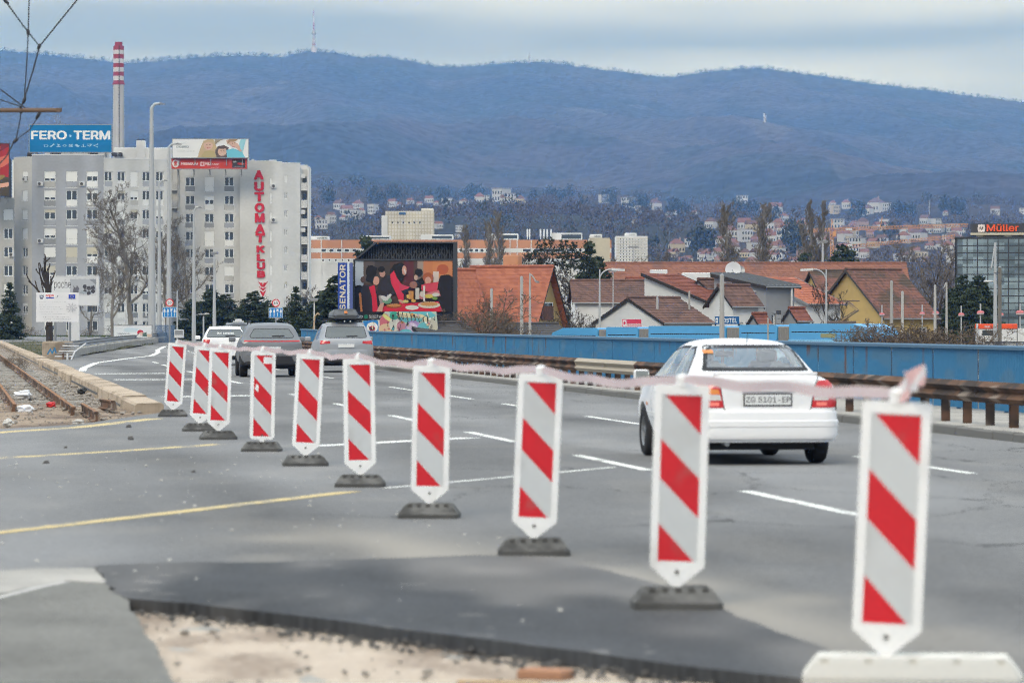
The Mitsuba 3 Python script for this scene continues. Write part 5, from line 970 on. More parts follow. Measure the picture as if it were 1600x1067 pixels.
for i in range(9):
    c, z = .20 + i * .076, .24
    g = [sg.Polygon([(c - .025, z - .05), (c + .022, z - .05), (c + .026, z + .03), (c - .026, z + .03)]).buffer(0), sg.LineString([(c - .022, z - .05), (c + .022, z + .06)]).buffer(.010), shapely.union_all([sg.box(c - .025, z - .05, c + .025, z - .02), sg.box(c - .012, z, c + .012, z + .06)]), ellipse(c, z, .028, .05, 0, 4), shapely.union_all([sg.box(c - .026, z - .05 + q * .04, c + .026, z - .03 + q * .04) for q in range(3)]), shapely.union_all([ellipse(c - .01, z + .02, .02, .03), ellipse(c + .01, z - .02, .02, .03)]), sg.LineString([(c - .025, z - .03), (c, z - .05), (c + .025, z - .03), (c, z - .03), (c, z + .05)]).buffer(.006), sg.LineString([(c - .025, z + .05), (c + .025, z + .05), (c, z - .03), (c - .02, z)]).buffer(.007), shapely.union_all([sg.LineString([(c - .02, z), (c + .02, z + .05)]).buffer(.006), sg.LineString([(c - .02, z), (c + .02, z - .05)]).buffer(.006), ellipse(c + .02, z + .05, .01, .018), ellipse(c + .02, z - .05, .01, .018), ellipse(c - .02, z, .01, .018)])][i]
    if i in (0, 3): g = g.difference(g.buffer(-.008))
    ft.append((g, ic))
roof_board('roof_billboard', 'large blue roof billboard with white capital letters and small icons', 46.5, 174.5, 196, 238, 576, ft)
og = [(sg.box(0, 0, 1, 1), (.40, .03, .03)), (sg.Polygon([(0, .55), (1, .95), (1, 1), (0, 1)]), (.20, .02, .02)), (ellipse(.3, .75, .5, .12, .4), (.62, .05, .04)), (ellipse(.7, .62, .5, .1, .3), (.65, .16, .10)), (sg.Polygon([(0, .0), (1, 0), (1, .35), (.5, .42), (0, .30)]), (.08, .06, .03)), (ellipse(.4, .28, .5, .07, .2), (.30, .20, .05)), (sg.LineString([(.1, .12), (1, .22)]).buffer(.04), (.72, .40, .28)), (ellipse(.2, .5, .3, .06, -.3), (.60, .10, .06))]
roof_board('roof_billboard', 'red and orange roof billboard cut off by the left edge of the view', -40, 14, 225, 306, 566, [(q if isinstance(q, (sg.Polygon, sg.MultiPolygon)) else q, c) for q, c in og], frame='roof_dark')
# ---- the lettered building
ab = thing('apartment_building', 'pale apartment block with tall red letters down its blank wall', 'building')
R2 = [284, 313, 341, 369, 396, 424, 451, 477, 503]; ROWS2 = R2
block(ab, 268, 590, 375, 590, 258, [297, 327, 358], R2, 1.45, 1.4, 'wall_light', .8, .45, capm='steel_white')
frF, wF, ztF = block(ab, 375, 589, 420, 588, 253, [], [], 1, 1, 'wall_light'); frN, wN, ztN = block(ab, 420, 588.02, 440.5, 588.8, 254, [423.5], [287, 310, 340, 369, 395, 422, 448, 476, 502], .32, 1.6, 'wall_light', 0, .2)
block(ab, 440.5, 588.82, 469, 590.5, 256, [447], [280, 306, 335, 363, 391, 419, 446, 474, 500], .55, 1.05, 'wall_light', 0, .3); frH, wH, ztH = seg(469, 596.02, 482.5, 602)[0], seg(469, 596.02, 482.5, 602)[1], Z(257, 597)
# loggias on the corner and beside the seam
def loggias(parent, px0, px1, d, tops, h, m, depth=1.6, acs=()):
    x0, x1 = X(px0, d), X(px1, d); k = d / FX
    add('loggia_back', box(x0, x1, d + depth, d + depth + .3, -2.3, Z(tops[0] - 22, d)), 'wall_beige', parent)
    add('loggia_side', box(x1 - .2, x1, d - .02, d + depth - .01, -2.3, Z(tops[0] - 24, d)), m, parent); add('loggia_side', box(x0, x0 + .15, d + .3, d + depth - .01, -2.3, Z(tops[0] - 24, d)), m, parent)
    for i, py in enumerate(tops):
        z = Z(py, d); w = add('balcony', cat(cbox(x0 + .15, x1 - .2, d - .25, d - .13, z - h, z, .02), box(x0 + .15, x1 - .2, d - .24, d + depth - .02, z - h - .18, z - h - .003)), 'wall_white' if i % 3 else 'wall_light', parent)
        for q in range(7): add('baluster', box(x0 + .25 + q * (x1 - x0 - .5) / 6 - .02, x0 + .25 + q * (x1 - x0 - .5) / 6 + .02, d - .27, d - .252, z - h, z), 'steel_grey', w)
        add('balcony_door', box(x0 + .3, x1 - .4, d + depth - .06, d + depth - .012, z - h, z + 1.0), 'pane', w)
        if i in acs: add('air_conditioner', cbox(x0 - .1, x0 + .8, d - .1, d + .3, z + .7, z + 1.35, .03), 'steel_white', parent)
loggias(ab, 469, 482.5, 591, [286, 313, 342, 370, 398, 425, 452, 478, 505], 1.0, 'wall_light', acs=(0, 2, 3)); loggias(ab, 267, 279, 589.5, [286, 314, 342, 371, 399, 427, 455], 1.0, 'wall_beige', 1.4)
add('rear_body', box(X(270, 606), X(481, 606), 603.5, 616, -2.3, Z(258, 604)), 'wall_light', ab)
for a, b, t in ((385, 389, 246), (393, 397, 249), (410, 412, 251), (421, 432, 250), (446, 449, 253), (378, 384, 250)): add('roof_vent', cbox(X(a, 594), X(b, 594), 594, 594.8, Z(256, 594), Z(t, 594), .04), 'steel_white' if t < 251 else 'roof_dark', ab)
mat('letter_red', (.58, .02, .04), .45); mat('letter_side', (.42, .40, .38), .5)
ls = thing('letter_sign', 'tall red vertical letters fixed to the blank pale wall', 'sign')
LT = [('A', 273), ('U', 291), ('T', 307), ('O', 324), ('M', 340), ('A', 357), ('T', 371.5), ('K', 389), ('L', 402), ('U', 415), ('B', 428)]
for i, (c, py) in enumerate(LT):
    px = 406 + (py - 273) * .022; x, z = frF.at(px, py); w, h = (1.5, 1.42) if i < 7 else (1.25, 1.05)
    tp_ = text_poly(c, 0, 0, w * .9, h * .9, True).buffer(.075); tp_ = tp_.union(shapely.union_all([sg.box(q - .12, .0, q + .12, .16) for q in ((.12, w * .78) if c in 'AK' else (w * .45,) if c == 'T' else ())])); serif = upright(tp_, -.10, 0); add('letter', move(serif, (x - w / 2, -.22, z - h / 2)), 'letter_red', ls, tw=frF.tw); add('letter_back', move(upright(tp_.buffer(.04), -.06, 0), (x - w * .54, -.15, z - h * .53)), 'letter_side', ls, tw=frF.tw)
x, z = frF.at(411, 452); k = .125
for i, q in enumerate(([(-6.5, 10), (-1, 2), (0, 4), (-1, 8), (-4, 8)], [(6.5, 10), (1, 2), (0, 4), (1, 8), (4, 8)], [(-5, 3), (0, -2), (5, 3), (0, 1)], [(-4, -1), (0, -10), (4, -1), (0, -4)])): add('emblem_piece', move(upright(sg.Polygon([(a * k, b * k) for a, b in q]).buffer(0), -.12, 0), (x, -.02, z)), 'letter_red', ls, tw=frF.tw)
SK, HB = (.60, .40, .31), (.50, .38, .22)
kid = [(sg.box(0, 0, 1, 1), (.74, .75, .75)), (text_poly('ZELIMO', .05, .76, .14, .09), (.45, .50, .52)), (text_poly('DOBRO', .05, .52, .165, .13, True), (.08, .12, .13)), (text_poly('SVIMA NAMA', .05, .30, .24, .11), (.55, .57, .58)),
       (sg.Polygon([(.33, 0), (.36, .45), (.40, .85), (.46, 1), (.54, 1), (.58, .6), (.62, 0)]), HB), (ellipse(.47, .66, .062, .25), SK), (sg.Polygon([(.40, .9), (.47, 1), (.54, .9), (.52, .8), (.47, .86), (.42, .78)]), HB), (ellipse(.452, .70, .009, .022), (.10, .07, .05)), (ellipse(.492, .70, .009, .022), (.10, .07, .05)), (ellipse(.472, .52, .024, .022), (.50, .14, .12)), (sg.Polygon([(.36, 0), (.42, .34), (.5, .38), (.56, .3), (.6, 0)]), (.44, .36, .18)),
       (sg.Polygon([(.58, 0), (.56, .35), (.60, .62), (.68, .68), (.74, .55), (.74, 0)]), (.13, .10, .09)), (ellipse(.655, .32, .058, .24), SK), (ellipse(.655, .56, .06, .09), (.10, .07, .06)), (ellipse(.64, .36, .008, .02), (.08, .06, .05)), (ellipse(.675, .36, .008, .02), (.08, .06, .05)), (ellipse(.655, .18, .022, .02), (.62, .55, .5)), (sg.Polygon([(.72, 0), (.71, .4), (.80, .50), (.92, .30), (.96, 0)]), (.16, .50, .62)), (sg.Polygon([(.86, .5), (.90, 1), (.97, 1), (.93, .3)]), (.30, .58, .66)), (ellipse(.80, .74, .062, .24, .3), SK), (sg.Polygon([(.72, .72), (.74, 1), (.86, 1), (.84, .9), (.77, .86)]), (.34, .22, .12)), (ellipse(.79, .77, .008, .02), (.10, .07, .05)), (ellipse(.822, .79, .008, .02), (.10, .07, .05)), (ellipse(.80, .60, .02, .025), (.5, .16, .14)), (sg.LineString([(.86, .55), (.90, .35)]).buffer(.02), SK), (sg.Polygon([(.56, .7), (.62, .9), (.68, 1), (.56, 1)]), (.30, .26, .20))]
roof_board('roof_billboard', 'white roof billboard showing three smiling children in a row', 270, 388, 218, 246.5, 583, kid)
red = [(sg.box(0, 0, 1, 1), (.56, .055, .035)), (ellipse(.055, .52, .045, .40), (.75, .72, .70)), (ellipse(.055, .62, .022, .18), (.56, .08, .05)), (sg.box(.035, .3, .075, .42), (.56, .08, .05)), (text_poly('PREMIUM', .125, .36, .225, .26, True), (.78, .75, .73)), (sg.box(.385, .26, .435, .68).difference(sg.box(.395, .34, .425, .60)), (.78, .72, .7)), (text_poly('PBZ', .45, .34, .075, .32, True), (.78, .75, .73)), (text_poly('CARD', .535, .36, .095, .18), (.75, .68, .66)), (text_poly('za dobre ljude', .52, .06, .11, .11), (.72, .55, .5)), (sg.box(.805, .08, .975, .92), (.05, .045, .05)), (ellipse(.90, .5, .03, .12), (.40, .03, .05)), (ellipse(.935, .48, .03, .12), (.52, .10, .06)), (sg.box(.82, .62, .86, .78), (.40, .38, .36)), (sg.box(.83, .2, .95, .25), (.3, .28, .28))]
roof_board('roof_billboard', 'long red card billboard directly under the children billboard', 268, 386, 248.5, 264, 583.6, red)
# aerials on the roof
for px, py0, py1, d, lab in ((88, 178, 198, 585, 'television aerial standing above the blue roof billboard'), (94, 186, 200, 586, 'lower television aerial beside the taller one over the blue billboard')):
    t = thing('roof_aerial', lab, 'aerial'); add('mast', cyl(X(px, d), d, Z(236, d), Z(py0, d), .04, .04, 6), 'steel_grey', t)
    for j in range(3): add('rod', box(X(px, d) - .55 + .1 * j, X(px, d) + .55 - .1 * j, d - .02, d + .02, Z(py0 + 4 + j * 3, d) - .02, Z(py0 + 4 + j * 3, d) + .02), 'steel_grey', t)
# the striped chimney
cs = thing('factory_chimney', 'tall factory chimney with red and white bands at its top', 'chimney'); d = 1500; k = d / FX; cx = X(185.5, d)
mat('chimney_grey', _plaster((.50, .50, .49), (.42, .41, .40)), .85); mat('chimney_red', (.34, .055, .075), .8); mat('chimney_white', (.62, .61, .60), .8)
add('shaft', lathe([(10.2 * k, Z(520, d)), (9.3 * k, Z(240, d)), (8.6 * k, Z(132, d))], 28, (cx, d, 0)), 'chimney_grey', cs, smooth=30)
e = [132, 126.5, 119.5, 113, 106, 99.5, 92.5, 85.5, 79, 72.5]
for i in range(9): add('red_band' if i % 2 == 0 else 'white_band', lathe([(8.45 * k, Z(e[i], d)), (8.35 * k, Z(e[i + 1], d))], 28, (cx, d, 0)), 'chimney_red' if i % 2 == 0 else 'chimney_white', cs, smooth=30)
add('rim', lathe([(8.4 * k, Z(72.5, d)), (5.9 * k, Z(72.4, d)), (5.9 * k, Z(66.5, d)), (5.2 * k, Z(66.5, d)), (5.2 * k, Z(74, d))], 28, (cx, d, 0)), 'chimney_red', cs, smooth=30); add('gallery', lathe([(8.6 * k, Z(133, d)), (9.6 * k, Z(132.6, d)), (9.6 * k, Z(130.5, d)), (8.45 * k, Z(130, d))], 28, (cx, d, 0)), 'chimney_red', cs)
add('ladder', cat(box(cx + 1.5 * k, cx + 1.75 * k, d - 10.2 * k, d - 8.3 * k, Z(240, d), Z(72, d)), box(cx + 2.1 * k, cx + 2.35 * k, d - 10.2 * k, d - 8.3 * k, Z(240, d), Z(72, d))), 'roof_dark', cs)
# tram overhead wires at the top left
mat('wire', (.045, .045, .05), .6); mat('bracket_rust', (.16, .105, .075), .7); mat('insulator', (.03, .03, .035), .4)
ow = thing('overhead_wires', 'dark tram contact wires meeting at a brown bracket arm, upper left', 'overhead wires'); d = 58
def wire(p, r=.011, dd=(0, 0)): add('wire', tube([W(a, b, d + (dd[0] + (dd[1] - dd[0]) * i / max(1, len(p) - 1))) for i, (a, b) in enumerate(p)], r, 6), 'wire', ow)
wire([(420, -370), (126, -6), (62, 73)], .012, (0, 0)); wire([(62, 73), (52, 110), (38, 156)], .0125); wire([(52, -260), (46, -6), (44.5, 50), (42, 100), (38, 156)], .010); wire([(-150, -170), (10, 4), (36, 40), (62, 73)], .010, (-18, 0)); wire([(38, 156), (33, 168), (32, 186), (26, 215), (10, 245), (-6, 262), (-160, 330)], .010); wire([(-170, 110), (-6, 154), (33, 167)], .009, (-8, 0)); wire([(60, 182), (46, 204), (22, 221)], .009)
add('bracket_arm', tube([W(-160, 173.5, d), W(92, 172.5, d)], .035, 10), 'bracket_rust', ow); q_ = W(-162, 173, d); add('mast', cyl(q_[0], q_[1], -.2, q_[2] + 1.6, .14, .10, 12), 'steel_grey', ow); add('stay', tube([q_ + [0, 0, 1.5], W(40, 172.5, d) + [0, 0, .03]], .012, 6), 'wire', ow); add('arm_cap', move(lathe([(.001, -.03), (.05, -.03), (.05, .03), (.001, .03)], 10), W(92, 172.5, d)), 'bracket_rust', ow)
for a, b, a2, b2 in ((43.6, 46, 44.8, 56), (59, 78, 64, 69), (36, 163, 40, 151), (32, 166, 33.5, 178), (56, 187, 63, 175), (6, 0, 14, 7), (20, 224, 28, 217)): add('insulator', tube([W(a, b, d), W((a * 2 + a2) / 3, (b * 2 + b2) / 3, d), W((a + 2 * a2) / 3, (b + 2 * b2) / 3, d), W(a2, b2, d)], [.014, .026, .026, .014], 8), 'insulator', ow)
# ---------------------------------------------------------------- houses below the road
GZ = -2.3
def _tiles(c1, c2, c3, moss=0.0):
    def fn(p, n, uv):
        r = cell_rand(dr.floor((p.x + p.y * .7) / .21 + .5 * dr.floor(p.z / .2)), dr.floor(p.z / .2)); m = fbm(p.x * .7, p.y * .7, p.z * .7, octaves=4)
        c = mix(mix(c1, c2, smoothstep(.3, .8, r)), c3, smoothstep(.52, .78, m)); return mix(c, (.07, .065, .05), smoothstep(.45, .7, fbm(p.x * .5 + 9, p.y * .5, p.z * .9, octaves=4)) * moss) if moss else c
    return proc(fn)
mat('tile_orange', _tiles((.29, .115, .075), (.24, .09, .06), (.20, .09, .07)), .85, spec=.2); mat('tile_hall', _tiles((.27, .125, .085), (.22, .10, .07), (.19, .105, .085)), .88, spec=.2); mat('tile_bright', _tiles((.40, .15, .09), (.34, .12, .075), (.28, .11, .08)), .85, spec=.2); mat('tile_brown', _tiles((.17, .10, .08), (.125, .075, .062), (.10, .07, .062)), .88, spec=.2); mat('tile_red', _tiles((.22, .085, .06), (.17, .068, .052), (.13, .07, .06)), .87, spec=.2); mat('tile_worn', _tiles((.21, .10, .075), (.145, .08, .065), (.10, .075, .065), .75), .9, spec=.2); mat('sheet_roof', (.13, .14, .15), .6); mat('slate', (.075, .07, .068), .8)
mat('wall_yellow', _plaster((.52, .375, .15), (.40, .28, .12)), .85); mat('wall_grey', _plaster((.28, .29, .305), (.23, .235, .245)), .85); mat('wall_cream', _plaster((.55, .50, .38), (.42, .38, .30)), .85); mat('timber_dark', (.035, .03, .028), .8); mat('wall_orange', _plaster((.56, .27, .15), (.46, .22, .125)), .85)
def slope(L, run, rise, m_name, parent, tw_fr, x0, y0, z0, flip=1, course=.34, over=.0):
    """a tiled roof slope: lapped courses from the eave (y0, z0) up over run and rise; flip -1 mirrors it to the far side"""
    n = max(3, int(math.hypot(run, rise) / course)); v, f = [], []; t = .05; r = np.random.default_rng(int(abs(x0 * 7 + z0 * 13 + L * 3)) + 1)
    nx = max(2, int(L / .55)); xs = np.linspace(x0, x0 + L, nx + 1)
    for i in range(n):
        a, b = i / n, min(1.0, (i + 1.15) / n); j = r.normal(0, .010, nx + 1)
        lo = np.column_stack([xs, np.full(nx + 1, y0 + flip * run * a), z0 + rise * a + t + j]); hi = np.column_stack([xs, np.full(nx + 1, y0 + flip * run * b), z0 + rise * b + j * .3]); dn = lo - [0, 0, t + .03]
        k = len(v); v += [*dn, *lo, *hi]; m = nx + 1
        for q in range(nx): f += [[k + q, k + q + 1, k + m + q + 1, k + m + q], [k + m + q, k + m + q + 1, k + 2 * m + q + 1, k + 2 * m + q]]
    return add('roof', (np.array(v), np.array(f)), m_name, parent, tw=tw_fr, kind='stuff')
def gable(name, label, fr, L, w, ze, zr, wall, roof, over=.35, verge='timber_dark', wins=(), ridge=True, catg='house', zg=None, back=True):
    """house with its ridge along local x from 0 to L, front eave at y = 0, rear eave at y = w"""
    t = thing(name, label, catg); zg = GZ if zg is None else zg; h = w / 2; rise = zr - ze
    end = sg.Polygon([(.02, zg), (w - .02, zg), (w - .02, ze), (h, zr - .06), (.02, ze)])
    for x in ((0, .25), (L - .25, L)): add('gable_wall', sideways(end, *x), wall, t, tw=fr.tw)
    fw, bw = [q for q in wins if q[0] == 'f'], [q for q in wins if q[0] != 'f']
    p = sg.box(.251, zg, L - .251, ze - .02)
    for _, x, z, a, b in fw: p = p.difference(sg.box(x, z, x + a, z + b))
    add('front_wall', upright(p, .022, .24), wall, t, tw=fr.tw); add('rear_wall', box(.251, L - .251, w - .24, w - .022, zg, ze - .02), wall, t, tw=fr.tw)
    for _, x, z, a, b in fw: window(t, Frame(*(fr.put((np.array([[0, .022, 0]]), np.array([[0, 0, 0]])))[0][0]), fr.rz), x, z, a, b, '2' if a > .8 else '1', rw.choice([0, 0, .3]))
    for side, yy, z, a, b in bw:               # windows in the end walls, built as framed boxes standing in front
        xx = -.001 if side == 'l' else L + .001; s = -1 if side == 'l' else 1
        g = add('window', cat(*[box(min(xx, xx + s * .05), max(xx, xx + s * .05), *q) for q in ((yy, yy + a, z, z + .07), (yy, yy + a, z + b - .07, z + b), (yy, yy + .07, z + .07, z + b - .07), (yy + a - .07, yy + a, z + .07, z + b - .07), (yy + a / 2 - .03, yy + a / 2 + .03, z + .07, z + b - .07))]), 'window_white', t, tw=fr.tw)
        add('pane', box(min(xx, xx + s * .02), max(xx, xx + s * .02), yy + .07, yy + a - .07, z + .07, z + b - .07), 'pane', g, tw=fr.tw)
    dz = over * rise / h
    slope(L + 2 * over, h + over, rise + dz, roof, t, fr.tw, -over, -over, ze - dz, 1); slope(L + 2 * over, h + over, rise + dz, roof, t, fr.tw, -over, w + over, ze - dz, -1)
    if ridge: add('ridge_tiles', tube([[-over, h, zr + .05], [L + over, h, zr + .05]], .11, 8), roof, t, tw=fr.tw)
    for x in (-over, L + over - .05):
        add('verge', cat(hexa([(x, -over, ze - dz - .16), (x + .05, -over, ze - dz - .16), (x + .05, h, zr - .18), (x, h, zr - .18), (x, -over, ze - dz - .005), (x + .05, -over, ze - dz - .005), (x + .05, h, zr - .02), (x, h, zr - .02)]), hexa([(x, h, zr - .18), (x + .05, h, zr - .18), (x + .05, w + over, ze - dz - .16), (x, w + over, ze - dz - .16), (x, h, zr - .02), (x + .05, h, zr - .02), (x + .05, w + over, ze - dz - .005), (x, w + over, ze - dz - .005)])), verge, t, tw=fr.tw)
    add('gutter', tube([[-over, -over - .06, ze - dz - .02], [L + over, -over - .06, ze - dz - .02]], .06, 6), 'steel_grey', t, tw=fr.tw)
    return t
def mono(name, label, fr, L, w, ze, zr, wall, roof, over=.3, wins=(), side=(), verge='timber_dark', catg='house', seams=0):
    """house with one roof slope: eave along local x at y = 0, rising to y = w"""
    t = thing(name, label, catg); rise = zr - ze; end = sg.Polygon([(.02, GZ), (w, GZ), (w, zr - .04), (.02, ze)])
    e2 = end
    for y, z, a, b in side: e2 = e2.difference(sg.box(y, z, y + a, z + b))
    add('end_wall', sideways(e2, 0, .25), wall, t, tw=fr.tw); add('end_wall', sideways(end, L - .25, L), wall, t, tw=fr.tw); p = sg.box(.251, GZ, L - .251, ze - .02)
    for x, z, a, b in wins: p = p.difference(sg.box(x, z, x + a, z + b))
    add('front_wall', upright(p, .022, .24), wall, t, tw=fr.tw); add('rear_wall', box(.251, L - .251, w - .24, w - .01, GZ, zr - .2), wall, t, tw=fr.tw)
    for x, z, a, b in wins: window(t, Frame(*(fr.put((np.array([[0, .022, 0]]), np.array([[0, 0, 0]])))[0][0]), fr.rz), x, z, a, b, '2' if a > .8 else '1', rw.choice([0, 0, .3]))
    for y, z, a, b in side:                    # windows in the left end wall
        g = add('window', cat(*[box(-.04, .06, *q) for q in ((y, y + a, z, z + .09), (y, y + a, z + b - .09, z + b), (y, y + .09, z + .09, z + b - .09), (y + a - .09, y + a, z + .09, z + b - .09))]), 'window_white', t, tw=fr.tw); add('pane', box(.0, .03, y + .09, y + a - .09, z + .09, z + b - .09), 'pane', g, tw=fr.tw)
    dz = over * rise / w
    if seams:
        add('roof', hexa([(-over, -over, ze - dz), (L + over, -over, ze - dz), (L + over, w + .1, zr), (-over, w + .1, zr), (-over, -over, ze - dz + .12), (L + over, -over, ze - dz + .12), (L + over, w + .1, zr + .12), (-over, w + .1, zr + .12)]), roof, t, tw=fr.tw)
        for q in np.linspace(-over + .1, L + over - .1, seams): add('standing_seam', hexa([(q, -over, ze - dz + .122), (q + .05, -over, ze - dz + .122), (q + .05, w + .1, zr + .122), (q, w + .1, zr + .122), (q, -over, ze - dz + .17), (q + .05, -over, ze - dz + .17), (q + .05, w + .1, zr + .17), (q, w + .1, zr + .17)]), roof, t, tw=fr.tw)
    else: slope(L + 2 * over, w + over, rise + dz, roof, t, fr.tw, -over, -over, ze - dz, 1)
    for x in (-over - .05, L + over + .001): add('verge', hexa([(x, -over, ze - dz - .16), (x + .049, -over, ze - dz - .16), (x + .049, w, zr - .2), (x, w, zr - .2), (x, -over, ze - dz + .04), (x + .049, -over, ze - dz + .04), (x + .049, w, zr + .04), (x, w, zr + .04)]), verge, t, tw=fr.tw)
    add('gutter', tube([[-over, -over - .06, ze - dz - .02], [L + over, -over - .06, ze - dz - .02]], .06, 6), 'steel_grey', t, tw=fr.tw); return t
def deg(a): return math.radians(a)
# steep orange house behind the screen
fr = Frame(X(716, 272), 270, 0, deg(-26)); k = 270 / FX
h1 = gable('house', 'house with a steep bright orange roof and yellow gable, behind the video screen', fr, 5.5, 6.0, .75, Z(417, 270), 'wall_yellow', 'tile_bright', .55, wins=[('r', 2.3, 1.9, 1.6, 1.1), ('r', 2.3, .2, 1.6, .9)])
add('carved_panel', box(5.52, 5.6, 2.0, 3.9, 1.75, 2.75), 'tile_worn', h1, tw=fr.tw); add('chimney', cbox(1.9, 3.1, 3.3, 4.0, 4.6, 6.35, .05), 'wall_orange', h1, tw=fr.tw)
fr2 = Frame(X(690, 268), 266, 0, deg(38)); gable('house', 'lower steep orange wing with dark eaves beside the right edge of the video screen', fr2, 4.2, 4.4, .55, Z(421, 266), 'wall_yellow', 'tile_bright', .5)
# brown-roofed house and its neighbours
fr = Frame(X(899, 288), 288, 0, deg(2)); gable('house', 'low white house with a long dark brown tiled roof and twin windows', fr, 5.9, 7.0, Z(471, 288), Z(439, 290), 'wall_white', 'tile_brown', .25, wins=[('f', .75, -.05, .95, 1.25), ('f', 1.9, -.05, .95, 1.25), ('f', 3.9, -.05, .95, 1.3)])
fr = Frame(X(1037, 248), 248, 0, deg(44)); gable('shed', 'white shed with a faded brown roof, gable towards the tram', fr, 4.6, 6.2, Z(503, 248), Z(466, 250), 'wall_white', 'tile_brown', .18, wins=[], catg='shed')
fr = Frame(X(1112, 262), 262, 0, deg(42))
h4 = mono('hostel_house', 'tall white house with a red-brown roof falling to the right, a blue sign below', fr, 2.9, 6.6, Z(472, 262), Z(427, 266), 'wall_white', 'tile_red', .3, wins=[(.45, .35, .5, 1.5), (1.15, .35, .5, 1.5), (1.85, .35, .5, 1.5)])
fr = Frame(X(1146, 255), 255, 0, deg(30)); gable('hostel_house', 'lower white wing with a brown roof and narrow tall windows, right of the hostel sign', fr, 2.0, 3.0, Z(474, 255), Z(447, 257), 'wall_white', 'tile_brown', .3, wins=[('f', .35, .2, .45, 1.4), ('f', .95, .2, .45, 1.4), ('f', 1.5, .2, .45, 1.4)])
fr = Frame(X(1105, 266), 266, 0, deg(44)); gable('dormer', 'small pointed dormer on the red-brown roof of the hostel', fr, 1.6, 1.6, Z(450, 266), Z(437, 266), 'wall_grey', 'tile_brown', .1, catg='dormer', zg=Z(465, 266))
hs = [(sg.box(0, 0, 1, 1), (.015, .10, .27)), (sg.box(.03, .2, .13, .8), WHITE), (sg.box(.06, .38, .10, .62), (.015, .10, .27)), (sg.box(.17, .14, .30, .86), (.35, .42, .48)), (text_poly('H', .19, .22, .09, .56, True), (.06, .08, .12)), (text_poly('OSTEL', .33, .2, .58, .58, True), (.78, .80, .82))]
board('hostel_sign', 'blue hostel sign with white capital letters under the eaves', 'sign', 1117, 1155, 494.5, 506.5, 246, hs, 'steel_grey', .1, rim=0)
rs = [(sg.box(0, 0, 1, 1), (.62, .05, .10)), (sg.box(.04, .06, .96, .42), (.66, .55, .55)), (sg.box(.03, .08, .22, .9), WHITE), (ellipse(.125, .5, .06, .25), (.62, .05, .10)), (text_poly('PEKARNICA', .26, .12, .66, .24, True), (.55, .08, .12))]
board('shop_sign', 'red and white shop sign on the shed roof left of the blue hostel sign', 'sign', 972, 1002, 499, 510.5, 243, rs, 'steel_grey', .1, rim=0)
add('lean_to_roof', hexa([W(915, 511, 262), W(972, 511, 258), W(972, 510.5, 258) + [0, 0, -.1], W(915, 510.5, 262) + [0, 0, -.1], W(930, 503, 270), W(978, 503, 266), W(978, 502.5, 266) + [0, 0, .12], W(930, 502.5, 270) + [0, 0, .12]]), 'slate', label='dark flat lean-to roof left of the red shop sign', cat='roof shed')
# grey modern house with a single-pitch roof
d = 262; fr = Frame(X(1197, d), d, 0, deg(40)); k = d / FX
t = mono('modern_house', 'grey rendered house with a dark single-pitch metal roof and narrow tall windows', fr, 2.7, 5.2, Z(447, d), Z(428.5, d + 3), 'wall_grey', 'sheet_roof', .3, wins=[(.55, -.1, .4, 2.3), (1.65, -.1, .4, 2.3)], side=[(3.4, Z(449, d), .75, .42)], seams=9)
for a, q, z0, z1, r_ in ((1178, 2.0, 468, 456, .3), (1178, 2.0, 456, 453, .5), (1178, 2.0, 453, 449, .1), (1167, 2.9, 466, 461, .16), (1170, 2.6, 466, 460, .16)):
    x_, _ = 0, 0; p = W(a, 460, d + q - .9); add('duct', cyl(p[0], p[1], Z(z0, p[1]), Z(z1, p[1]), r_, .12 if r_ == .5 else r_, 12), 'steel_white', t)
p = W(1178, 468, d + 1.1); add('duct', cbox(p[0] - .35, p[0] + .35, p[1] - .2, p[1] + .5, Z(471, d), Z(466.5, d), .04), 'steel_white', t); add('downpipe', cyl(X(1237, d + 1.2), d + 1.2, GZ, Z(449, d), .07, None, 8), 'steel_white', t)
dk = thing('satellite_dish', 'white satellite dish on the ridge of the grey house', 'dish'); dm = lathe([(.001, .0), (.3, .05), (.55, .17), (.56, .18), (.3, .07), (.001, .02)], 20); q = lean(dm, deg(75), 0); add('reflector', move(q, W(1146, 422, 267.5), deg(-12)), 'steel_white', dk, smooth=40); add('mast', cyl(*W(1146, 422, 267.9)[:2], Z(436, 267.0), Z(422, 267.0), .05, .05, 8), 'steel_grey', dk); add('feed_arm', tube([W(1146, 425, 267.2), W(1144, 421.5, 266.7)], .025, 6), 'steel_grey', dk)
dk = thing('satellite_dish', 'smaller white dish right of the large one on the grey house', 'dish'); add('reflector', move(lean(lathe([(.001, 0), (.2, .04), (.33, .11), (.34, .12), (.2, .05), (.001, .02)], 16), deg(70), 0), W(1156, 423, 268.5), deg(15)), 'steel_grey', dk, smooth=40); add('mast', cyl(*W(1156, 423, 268.8)[:2], Z(436, 268.0), Z(423, 268.0), .04, .04, 8), 'steel_grey', dk)
sgt = thing('stacked_sign', 'grey sign stack with three panels beside the grey house', 'sign'); d = 250
for i, (a, b) in enumerate(((485, 491), (492, 498), (499, 506))): add('panel', cbox(X(1213, d), X(1220.5, d), d, d + .15, Z(b, d), Z(a, d), .01), 'wall_grey' if i else 'roof_dark', sgt)
add('post', cyl(X(1217, d), d + .2, GZ, Z(484, d), .06), 'steel_grey', sgt)
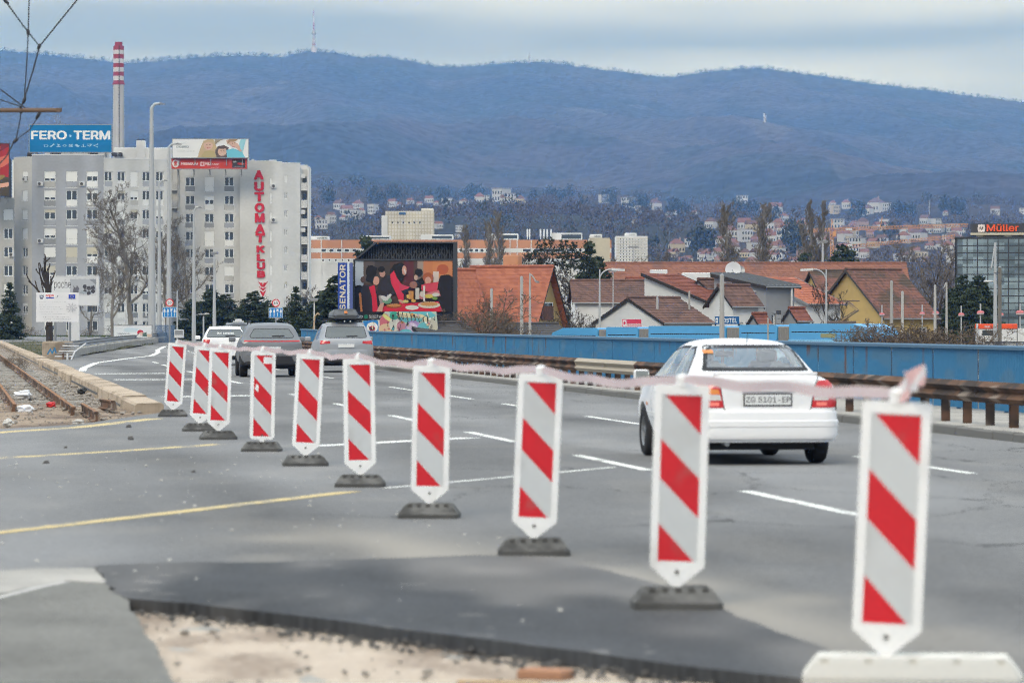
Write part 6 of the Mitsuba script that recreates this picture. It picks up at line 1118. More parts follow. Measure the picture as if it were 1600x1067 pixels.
# orange house right of it and the small roofs between
fr = Frame(X(1263, 270), 270, 0, deg(40)); mono('house', 'white house with a bright orange roof falling to the right', fr, 3.2, 5.0, Z(473, 270), Z(432.5, 273), 'wall_white', 'tile_bright', .3, wins=[(.6, .0, .45, 1.1), (1.4, .0, .45, 1.1), (2.3, .0, .45, 1.1)], verge='steel_grey')
fr = Frame(X(1246, 258), 258, 0, deg(35)); gable('lean_to', 'small dark red tiled roof between the grey and the orange-roofed houses', fr, 1.1, 1.5, Z(499, 258), Z(482, 258), 'wall_grey', 'tile_red', .15, catg='outbuilding')
fr = Frame(X(1184, 252), 251, 0, deg(35)); gable('lean_to', 'tiny red tiled porch at the foot of the grey house', fr, .9, 1.0, Z(503, 251), Z(491, 251), 'wall_grey', 'tile_red', .15, catg='porch')
fr = Frame(X(1060, 330), 330, 0, deg(3)); gable('house', 'flat pinkish roof seen behind the hostel ridge', fr, 6.5, 6, Z(444, 330), Z(430, 330), 'wall_white', 'tile_orange', .3)
add('roof_house', cbox(X(1068, 318), X(1132, 318), 318, 322, GZ, Z(426, 318), .05), 'wall_white', label='long white parapet wall behind the hostel roof', cat='building'); add('chimney_stack', cat(cbox(X(1016, 300), X(1043, 300), 300, 301, Z(440, 300), Z(421.5, 300), .05)), 'wall_white', label='wide white chimney stack at the top of the hostel roof', cat='chimney')
fr = Frame(X(985, 316), 316, 0, deg(3)); gable('house', 'low pinkish roof behind the brown-roofed house', fr, 3.4, 5, Z(441, 316), Z(434, 316), 'wall_white', 'tile_orange', .2)
# the yellow house with the worn roof
fr = Frame(X(1378, 282), 280, 0, deg(33))
y7 = gable('farmhouse', 'old yellow house with a long worn rust-brown tiled roof', fr, 4.6, 8.4, Z(492, 280), Z(422, 285), 'wall_yellow', 'tile_worn', .35, wins=[('f', .9, -.15, .6, 1.1), ('f', 2.0, -.15, .55, 1.1), ('f', 3.2, -.25, .9, 1.5)], verge='slate')
fr = Frame(X(1390, 300), 305, 0, deg(33)); gable('farmhouse', 'smaller yellow outbuilding with a mossy roof left of the worn roof', Frame(X(1278, 300), 297, 0, deg(8)), 3.0, 6.0, Z(452, 297), Z(424, 300), 'wall_yellow', 'tile_worn', .3, wins=[('f', .9, .6, .5, .9)])
# the long orange roof behind
fr = Frame(X(925, 372), 372, 0, deg(1.0)); gable('long_hall', 'very long orange-brick roof stretching behind the houses', fr, 31.0, 13.0, Z(474, 372), Z(411.5, 378), 'wall_orange', 'tile_hall', .3, catg='hall')
# ---- orange and white long block
def slab(name, label, px0, px1, top, d, bands, wins, depth=14, wall='wall_white', houses=(), dbg=None):
    t = thing(name, label, 'building'); x0, x1 = X(px0, d), X(px1, d); add('wall', box(x0, x1, d, d + depth, GZ, Z(top, d)), wall, t)
    for a, b, m in bands: add('wall_band', box(x0 - .02, x1 + .02, d - .12, d - .002, Z(b, d), Z(a, d)), m, t)
    fs, ps_ = [], []
    for a, b, p0, p1, n, w in wins:
        for i in range(n):
            c = p0 + (p1 - p0) * (i + .5) / n; fs.append((X(c - w / 2, d), X(c + w / 2, d), Z(b, d), Z(a, d)))
    for q in fs:
        g = add('window', cat(*[box(u0, u1, d - .2, d - .13, w0, w1) for u0, u1, w0, w1 in ((q[0], q[1], q[2], q[2] + .1), (q[0], q[1], q[3] - .1, q[3]), (q[0], q[0] + .1, q[2] + .1, q[3] - .1), (q[1] - .1, q[1], q[2] + .1, q[3] - .1))]), 'window_white', t); add('pane', box(q[0] + .1, q[1] - .1, d - .17, d - .14, q[2] + .1, q[3] - .1), 'pane', g)
    for a, b, tp in houses: add('roof_house', cbox(X(a, d), X(b, d), d + 1, d + 6, Z(top, d) + .01, Z(tp, d), .1), 'wall_white', t); add('roof_glazing', box(X(a + (b - a) * .35, d), X(b - 2, d), d + .9, d + .99, Z(top - 2, d), Z(tp + 2.5, d)), 'pane', t)
    return t
t = slab('long_block', 'long low block with orange bands and white window strips behind the trees', 483, 955, 375, 800, [(375, 388, 'wall_orange'), (388.1, 394.8, 'wall_white'), (395, 404, 'wall_orange'), (404.1, 412, 'wall_white')], [(388.6, 394.3, 500, 560, 5, 8), (388.6, 394.3, 716, 790, 9, 6), (388.6, 394.3, 815, 900, 5, 14), (404.6, 409, 500, 560, 6, 4), (404.6, 409, 782, 830, 7, 4.5)], houses=[(485, 513, 369), (563, 610, 368), (657, 708, 366.5), (760, 810, 365), (860, 910, 364)])
for px in (502, 534, 797, 808, 830): add('pilaster', box(X(px - .7, 800), X(px + .7, 800), 799.6, 799.87, GZ, Z(375, 800)), 'wall_white', t)
for i, px in enumerate((824, 827.5, 844.5, 850, 855, 861)): add('phone_mast', cat(cyl(X(px, 805), 805, Z(374, 805), Z(358, 805), .12, .12, 6), cbox(X(px - 1.2, 805), X(px + 1.2, 805), 804.6, 804.9, Z(370, 805), Z(358.5, 805), .02)), 'steel_white', label='white mobile-phone aerial on the roof of the long banded block, ' + ('first', 'second', 'third', 'fourth', 'fifth', 'last')[i] + ' from the left', cat='aerial', group='aerials on the banded block')
# ---- white tiled tower
d = 1050; t = thing('tower_block', 'tall blank white tiled tower block behind the video screen', 'building'); x0, x1 = X(602, d), X(677, d); z1 = Z(330, d)
add('wall', box(x0, x1, d, d + 14, GZ, z1), 'wall_cream', t); n, m = 16, 10; r = np.random.default_rng(4); tl = []
mat('tower_tile', _plaster((.64, .62, .56), (.54, .52, .46)), .8)
tile = [cbox(.12, (x1 - x0) / n - .12, -.12, -.01, .12, (Z(330, d) - Z(385, d)) / m - .12, .05)]; tsh = mikit.ply(tile[0])
for i in range(n):
    for j in range(m): add('facing_slab', None, 'tower_tile', t, shape=tsh, tw=TT((x0 + (x1 - x0) * i / n, d, Z(385, d) + (Z(330, d) - Z(385, d)) * j / m)))
add('roof_house', cbox(X(658, d), X(677, d), d + 1, d + 9, z1 + .02, Z(325.5, d), .1), 'tower_tile', t); add('sign_panel', box(X(623.5, d), X(634, d), d - .3, d - .15, Z(335.5, d), Z(332, d)), 'railing_blue', t)
for i, px in enumerate(np.linspace(612, 655, 6)): add('window', box(X(px, d), X(px + 2.2, d), d - .2, d - .13, Z(349.5, d), Z(346.5, d)), 'pane', t)
for i in range(8): add('balcony', cbox(x0 - 1.0, x0 + .6, d - .7, d - .01, Z(340 + i * 5, d) - .5, Z(340 + i * 5, d) + .5, .05), 'wall_white', t)
slab('apartment_block', 'beige windowless apartment block right of the long banded block', 921, 953, 372, 720, [], [], wall='wall_cream', houses=[(922, 941, 366)])
t = slab('apartment_block', 'white apartment block with balconies right of the beige one', 963, 1012, 369, 900, [(372 + 4.6 * i, 373.4 + 4.6 * i, 'wall_cream') for i in range(9)], [(372.5 + 4.6 * i, 375.8 + 4.6 * i, 967, 1010, 9, 3.0) for i in range(9)], houses=[(977, 995, 364)])
# ---------------------------------------------------------------- video screen, mural wall and vertical sign
d = 240; k = d / FX; vs = thing('video_screen', 'huge roadside video screen showing a family around a red table', 'screen'); fr = Frame(X(552, d), d, 0, 0); SX = lambda px: (px - 552) * k
mat('mullion_dark', (.075, .08, .085), .6); mat('screen_black', (.022, .023, .026), .45); mat('screen_frame', (.045, .048, .055), .5); mat('mesh_dark', (.022, .023, .027), .7)
z = lambda py: Z(py, d)
add('cabinet', box(SX(554), SX(713.5), .0, .9, z(520), z(406)), 'screen_black', vs, tw=fr.tw)
add('frame', cat(hexa([(SX(552), -.1, z(407)), (SX(555), -.1, z(407)), (SX(555), .9, z(407)), (SX(552), .9, z(407)), (SX(586), -.1, z(378)), (SX(591), -.1, z(378)), (SX(591), .9, z(378)), (SX(586), .9, z(378))]), box(SX(591.2), SX(714.5), -.1, .9, z(380.5), z(378)), box(SX(708), SX(714.5), -.1, .9, z(500), z(380.7)), box(SX(552), SX(707.9), -.12, .0, z(407.5), z(405)), box(SX(552), SX(554), -.1, .9, z(500), z(407.7))), 'screen_frame', vs, tw=fr.tw)
segs = [((x, .4, z(405)), (x, .4, max(z(380.6), z(405) + 0) if x > SX(590) else z(405) + (x - SX(554)) / (SX(588) - SX(554)) * (z(380) - z(405)))) for x in np.linspace(SX(560), SX(706), 38)]
segs += [((x, .4, z(404)), (x + SX(552 + 12), .4, z(382))) for x in np.linspace(SX(592), SX(694), 11)] + [((x + SX(552 + 12), .4, z(404)), (x, .4, z(382))) for x in np.linspace(SX(592), SX(694), 11)]
add('lattice', seg_tubes([a for a, _ in segs], [b for _, b in segs], [.028] * len(segs), [.02] * len(segs), 4), 'mullion_dark', vs, tw=fr.tw, kind='stuff'); add('lattice_back', upright(sg.Polygon([(SX(556), z(405)), (SX(588), z(380.6)), (SX(708), z(380.6)), (SX(708), z(405))]), .62, .66), 'mesh_dark', vs, tw=fr.tw)
RD, DR, SKN, HAIR = (.62, .02, .05), (.35, .01, .03), (.68, .36, .27), (.012, .011, .013)
pic = [(sg.box(0, 0, 1, 1), (.10, .055, .045)), (sg.box(0, .2, .085, 1), (.50, .56, .62)), (sg.box(.09, .55, .20, 1), (.13, .10, .09)), (sg.box(.20, .6, .36, 1), (.07, .055, .05)), (sg.box(.50, .3, .60, 1), (.13, .03, .04)), (sg.box(.60, .45, .68, 1), (.10, .06, .05)), (sg.box(.64, .4, .70, 1), (.40, .30, .24)), (sg.box(.70, .35, 1, 1), (.62, .22, .09)), (sg.Polygon([(.80, 1), (.78, .4), (1, .4), (1, 1)]), (.66, .25, .10)), (ellipse(.90, .82, .06, .10), (.52, .12, .05)), (sg.box(.80, .38, .86, .78), (.72, .60, .52)),
       (sg.Polygon([(.0, .0), (.0, .5), (.05, .52), (.12, .42), (.16, .2), (.16, 0)]), HAIR), (sg.Polygon([(.04, .3), (.08, .52), (.20, .50), (.24, .3), (.26, 0), (.02, 0)]), (.03, .022, .03)), (ellipse(.165, .78, .055, .12), HAIR), (ellipse(.08, .62, .025, .06), (.12, .07, .06)), (ellipse(.215, .60, .035, .085), SKN), (sg.Polygon([(.13, .9), (.11, .6), (.18, .55), (.20, .7), (.23, .85)]), HAIR), (sg.Polygon([(.14, .48), (.20, .52), (.22, .3), (.235, .0), (.18, .0), (.17, .3)]), RD), (sg.LineString([(.05, .35), (.065, .0)]).buffer(.012), (.66, .24, .06)),
       (ellipse(.28, .74, .03, .07), (.55, .30, .24)), (ellipse(.27, .82, .035, .06), HAIR), (sg.Polygon([(.25, .6), (.34, .72), (.40, .60), (.44, .35), (.30, .30), (.22, .35)]), (.035, .028, .035)), (sg.Polygon([(.36, .80), (.40, .92), (.48, .95), (.52, .88), (.51, .72), (.47, .55), (.44, .50), (.42, .66), (.36, .70)]), HAIR), (ellipse(.505, .80, .024, .095), SKN), (sg.Polygon([(.36, .72), (.40, .80), (.43, .66), (.47, .55), (.52, .48), (.50, .34), (.50, .18), (.46, .15), (.42, .36), (.37, .55)]), (.66, .03, .07)), (sg.Polygon([(.45, .55), (.52, .50), (.56, .48), (.52, .36), (.46, .40)]), (.60, .05, .10)), (sg.Polygon([(.47, .40), (.55, .45), (.58, .50), (.56, .38), (.50, .34)]), (.02, .02, .04)), (sg.LineString([(.46, .22), (.52, .13)]).buffer(.018), SKN), (sg.LineString([(.26, .30), (.28, .12)]).buffer(.02), (.42, .35, .34)),
       (ellipse(.655, .76, .04, .075), HAIR), (ellipse(.625, .66, .02, .055), (.60, .40, .32)), (sg.Polygon([(.63, .60), (.70, .68), (.72, .45), (.64, .38)]), HAIR), (ellipse(.75, .66, .055, .10), (.45, .12, .05)), (ellipse(.75, .60, .032, .075), SKN), (sg.Polygon([(.68, .52), (.75, .55), (.86, .58), (.88, .4), (.80, .36), (.68, .42)]), (.60, .06, .09)), (sg.Polygon([(.84, .35), (.86, .62), (.88, .70), (.96, .72), (1, .60), (1, 0), (.84, 0)]), (.016, .012, .014)), (ellipse(.94, .58, .075, .14), (.014, .011, .013)), (ellipse(.60, .52, .04, .07), (.35, .16, .12)),
       (sg.Polygon([(.20, .0), (.26, .10), (.50, .16), (.86, .20), (.90, .0)]), (.60, .02, .04)), (sg.Polygon([(.62, .30), (.86, .42), (.88, .30), (.68, .24)]), (.62, .20, .22)), (ellipse(.40, .11, .085, .045), (.40, .08, .02)), (ellipse(.40, .125, .07, .03), (.62, .26, .08)), (ellipse(.585, .08, .07, .045), (.75, .72, .66)), (ellipse(.76, .13, .115, .065), (.70, .62, .50)), (ellipse(.76, .15, .09, .04), (.62, .30, .10)), (sg.box(.55, .24, .60, .40), (.62, .28, .08)), (sg.box(.53, .26, .56, .33), (.70, .45, .12)), (sg.box(.62, .24, .66, .46), (.62, .58, .52)), (ellipse(.69, .34, .025, .06), (.70, .60, .52)), (sg.box(.70, .20, .72, .5), (.72, .66, .60)), (ellipse(.76, .30, .045, .04), (.66, .52, .10)), (ellipse(.83, .33, .04, .035), (.70, .66, .60)), (ellipse(.82, .26, .03, .03), (.20, .34, .08)), (ellipse(.52, .2, .03, .03), (.66, .55, .2)), (ellipse(.60, .21, .025, .03), (.70, .40, .08)),
       (ellipse(.33, .22, .05, .07), (.18, .36, .22)), (ellipse(.30, .26, .03, .06, .5), (.66, .64, .62)), (ellipse(.345, .29, .02, .06, -.4), (.66, .64, .62)), (sg.Polygon([(.22, .0), (.26, .16), (.30, .18), (.28, .0)]), SKN), (sg.LineString([(.505, .82), (.52, .74)]).buffer(.008), (.70, .60, .58))]
m, c = flat_print([(q, tuple(np.array(cc) * (.9 if cc[0] > .55 and cc[1] < .1 else .78))) for q, cc in pic], SX(707) - SX(555), z(406.5) - z(487), .006); f3 = Frame(X(555, d), d - .005, z(487)); add('moving_picture', m, 'print', vs, color=c, tw=f3.tw)
gd = [(sg.box(0, 0, 1, 1), (.022, .023, .026)), (text_poly('GO', .06, .36, .16, .36, True), WHITE), (ellipse(.335, .54, .065, .26), (.02, .22, .13)), (text_poly('?', .315, .40, .04, .28, True), (.01, .06, .04)), (text_poly('DIGITAL', .44, .36, .46, .36), WHITE), (text_poly('media', .52, .14, .12, .12), (.5, .5, .5)), (ellipse(.12, .10, .02, .12, -.5), WHITE)]
m, c = flat_print(gd, SX(603) - SX(556), z(489) - z(501.5), .006); f3 = Frame(X(556, d), d - .005, z(501.5)); add('caption_panel', m, 'print', vs, color=c, tw=f3.tw)
# mural wall below (free shapes in the colours of the painting)
mw = thing('mural_wall', 'low wall painted with a colourful mural below the video screen', 'wall'); dm_ = 236; r = np.random.default_rng(12)
TQ, PK, BL, CR, PU = (.13, .42, .46), (.50, .14, .17), (.03, .20, .50), (.62, .55, .34), (.34, .25, .48)
mu = [(sg.box(0, 0, 1, 1), (.42, .50, .42)), (sg.Polygon([(.35, 1), (.9, 1), (.98, .8), (.7, .45), (.5, .55), (.40, .8)]), TQ), (sg.Polygon([(.45, 1), (.6, .92), (.8, .85), (.92, .6), (.86, .5), (.74, .7), (.55, .72), (.42, .8)]), CR)]
mu += [(sg.LineString([(.48 + i * .055, .98 - i * .04), (.50 + i * .052, .66 - i * .03)]).buffer(.006), (.10, .09, .07)) for i in range(8)]
mu += [(ellipse(.12, .32, .13, .36), BL), (ellipse(.14, .30, .075, .22), (.72, .72, .70)), (ellipse(.14, .24, .04, .12), (.45, .05, .08)), (ellipse(.145, .25, .02, .06), BLACK), (ellipse(.30, .55, .08, .34), PK), (sg.LineString([(.24, .0), (.225, .6), (.27, .95), (.31, .9)]).buffer(.010), (.55, .54, .50)), (ellipse(.34, .22, .12, .24), (.62, .45, .28)), (ellipse(.33, .72, .035, .2, .3), (.60, .60, .20)), (ellipse(.44, .42, .08, .3), (.55, .55, .50)), (ellipse(.43, .8, .06, .18), (.05, .30, .22)), (ellipse(.52, .34, .06, .24), (.48, .22, .28)), (ellipse(.68, .25, .11, .34), PU), (ellipse(.66, .30, .07, .2), (.55, .45, .60)), (ellipse(.82, .22, .09, .3), TQ), (ellipse(.80, .12, .05, .14), (.05, .22, .36)), (ellipse(.58, .10, .08, .12), (.12, .40, .46)), (ellipse(.94, .35, .06, .3), (.50, .48, .38))]
for i in range(46):
    a, b = r.uniform(.02, .98), r.uniform(.03, .9); mu.append((ellipse(a, b, r.uniform(.006, .018), r.uniform(.03, .075)), [TQ, PK, CR, BLACK, (.70, .70, .66), (.60, .30, .10), PU][i % 7]))
for i in range(22):
    a, b = r.uniform(.02, .95), r.uniform(.1, .9); mu.append((sg.LineString([(a, b), (a + r.uniform(-.03, .05), b + r.uniform(-.3, .3)), (a + r.uniform(.0, .08), b + r.uniform(-.3, .3))]).buffer(.0035), BLACK))
w_ = X(684, dm_) - X(565, dm_); h_ = Z(486, dm_) - Z(522, dm_); sh = sg.Polygon([(0, 0), (1, 0), (1, .30), (.98, .98), (.30, .98), (.24, .62), (0, .58)])
m, c = flat_print([(q.intersection(sh) if isinstance(q, (sg.Polygon, sg.MultiPolygon)) else sg.Polygon(q).buffer(0).intersection(sh), cc) for q, cc in mu], w_, h_, .003); f3 = Frame(X(565, dm_), dm_, Z(522, dm_)); add('painting', m, 'print', mw, color=c, tw=f3.tw); add('masonry', upright(sa.scale(sh, w_, h_, origin=(0, 0)), .01, .5), 'concrete', mw, tw=f3.tw)
add('footing', box(0, w_, .02, .5, GZ - Z(522, dm_), -.01), 'concrete', mw, tw=f3.tw)
ss_ = thing('vertical_sign', 'blue vertical sign with pale capital letters reading upward, left of the screen', 'sign'); d = 238; fs = Frame(X(528, d), d, Z(487, d)); w_, h_ = X(551, d) - X(528, d), Z(410.5, d) - Z(487, d)
tp = sa.rotate(text_poly('SENATOR', 0, 0, .88, .115 * h_ / w_ * 0 + .10, True), 90, origin=(0, 0)); tb_ = tp.bounds; tp = sa.affine_transform(tp, [.40 / (tb_[2] - tb_[0]), 0, 0, .92 / (tb_[3] - tb_[1]), .115 - tb_[0] * .40 / (tb_[2] - tb_[0]), .04 - tb_[1] * .92 / (tb_[3] - tb_[1])])
m, c = flat_print([(sg.box(0, 0, 1, 1), (.025, .06, .30)), (sg.box(.62, 0, .78, 1), (.55, .62, .72)), (sg.box(.78, 0, 1, 1), (.10, .13, .33)), (sg.box(.64, .0, .66, 1), (.3, .36, .5)), (tp, (.66, .60, .45))], w_, h_, .005); add('print', m, 'print', ss_, color=c, tw=fs.tw); add('box', box(0, w_, .0, .5, 0, h_), 'railing_blue', ss_, tw=fs.tw); add('post', cat(box(w_ * .4, w_ * .48, .1, .3, GZ - Z(487, d), -.01), box(w_ * .8, w_ * .88, .1, .3, GZ - Z(487, d), -.01)), 'steel_white', ss_, tw=fs.tw)
fr = Frame(X(688, 246), 246, 0, deg(-25)); gable('shed', 'low shed with a dark slate gable roof below the orange house', Frame(X(664, 236), 235, 0, deg(25)), 3.2, 3.6, Z(521, 235), Z(505, 235), 'wall_cream', 'slate', .35, catg='shed')
gable('shed', 'dark low roof between the bush and the blue tram', Frame(X(808, 250), 250, 0, deg(20)), 3.4, 4.4, Z(524, 250), Z(507, 250), 'wall_grey', 'slate', .3, catg='shed')
# ---------------------------------------------------------------- tram
mat('tram_blue', (.095, .36, .66), .3, spec=.5, coat=.6); mat('tram_light', (.22, .52, .78), .3, spec=.5, coat=.6); mat('bellows', (.24, .235, .225), .8); mat('tram_glass', (.05, .062, .065), .08, spec=.9, coat=1.0); mat('display_amber', (.30, .30, .16), .5)
def tram(name, label, pts, mods, zt0, zt1):
    """pts: the two ends on the ground; mods: (start, end, kind) along it, 0..1"""
    t = thing(name, label, 'tram'); a, b = np.array(pts[0]), np.array(pts[1]); L = np.linalg.norm(b - a); fr = Frame(a[0], a[1], 0, math.atan2(b[1] - a[1], b[0] - a[0])); w = 2.3
    top = lambda x: zt0 + (zt1 - zt0) * x / L
    for s, e, kind in mods:
        x0, x1 = s * L, e * L; zt = top((x0 + x1) / 2); zb = zt - 3.35
        if kind == 'b':
            n = 7; ms = []
            for i in range(n): q0 = x0 + (x1 - x0) * i / n; q1 = x0 + (x1 - x0) * (i + 1) / n; ms.append(cbox(q0 + .01, q1 - .01, .10, w - .10, zb + .4, zt - .12, .04))
            add('bellows', cat(*ms, box(x0, x1, .2, w - .2, zb + .5, zt - .2)), 'bellows', t, tw=fr.tw); continue
        nose = 1.9; pr = [(x0, zb + .35), (x1, zb + .35), (x1, zt - .9), (x0, zt - .9)]
        if kind == 'l': pr = [(x0 + .1, zb + .35), (x1, zb + .35), (x1, zt - .9), (x0 + .9, zt - .9), (x0, zb + 1.3)]
        if kind == 'r': pr = [(x0, zb + .35), (x1 - .1, zb + .35), (x1, zb + 1.3), (x1 - .9, zt - .9), (x0, zt - .9)]
        bd = add('body', upright(sg.Polygon(pr).buffer(-.03).buffer(.03), .02, w - .02), 'tram_light', t, smooth=30, tw=fr.tw)
        lo, hi = (x0 + (1.2 if kind == 'l' else .25)), (x1 - (1.2 if kind == 'r' else .25))
        for side, y in ((0, -.0), (1, w)):
            nw = max(2, int((hi - lo) / 1.5))
            for i in range(nw): q0, q1 = lo + (hi - lo) * i / nw + .05, lo + (hi - lo) * (i + 1) / nw - .05; y0, y1 = (.0, .019) if side == 0 else (w - .019, w); add('window', cbox(q0, q1, y0, y1, zt - 2.15, zt - 1.05, .005), 'tram_glass', t, tw=fr.tw)
        top_p = [(x0 + .03, zt - .88), (x1 - .03, zt - .88), (x1 - .03, zt), (x0 + .03, zt)]
        if kind == 'l': top_p = [(x0 + .35, zt - .88), (x1 - .03, zt - .88), (x1 - .03, zt), (x0 + nose, zt), (x0 + .75, zt - .30)]
        if kind == 'r': top_p = [(x0 + .03, zt - .88), (x1 - .35, zt - .88), (x1 - .75, zt - .30), (x1 - nose, zt), (x0 + .03, zt)]
        add('roof_fairing', upright(sg.Polygon(top_p).buffer(-.12).buffer(.12), .06, w - .06), 'tram_blue', t, smooth=30, tw=fr.tw)
        add('roof_slot', box(lo, hi, .048, .059, zt - .50, zt - .45), 'trim_black', t, tw=fr.tw); add('light_band', box(x0 + (1.0 if kind == 'l' else .05), x1 - (1.0 if kind == 'r' else .05), -.004, .018, zt - 1.0, zt - .885), 'tram_light', t, tw=fr.tw)
        if kind == 'r': add('destination_display', cbox(x0 + (x1 - x0) * .38, x0 + (x1 - x0) * .55, .03, .058, zt - .80, zt - .56, .01), 'display_amber', t, tw=fr.tw)
        if kind != 'l':
            add('boogie', box(x0 + .8, x1 - .8, .2, w - .2, zb + .02, zb + .349), 'underbody', t, tw=fr.tw)
    return t, fr, L, top
A_, B_ = np.array([X(851, 238), 238]), np.array([X(1366, 212), 212])
def par(px):                                 # share of the way along the tram whose ray is at that pixel
    r = (px - 800) / FX; d = B_ - A_; return float((A_[0] - r * A_[1]) / (r * d[1] - d[0]))
M_ = [(851, 933, 'l'), (933, 945, 'b'), (945, 996, 'm'), (996, 1011.5, 'b'), (1011.5, 1133, 'm'), (1133, 1153, 'b'), (1153, 1213, 'm'), (1213, 1231, 'b'), (1231, 1366, 'r')]
tm, frT, LT_, topT = tram('tram', 'long light blue articulated tram passing behind the blue parapet', (A_, B_), [(par(a), par(b), k) for a, b, k in M_], Z(513, 238), Z(504.5, 212))
q = LT_ * par(1300); zt = topT(q)
add('pantograph', cat(tube([(q - .6, 1.1, zt + .05), (q + 1.0, 1.1, zt + .75), (q + .1, 1.1, zt + 1.25)], .04, 6), tube([(q - .6, .8, zt + .05), (q + 1.0, .9, zt + .75), (q + .1, .9, zt + 1.25)], .03, 6), tube([(q + .1, .3, zt + 1.27), (q + .1, 1.9, zt + 1.27)], .035, 6), cbox(q - 1.2, q + .2, .6, 1.6, zt + .01, zt + .14, .02)), 'bracket_rust', tm, tw=frT.tw)
A2, B2 = np.array([X(1352, 318), 318]), np.array([X(1414, 300), 300])
tram('tram', 'end of a second light blue tram half hidden by brown bushes', (A2, B2), [(0, .52, 'm'), (.52, .57, 'b'), (.57, 1, 'r')], Z(514.5, 318), Z(515, 300))
# ---------------------------------------------------------------- glass store and things on the right
d = 330; k = d / FX; gs = thing('glass_store', 'dark glass-fronted store building with a red and white roof sign', 'building'); fr = Frame(X(1495, d), d, 0, deg(-7)); wG = (1720 - 1495) * k
def _glass(p, n, uv): return mix((.06, .085, .092), (.24, .31, .33), smoothstep(.25, .9, cell_rand(dr.floor(p.x / .88), dr.floor(p.z / .6)) * .55 + .45 * noise(p.x * .35, p.z * .5)))
mat('store_glass', proc(_glass), .06, spec=.9, coat=1.0); mat('mullion', (.05, .055, .06), .5); mat('glass_back', (.02, .022, .024), .9)
add('core', box(.1, wG, .15, 16, GZ, Z(374, d)), 'glass_back', gs, tw=fr.tw); cw, rh = 16 * k, 11.2 * k; nC, nR = 14, 13; zt = Z(373, d)
pn = mikit.ply(cbox(.04, cw - .04, .0, .05, .04, rh - .04, .006)); ml = []
for i in range(nC):
    for j in range(nR):
        x, zz = i * cw, zt - (j + 1) * rh
        p = fr.put((np.array([[x, 0, zz]]), np.array([[0, 0, 0]])))[0][0]; add('glass_pane', None, 'store_glass', gs, shape=pn, tw=TT(p, fr.rz).rotate([0, 0, 1], rw.uniform(-.4, .4)).rotate([1, 0, 0], rw.uniform(-.4, .4)))
for i in range(nC + 1): add('mullion', box(i * cw - .035, i * cw + .035, -.03, .10, zt - nR * rh, zt), 'mullion', gs, tw=fr.tw)
for j in range(nR + 1): add('transom', box(.0, nC * cw, -.02, .09, zt - j * rh - .03, zt - j * rh + .03), 'mullion', gs, tw=fr.tw)
add('side_wall', box(-.15, -.04, .0, 16, GZ, zt), 'glass_back', gs, tw=fr.tw); add('coping', box(-.2, wG, -.08, 16, zt + .04, zt + .16), 'mullion', gs, tw=fr.tw)
fr2 = Frame(X(1519, d), d + .4, 0, deg(-7)); w2 = 201 * k
add('sign_plinth', cat(box(-.1, w2, -.4, 3, Z(367.5, d), Z(364, d)), *[box(q, q + .6, -.2, 3, Z(371.8, d), Z(367.6, d)) for q in np.arange(.4, w2, 2.4)], box(.4, w2, .3, 3, Z(371.7, d), Z(367.7, d))), 'wall_cream', gs, tw=fr2.tw); add('sign_box', box(-.1, w2, .0, .8, Z(363.8, d), Z(349.5, d)), 'roof_dark', gs, tw=fr2.tw)
mat('neon_red', (.85, .11, .03), .4)
x, zz = fr2.at(1541.5, 362, -.05); tx = add('sign_letters', move(letters('Müller', 50 * k, 11.5 * k, .12), (x, -.02, zz)), 'neon_red', gs, tw=fr2.tw); x, zz = fr2.at(1527, 363.3, -.05)
em = [(sg.Polygon([(.5 + (.5 if i % 2 == 0 else .42) * math.cos(i * math.pi / 8), .5 + (.5 if i % 2 == 0 else .42) * math.sin(i * math.pi / 8)) for i in range(16)]).union(sg.box(.07, .07, .93, .93)), (.74, .66, .62)), (text_poly('M', .28, .28, .44, .42, True), (.04, .03, .03))]
m, c = flat_print(em, 12.5 * k, 13 * k, .01); p = fr2.put((np.array([[x, -.02, zz]]), np.array([[0, 0, 0]])))[0][0]; add('emblem', m, 'print', gs, color=c, tw=TT(p, fr2.rz))
rv = thing('kiosk', 'low kiosk with a bright orange-red fascia and white wall, before the glass store', 'kiosk'); d = 268; mat('fascia_orange', (.80, .10, .03), .4)
add('fascia', cbox(X(1529, d), X(1590, d), d, d + 2.2, Z(514, d), Z(506, d), .05), 'fascia_orange', rv); add('wall', box(X(1530, d), X(1589, d), d + .1, d + 2.1, GZ, Z(514.2, d)), 'wall_white', rv); add('counter_window', box(X(1535, d), X(1560, d), d + .06, d + .099, Z(524, d), Z(516, d)), 'pane', rv); add('post', box(X(1525.5, d), X(1528, d), d - .1, d + .1, GZ, Z(505.5, d)), 'steel_white', rv); add('side_panel', box(X(1590.5, d), X(1620, d), d + .1, d + 2, GZ, Z(513, d)), 'wall_white', rv)
add('lettering', move(letters('tisak', 9 * d / FX, 3.5 * d / FX, .02), (X(1538, d), d - .005, Z(512, d))), 'steel_white', rv)
bf = thing('railing', 'black upright-bar railing at the far right behind the blue parapet', 'railing'); d = 236; xs = np.linspace(X(1538, d), X(1640, d), 62)
add('rail', cat(box(xs[0], xs[-1], d - .03, d + .03, Z(533.5, d) - .05, Z(533.5, d)), box(xs[0], xs[-1], d - .03, d + .03, Z(536, d) - .04, Z(536, d))), 'roof_dark', bf)
for x in xs: add('bar', box(x - .016, x + .016, d - .016, d + .016, GZ, Z(533.5, d) - .05), 'roof_dark', bf)
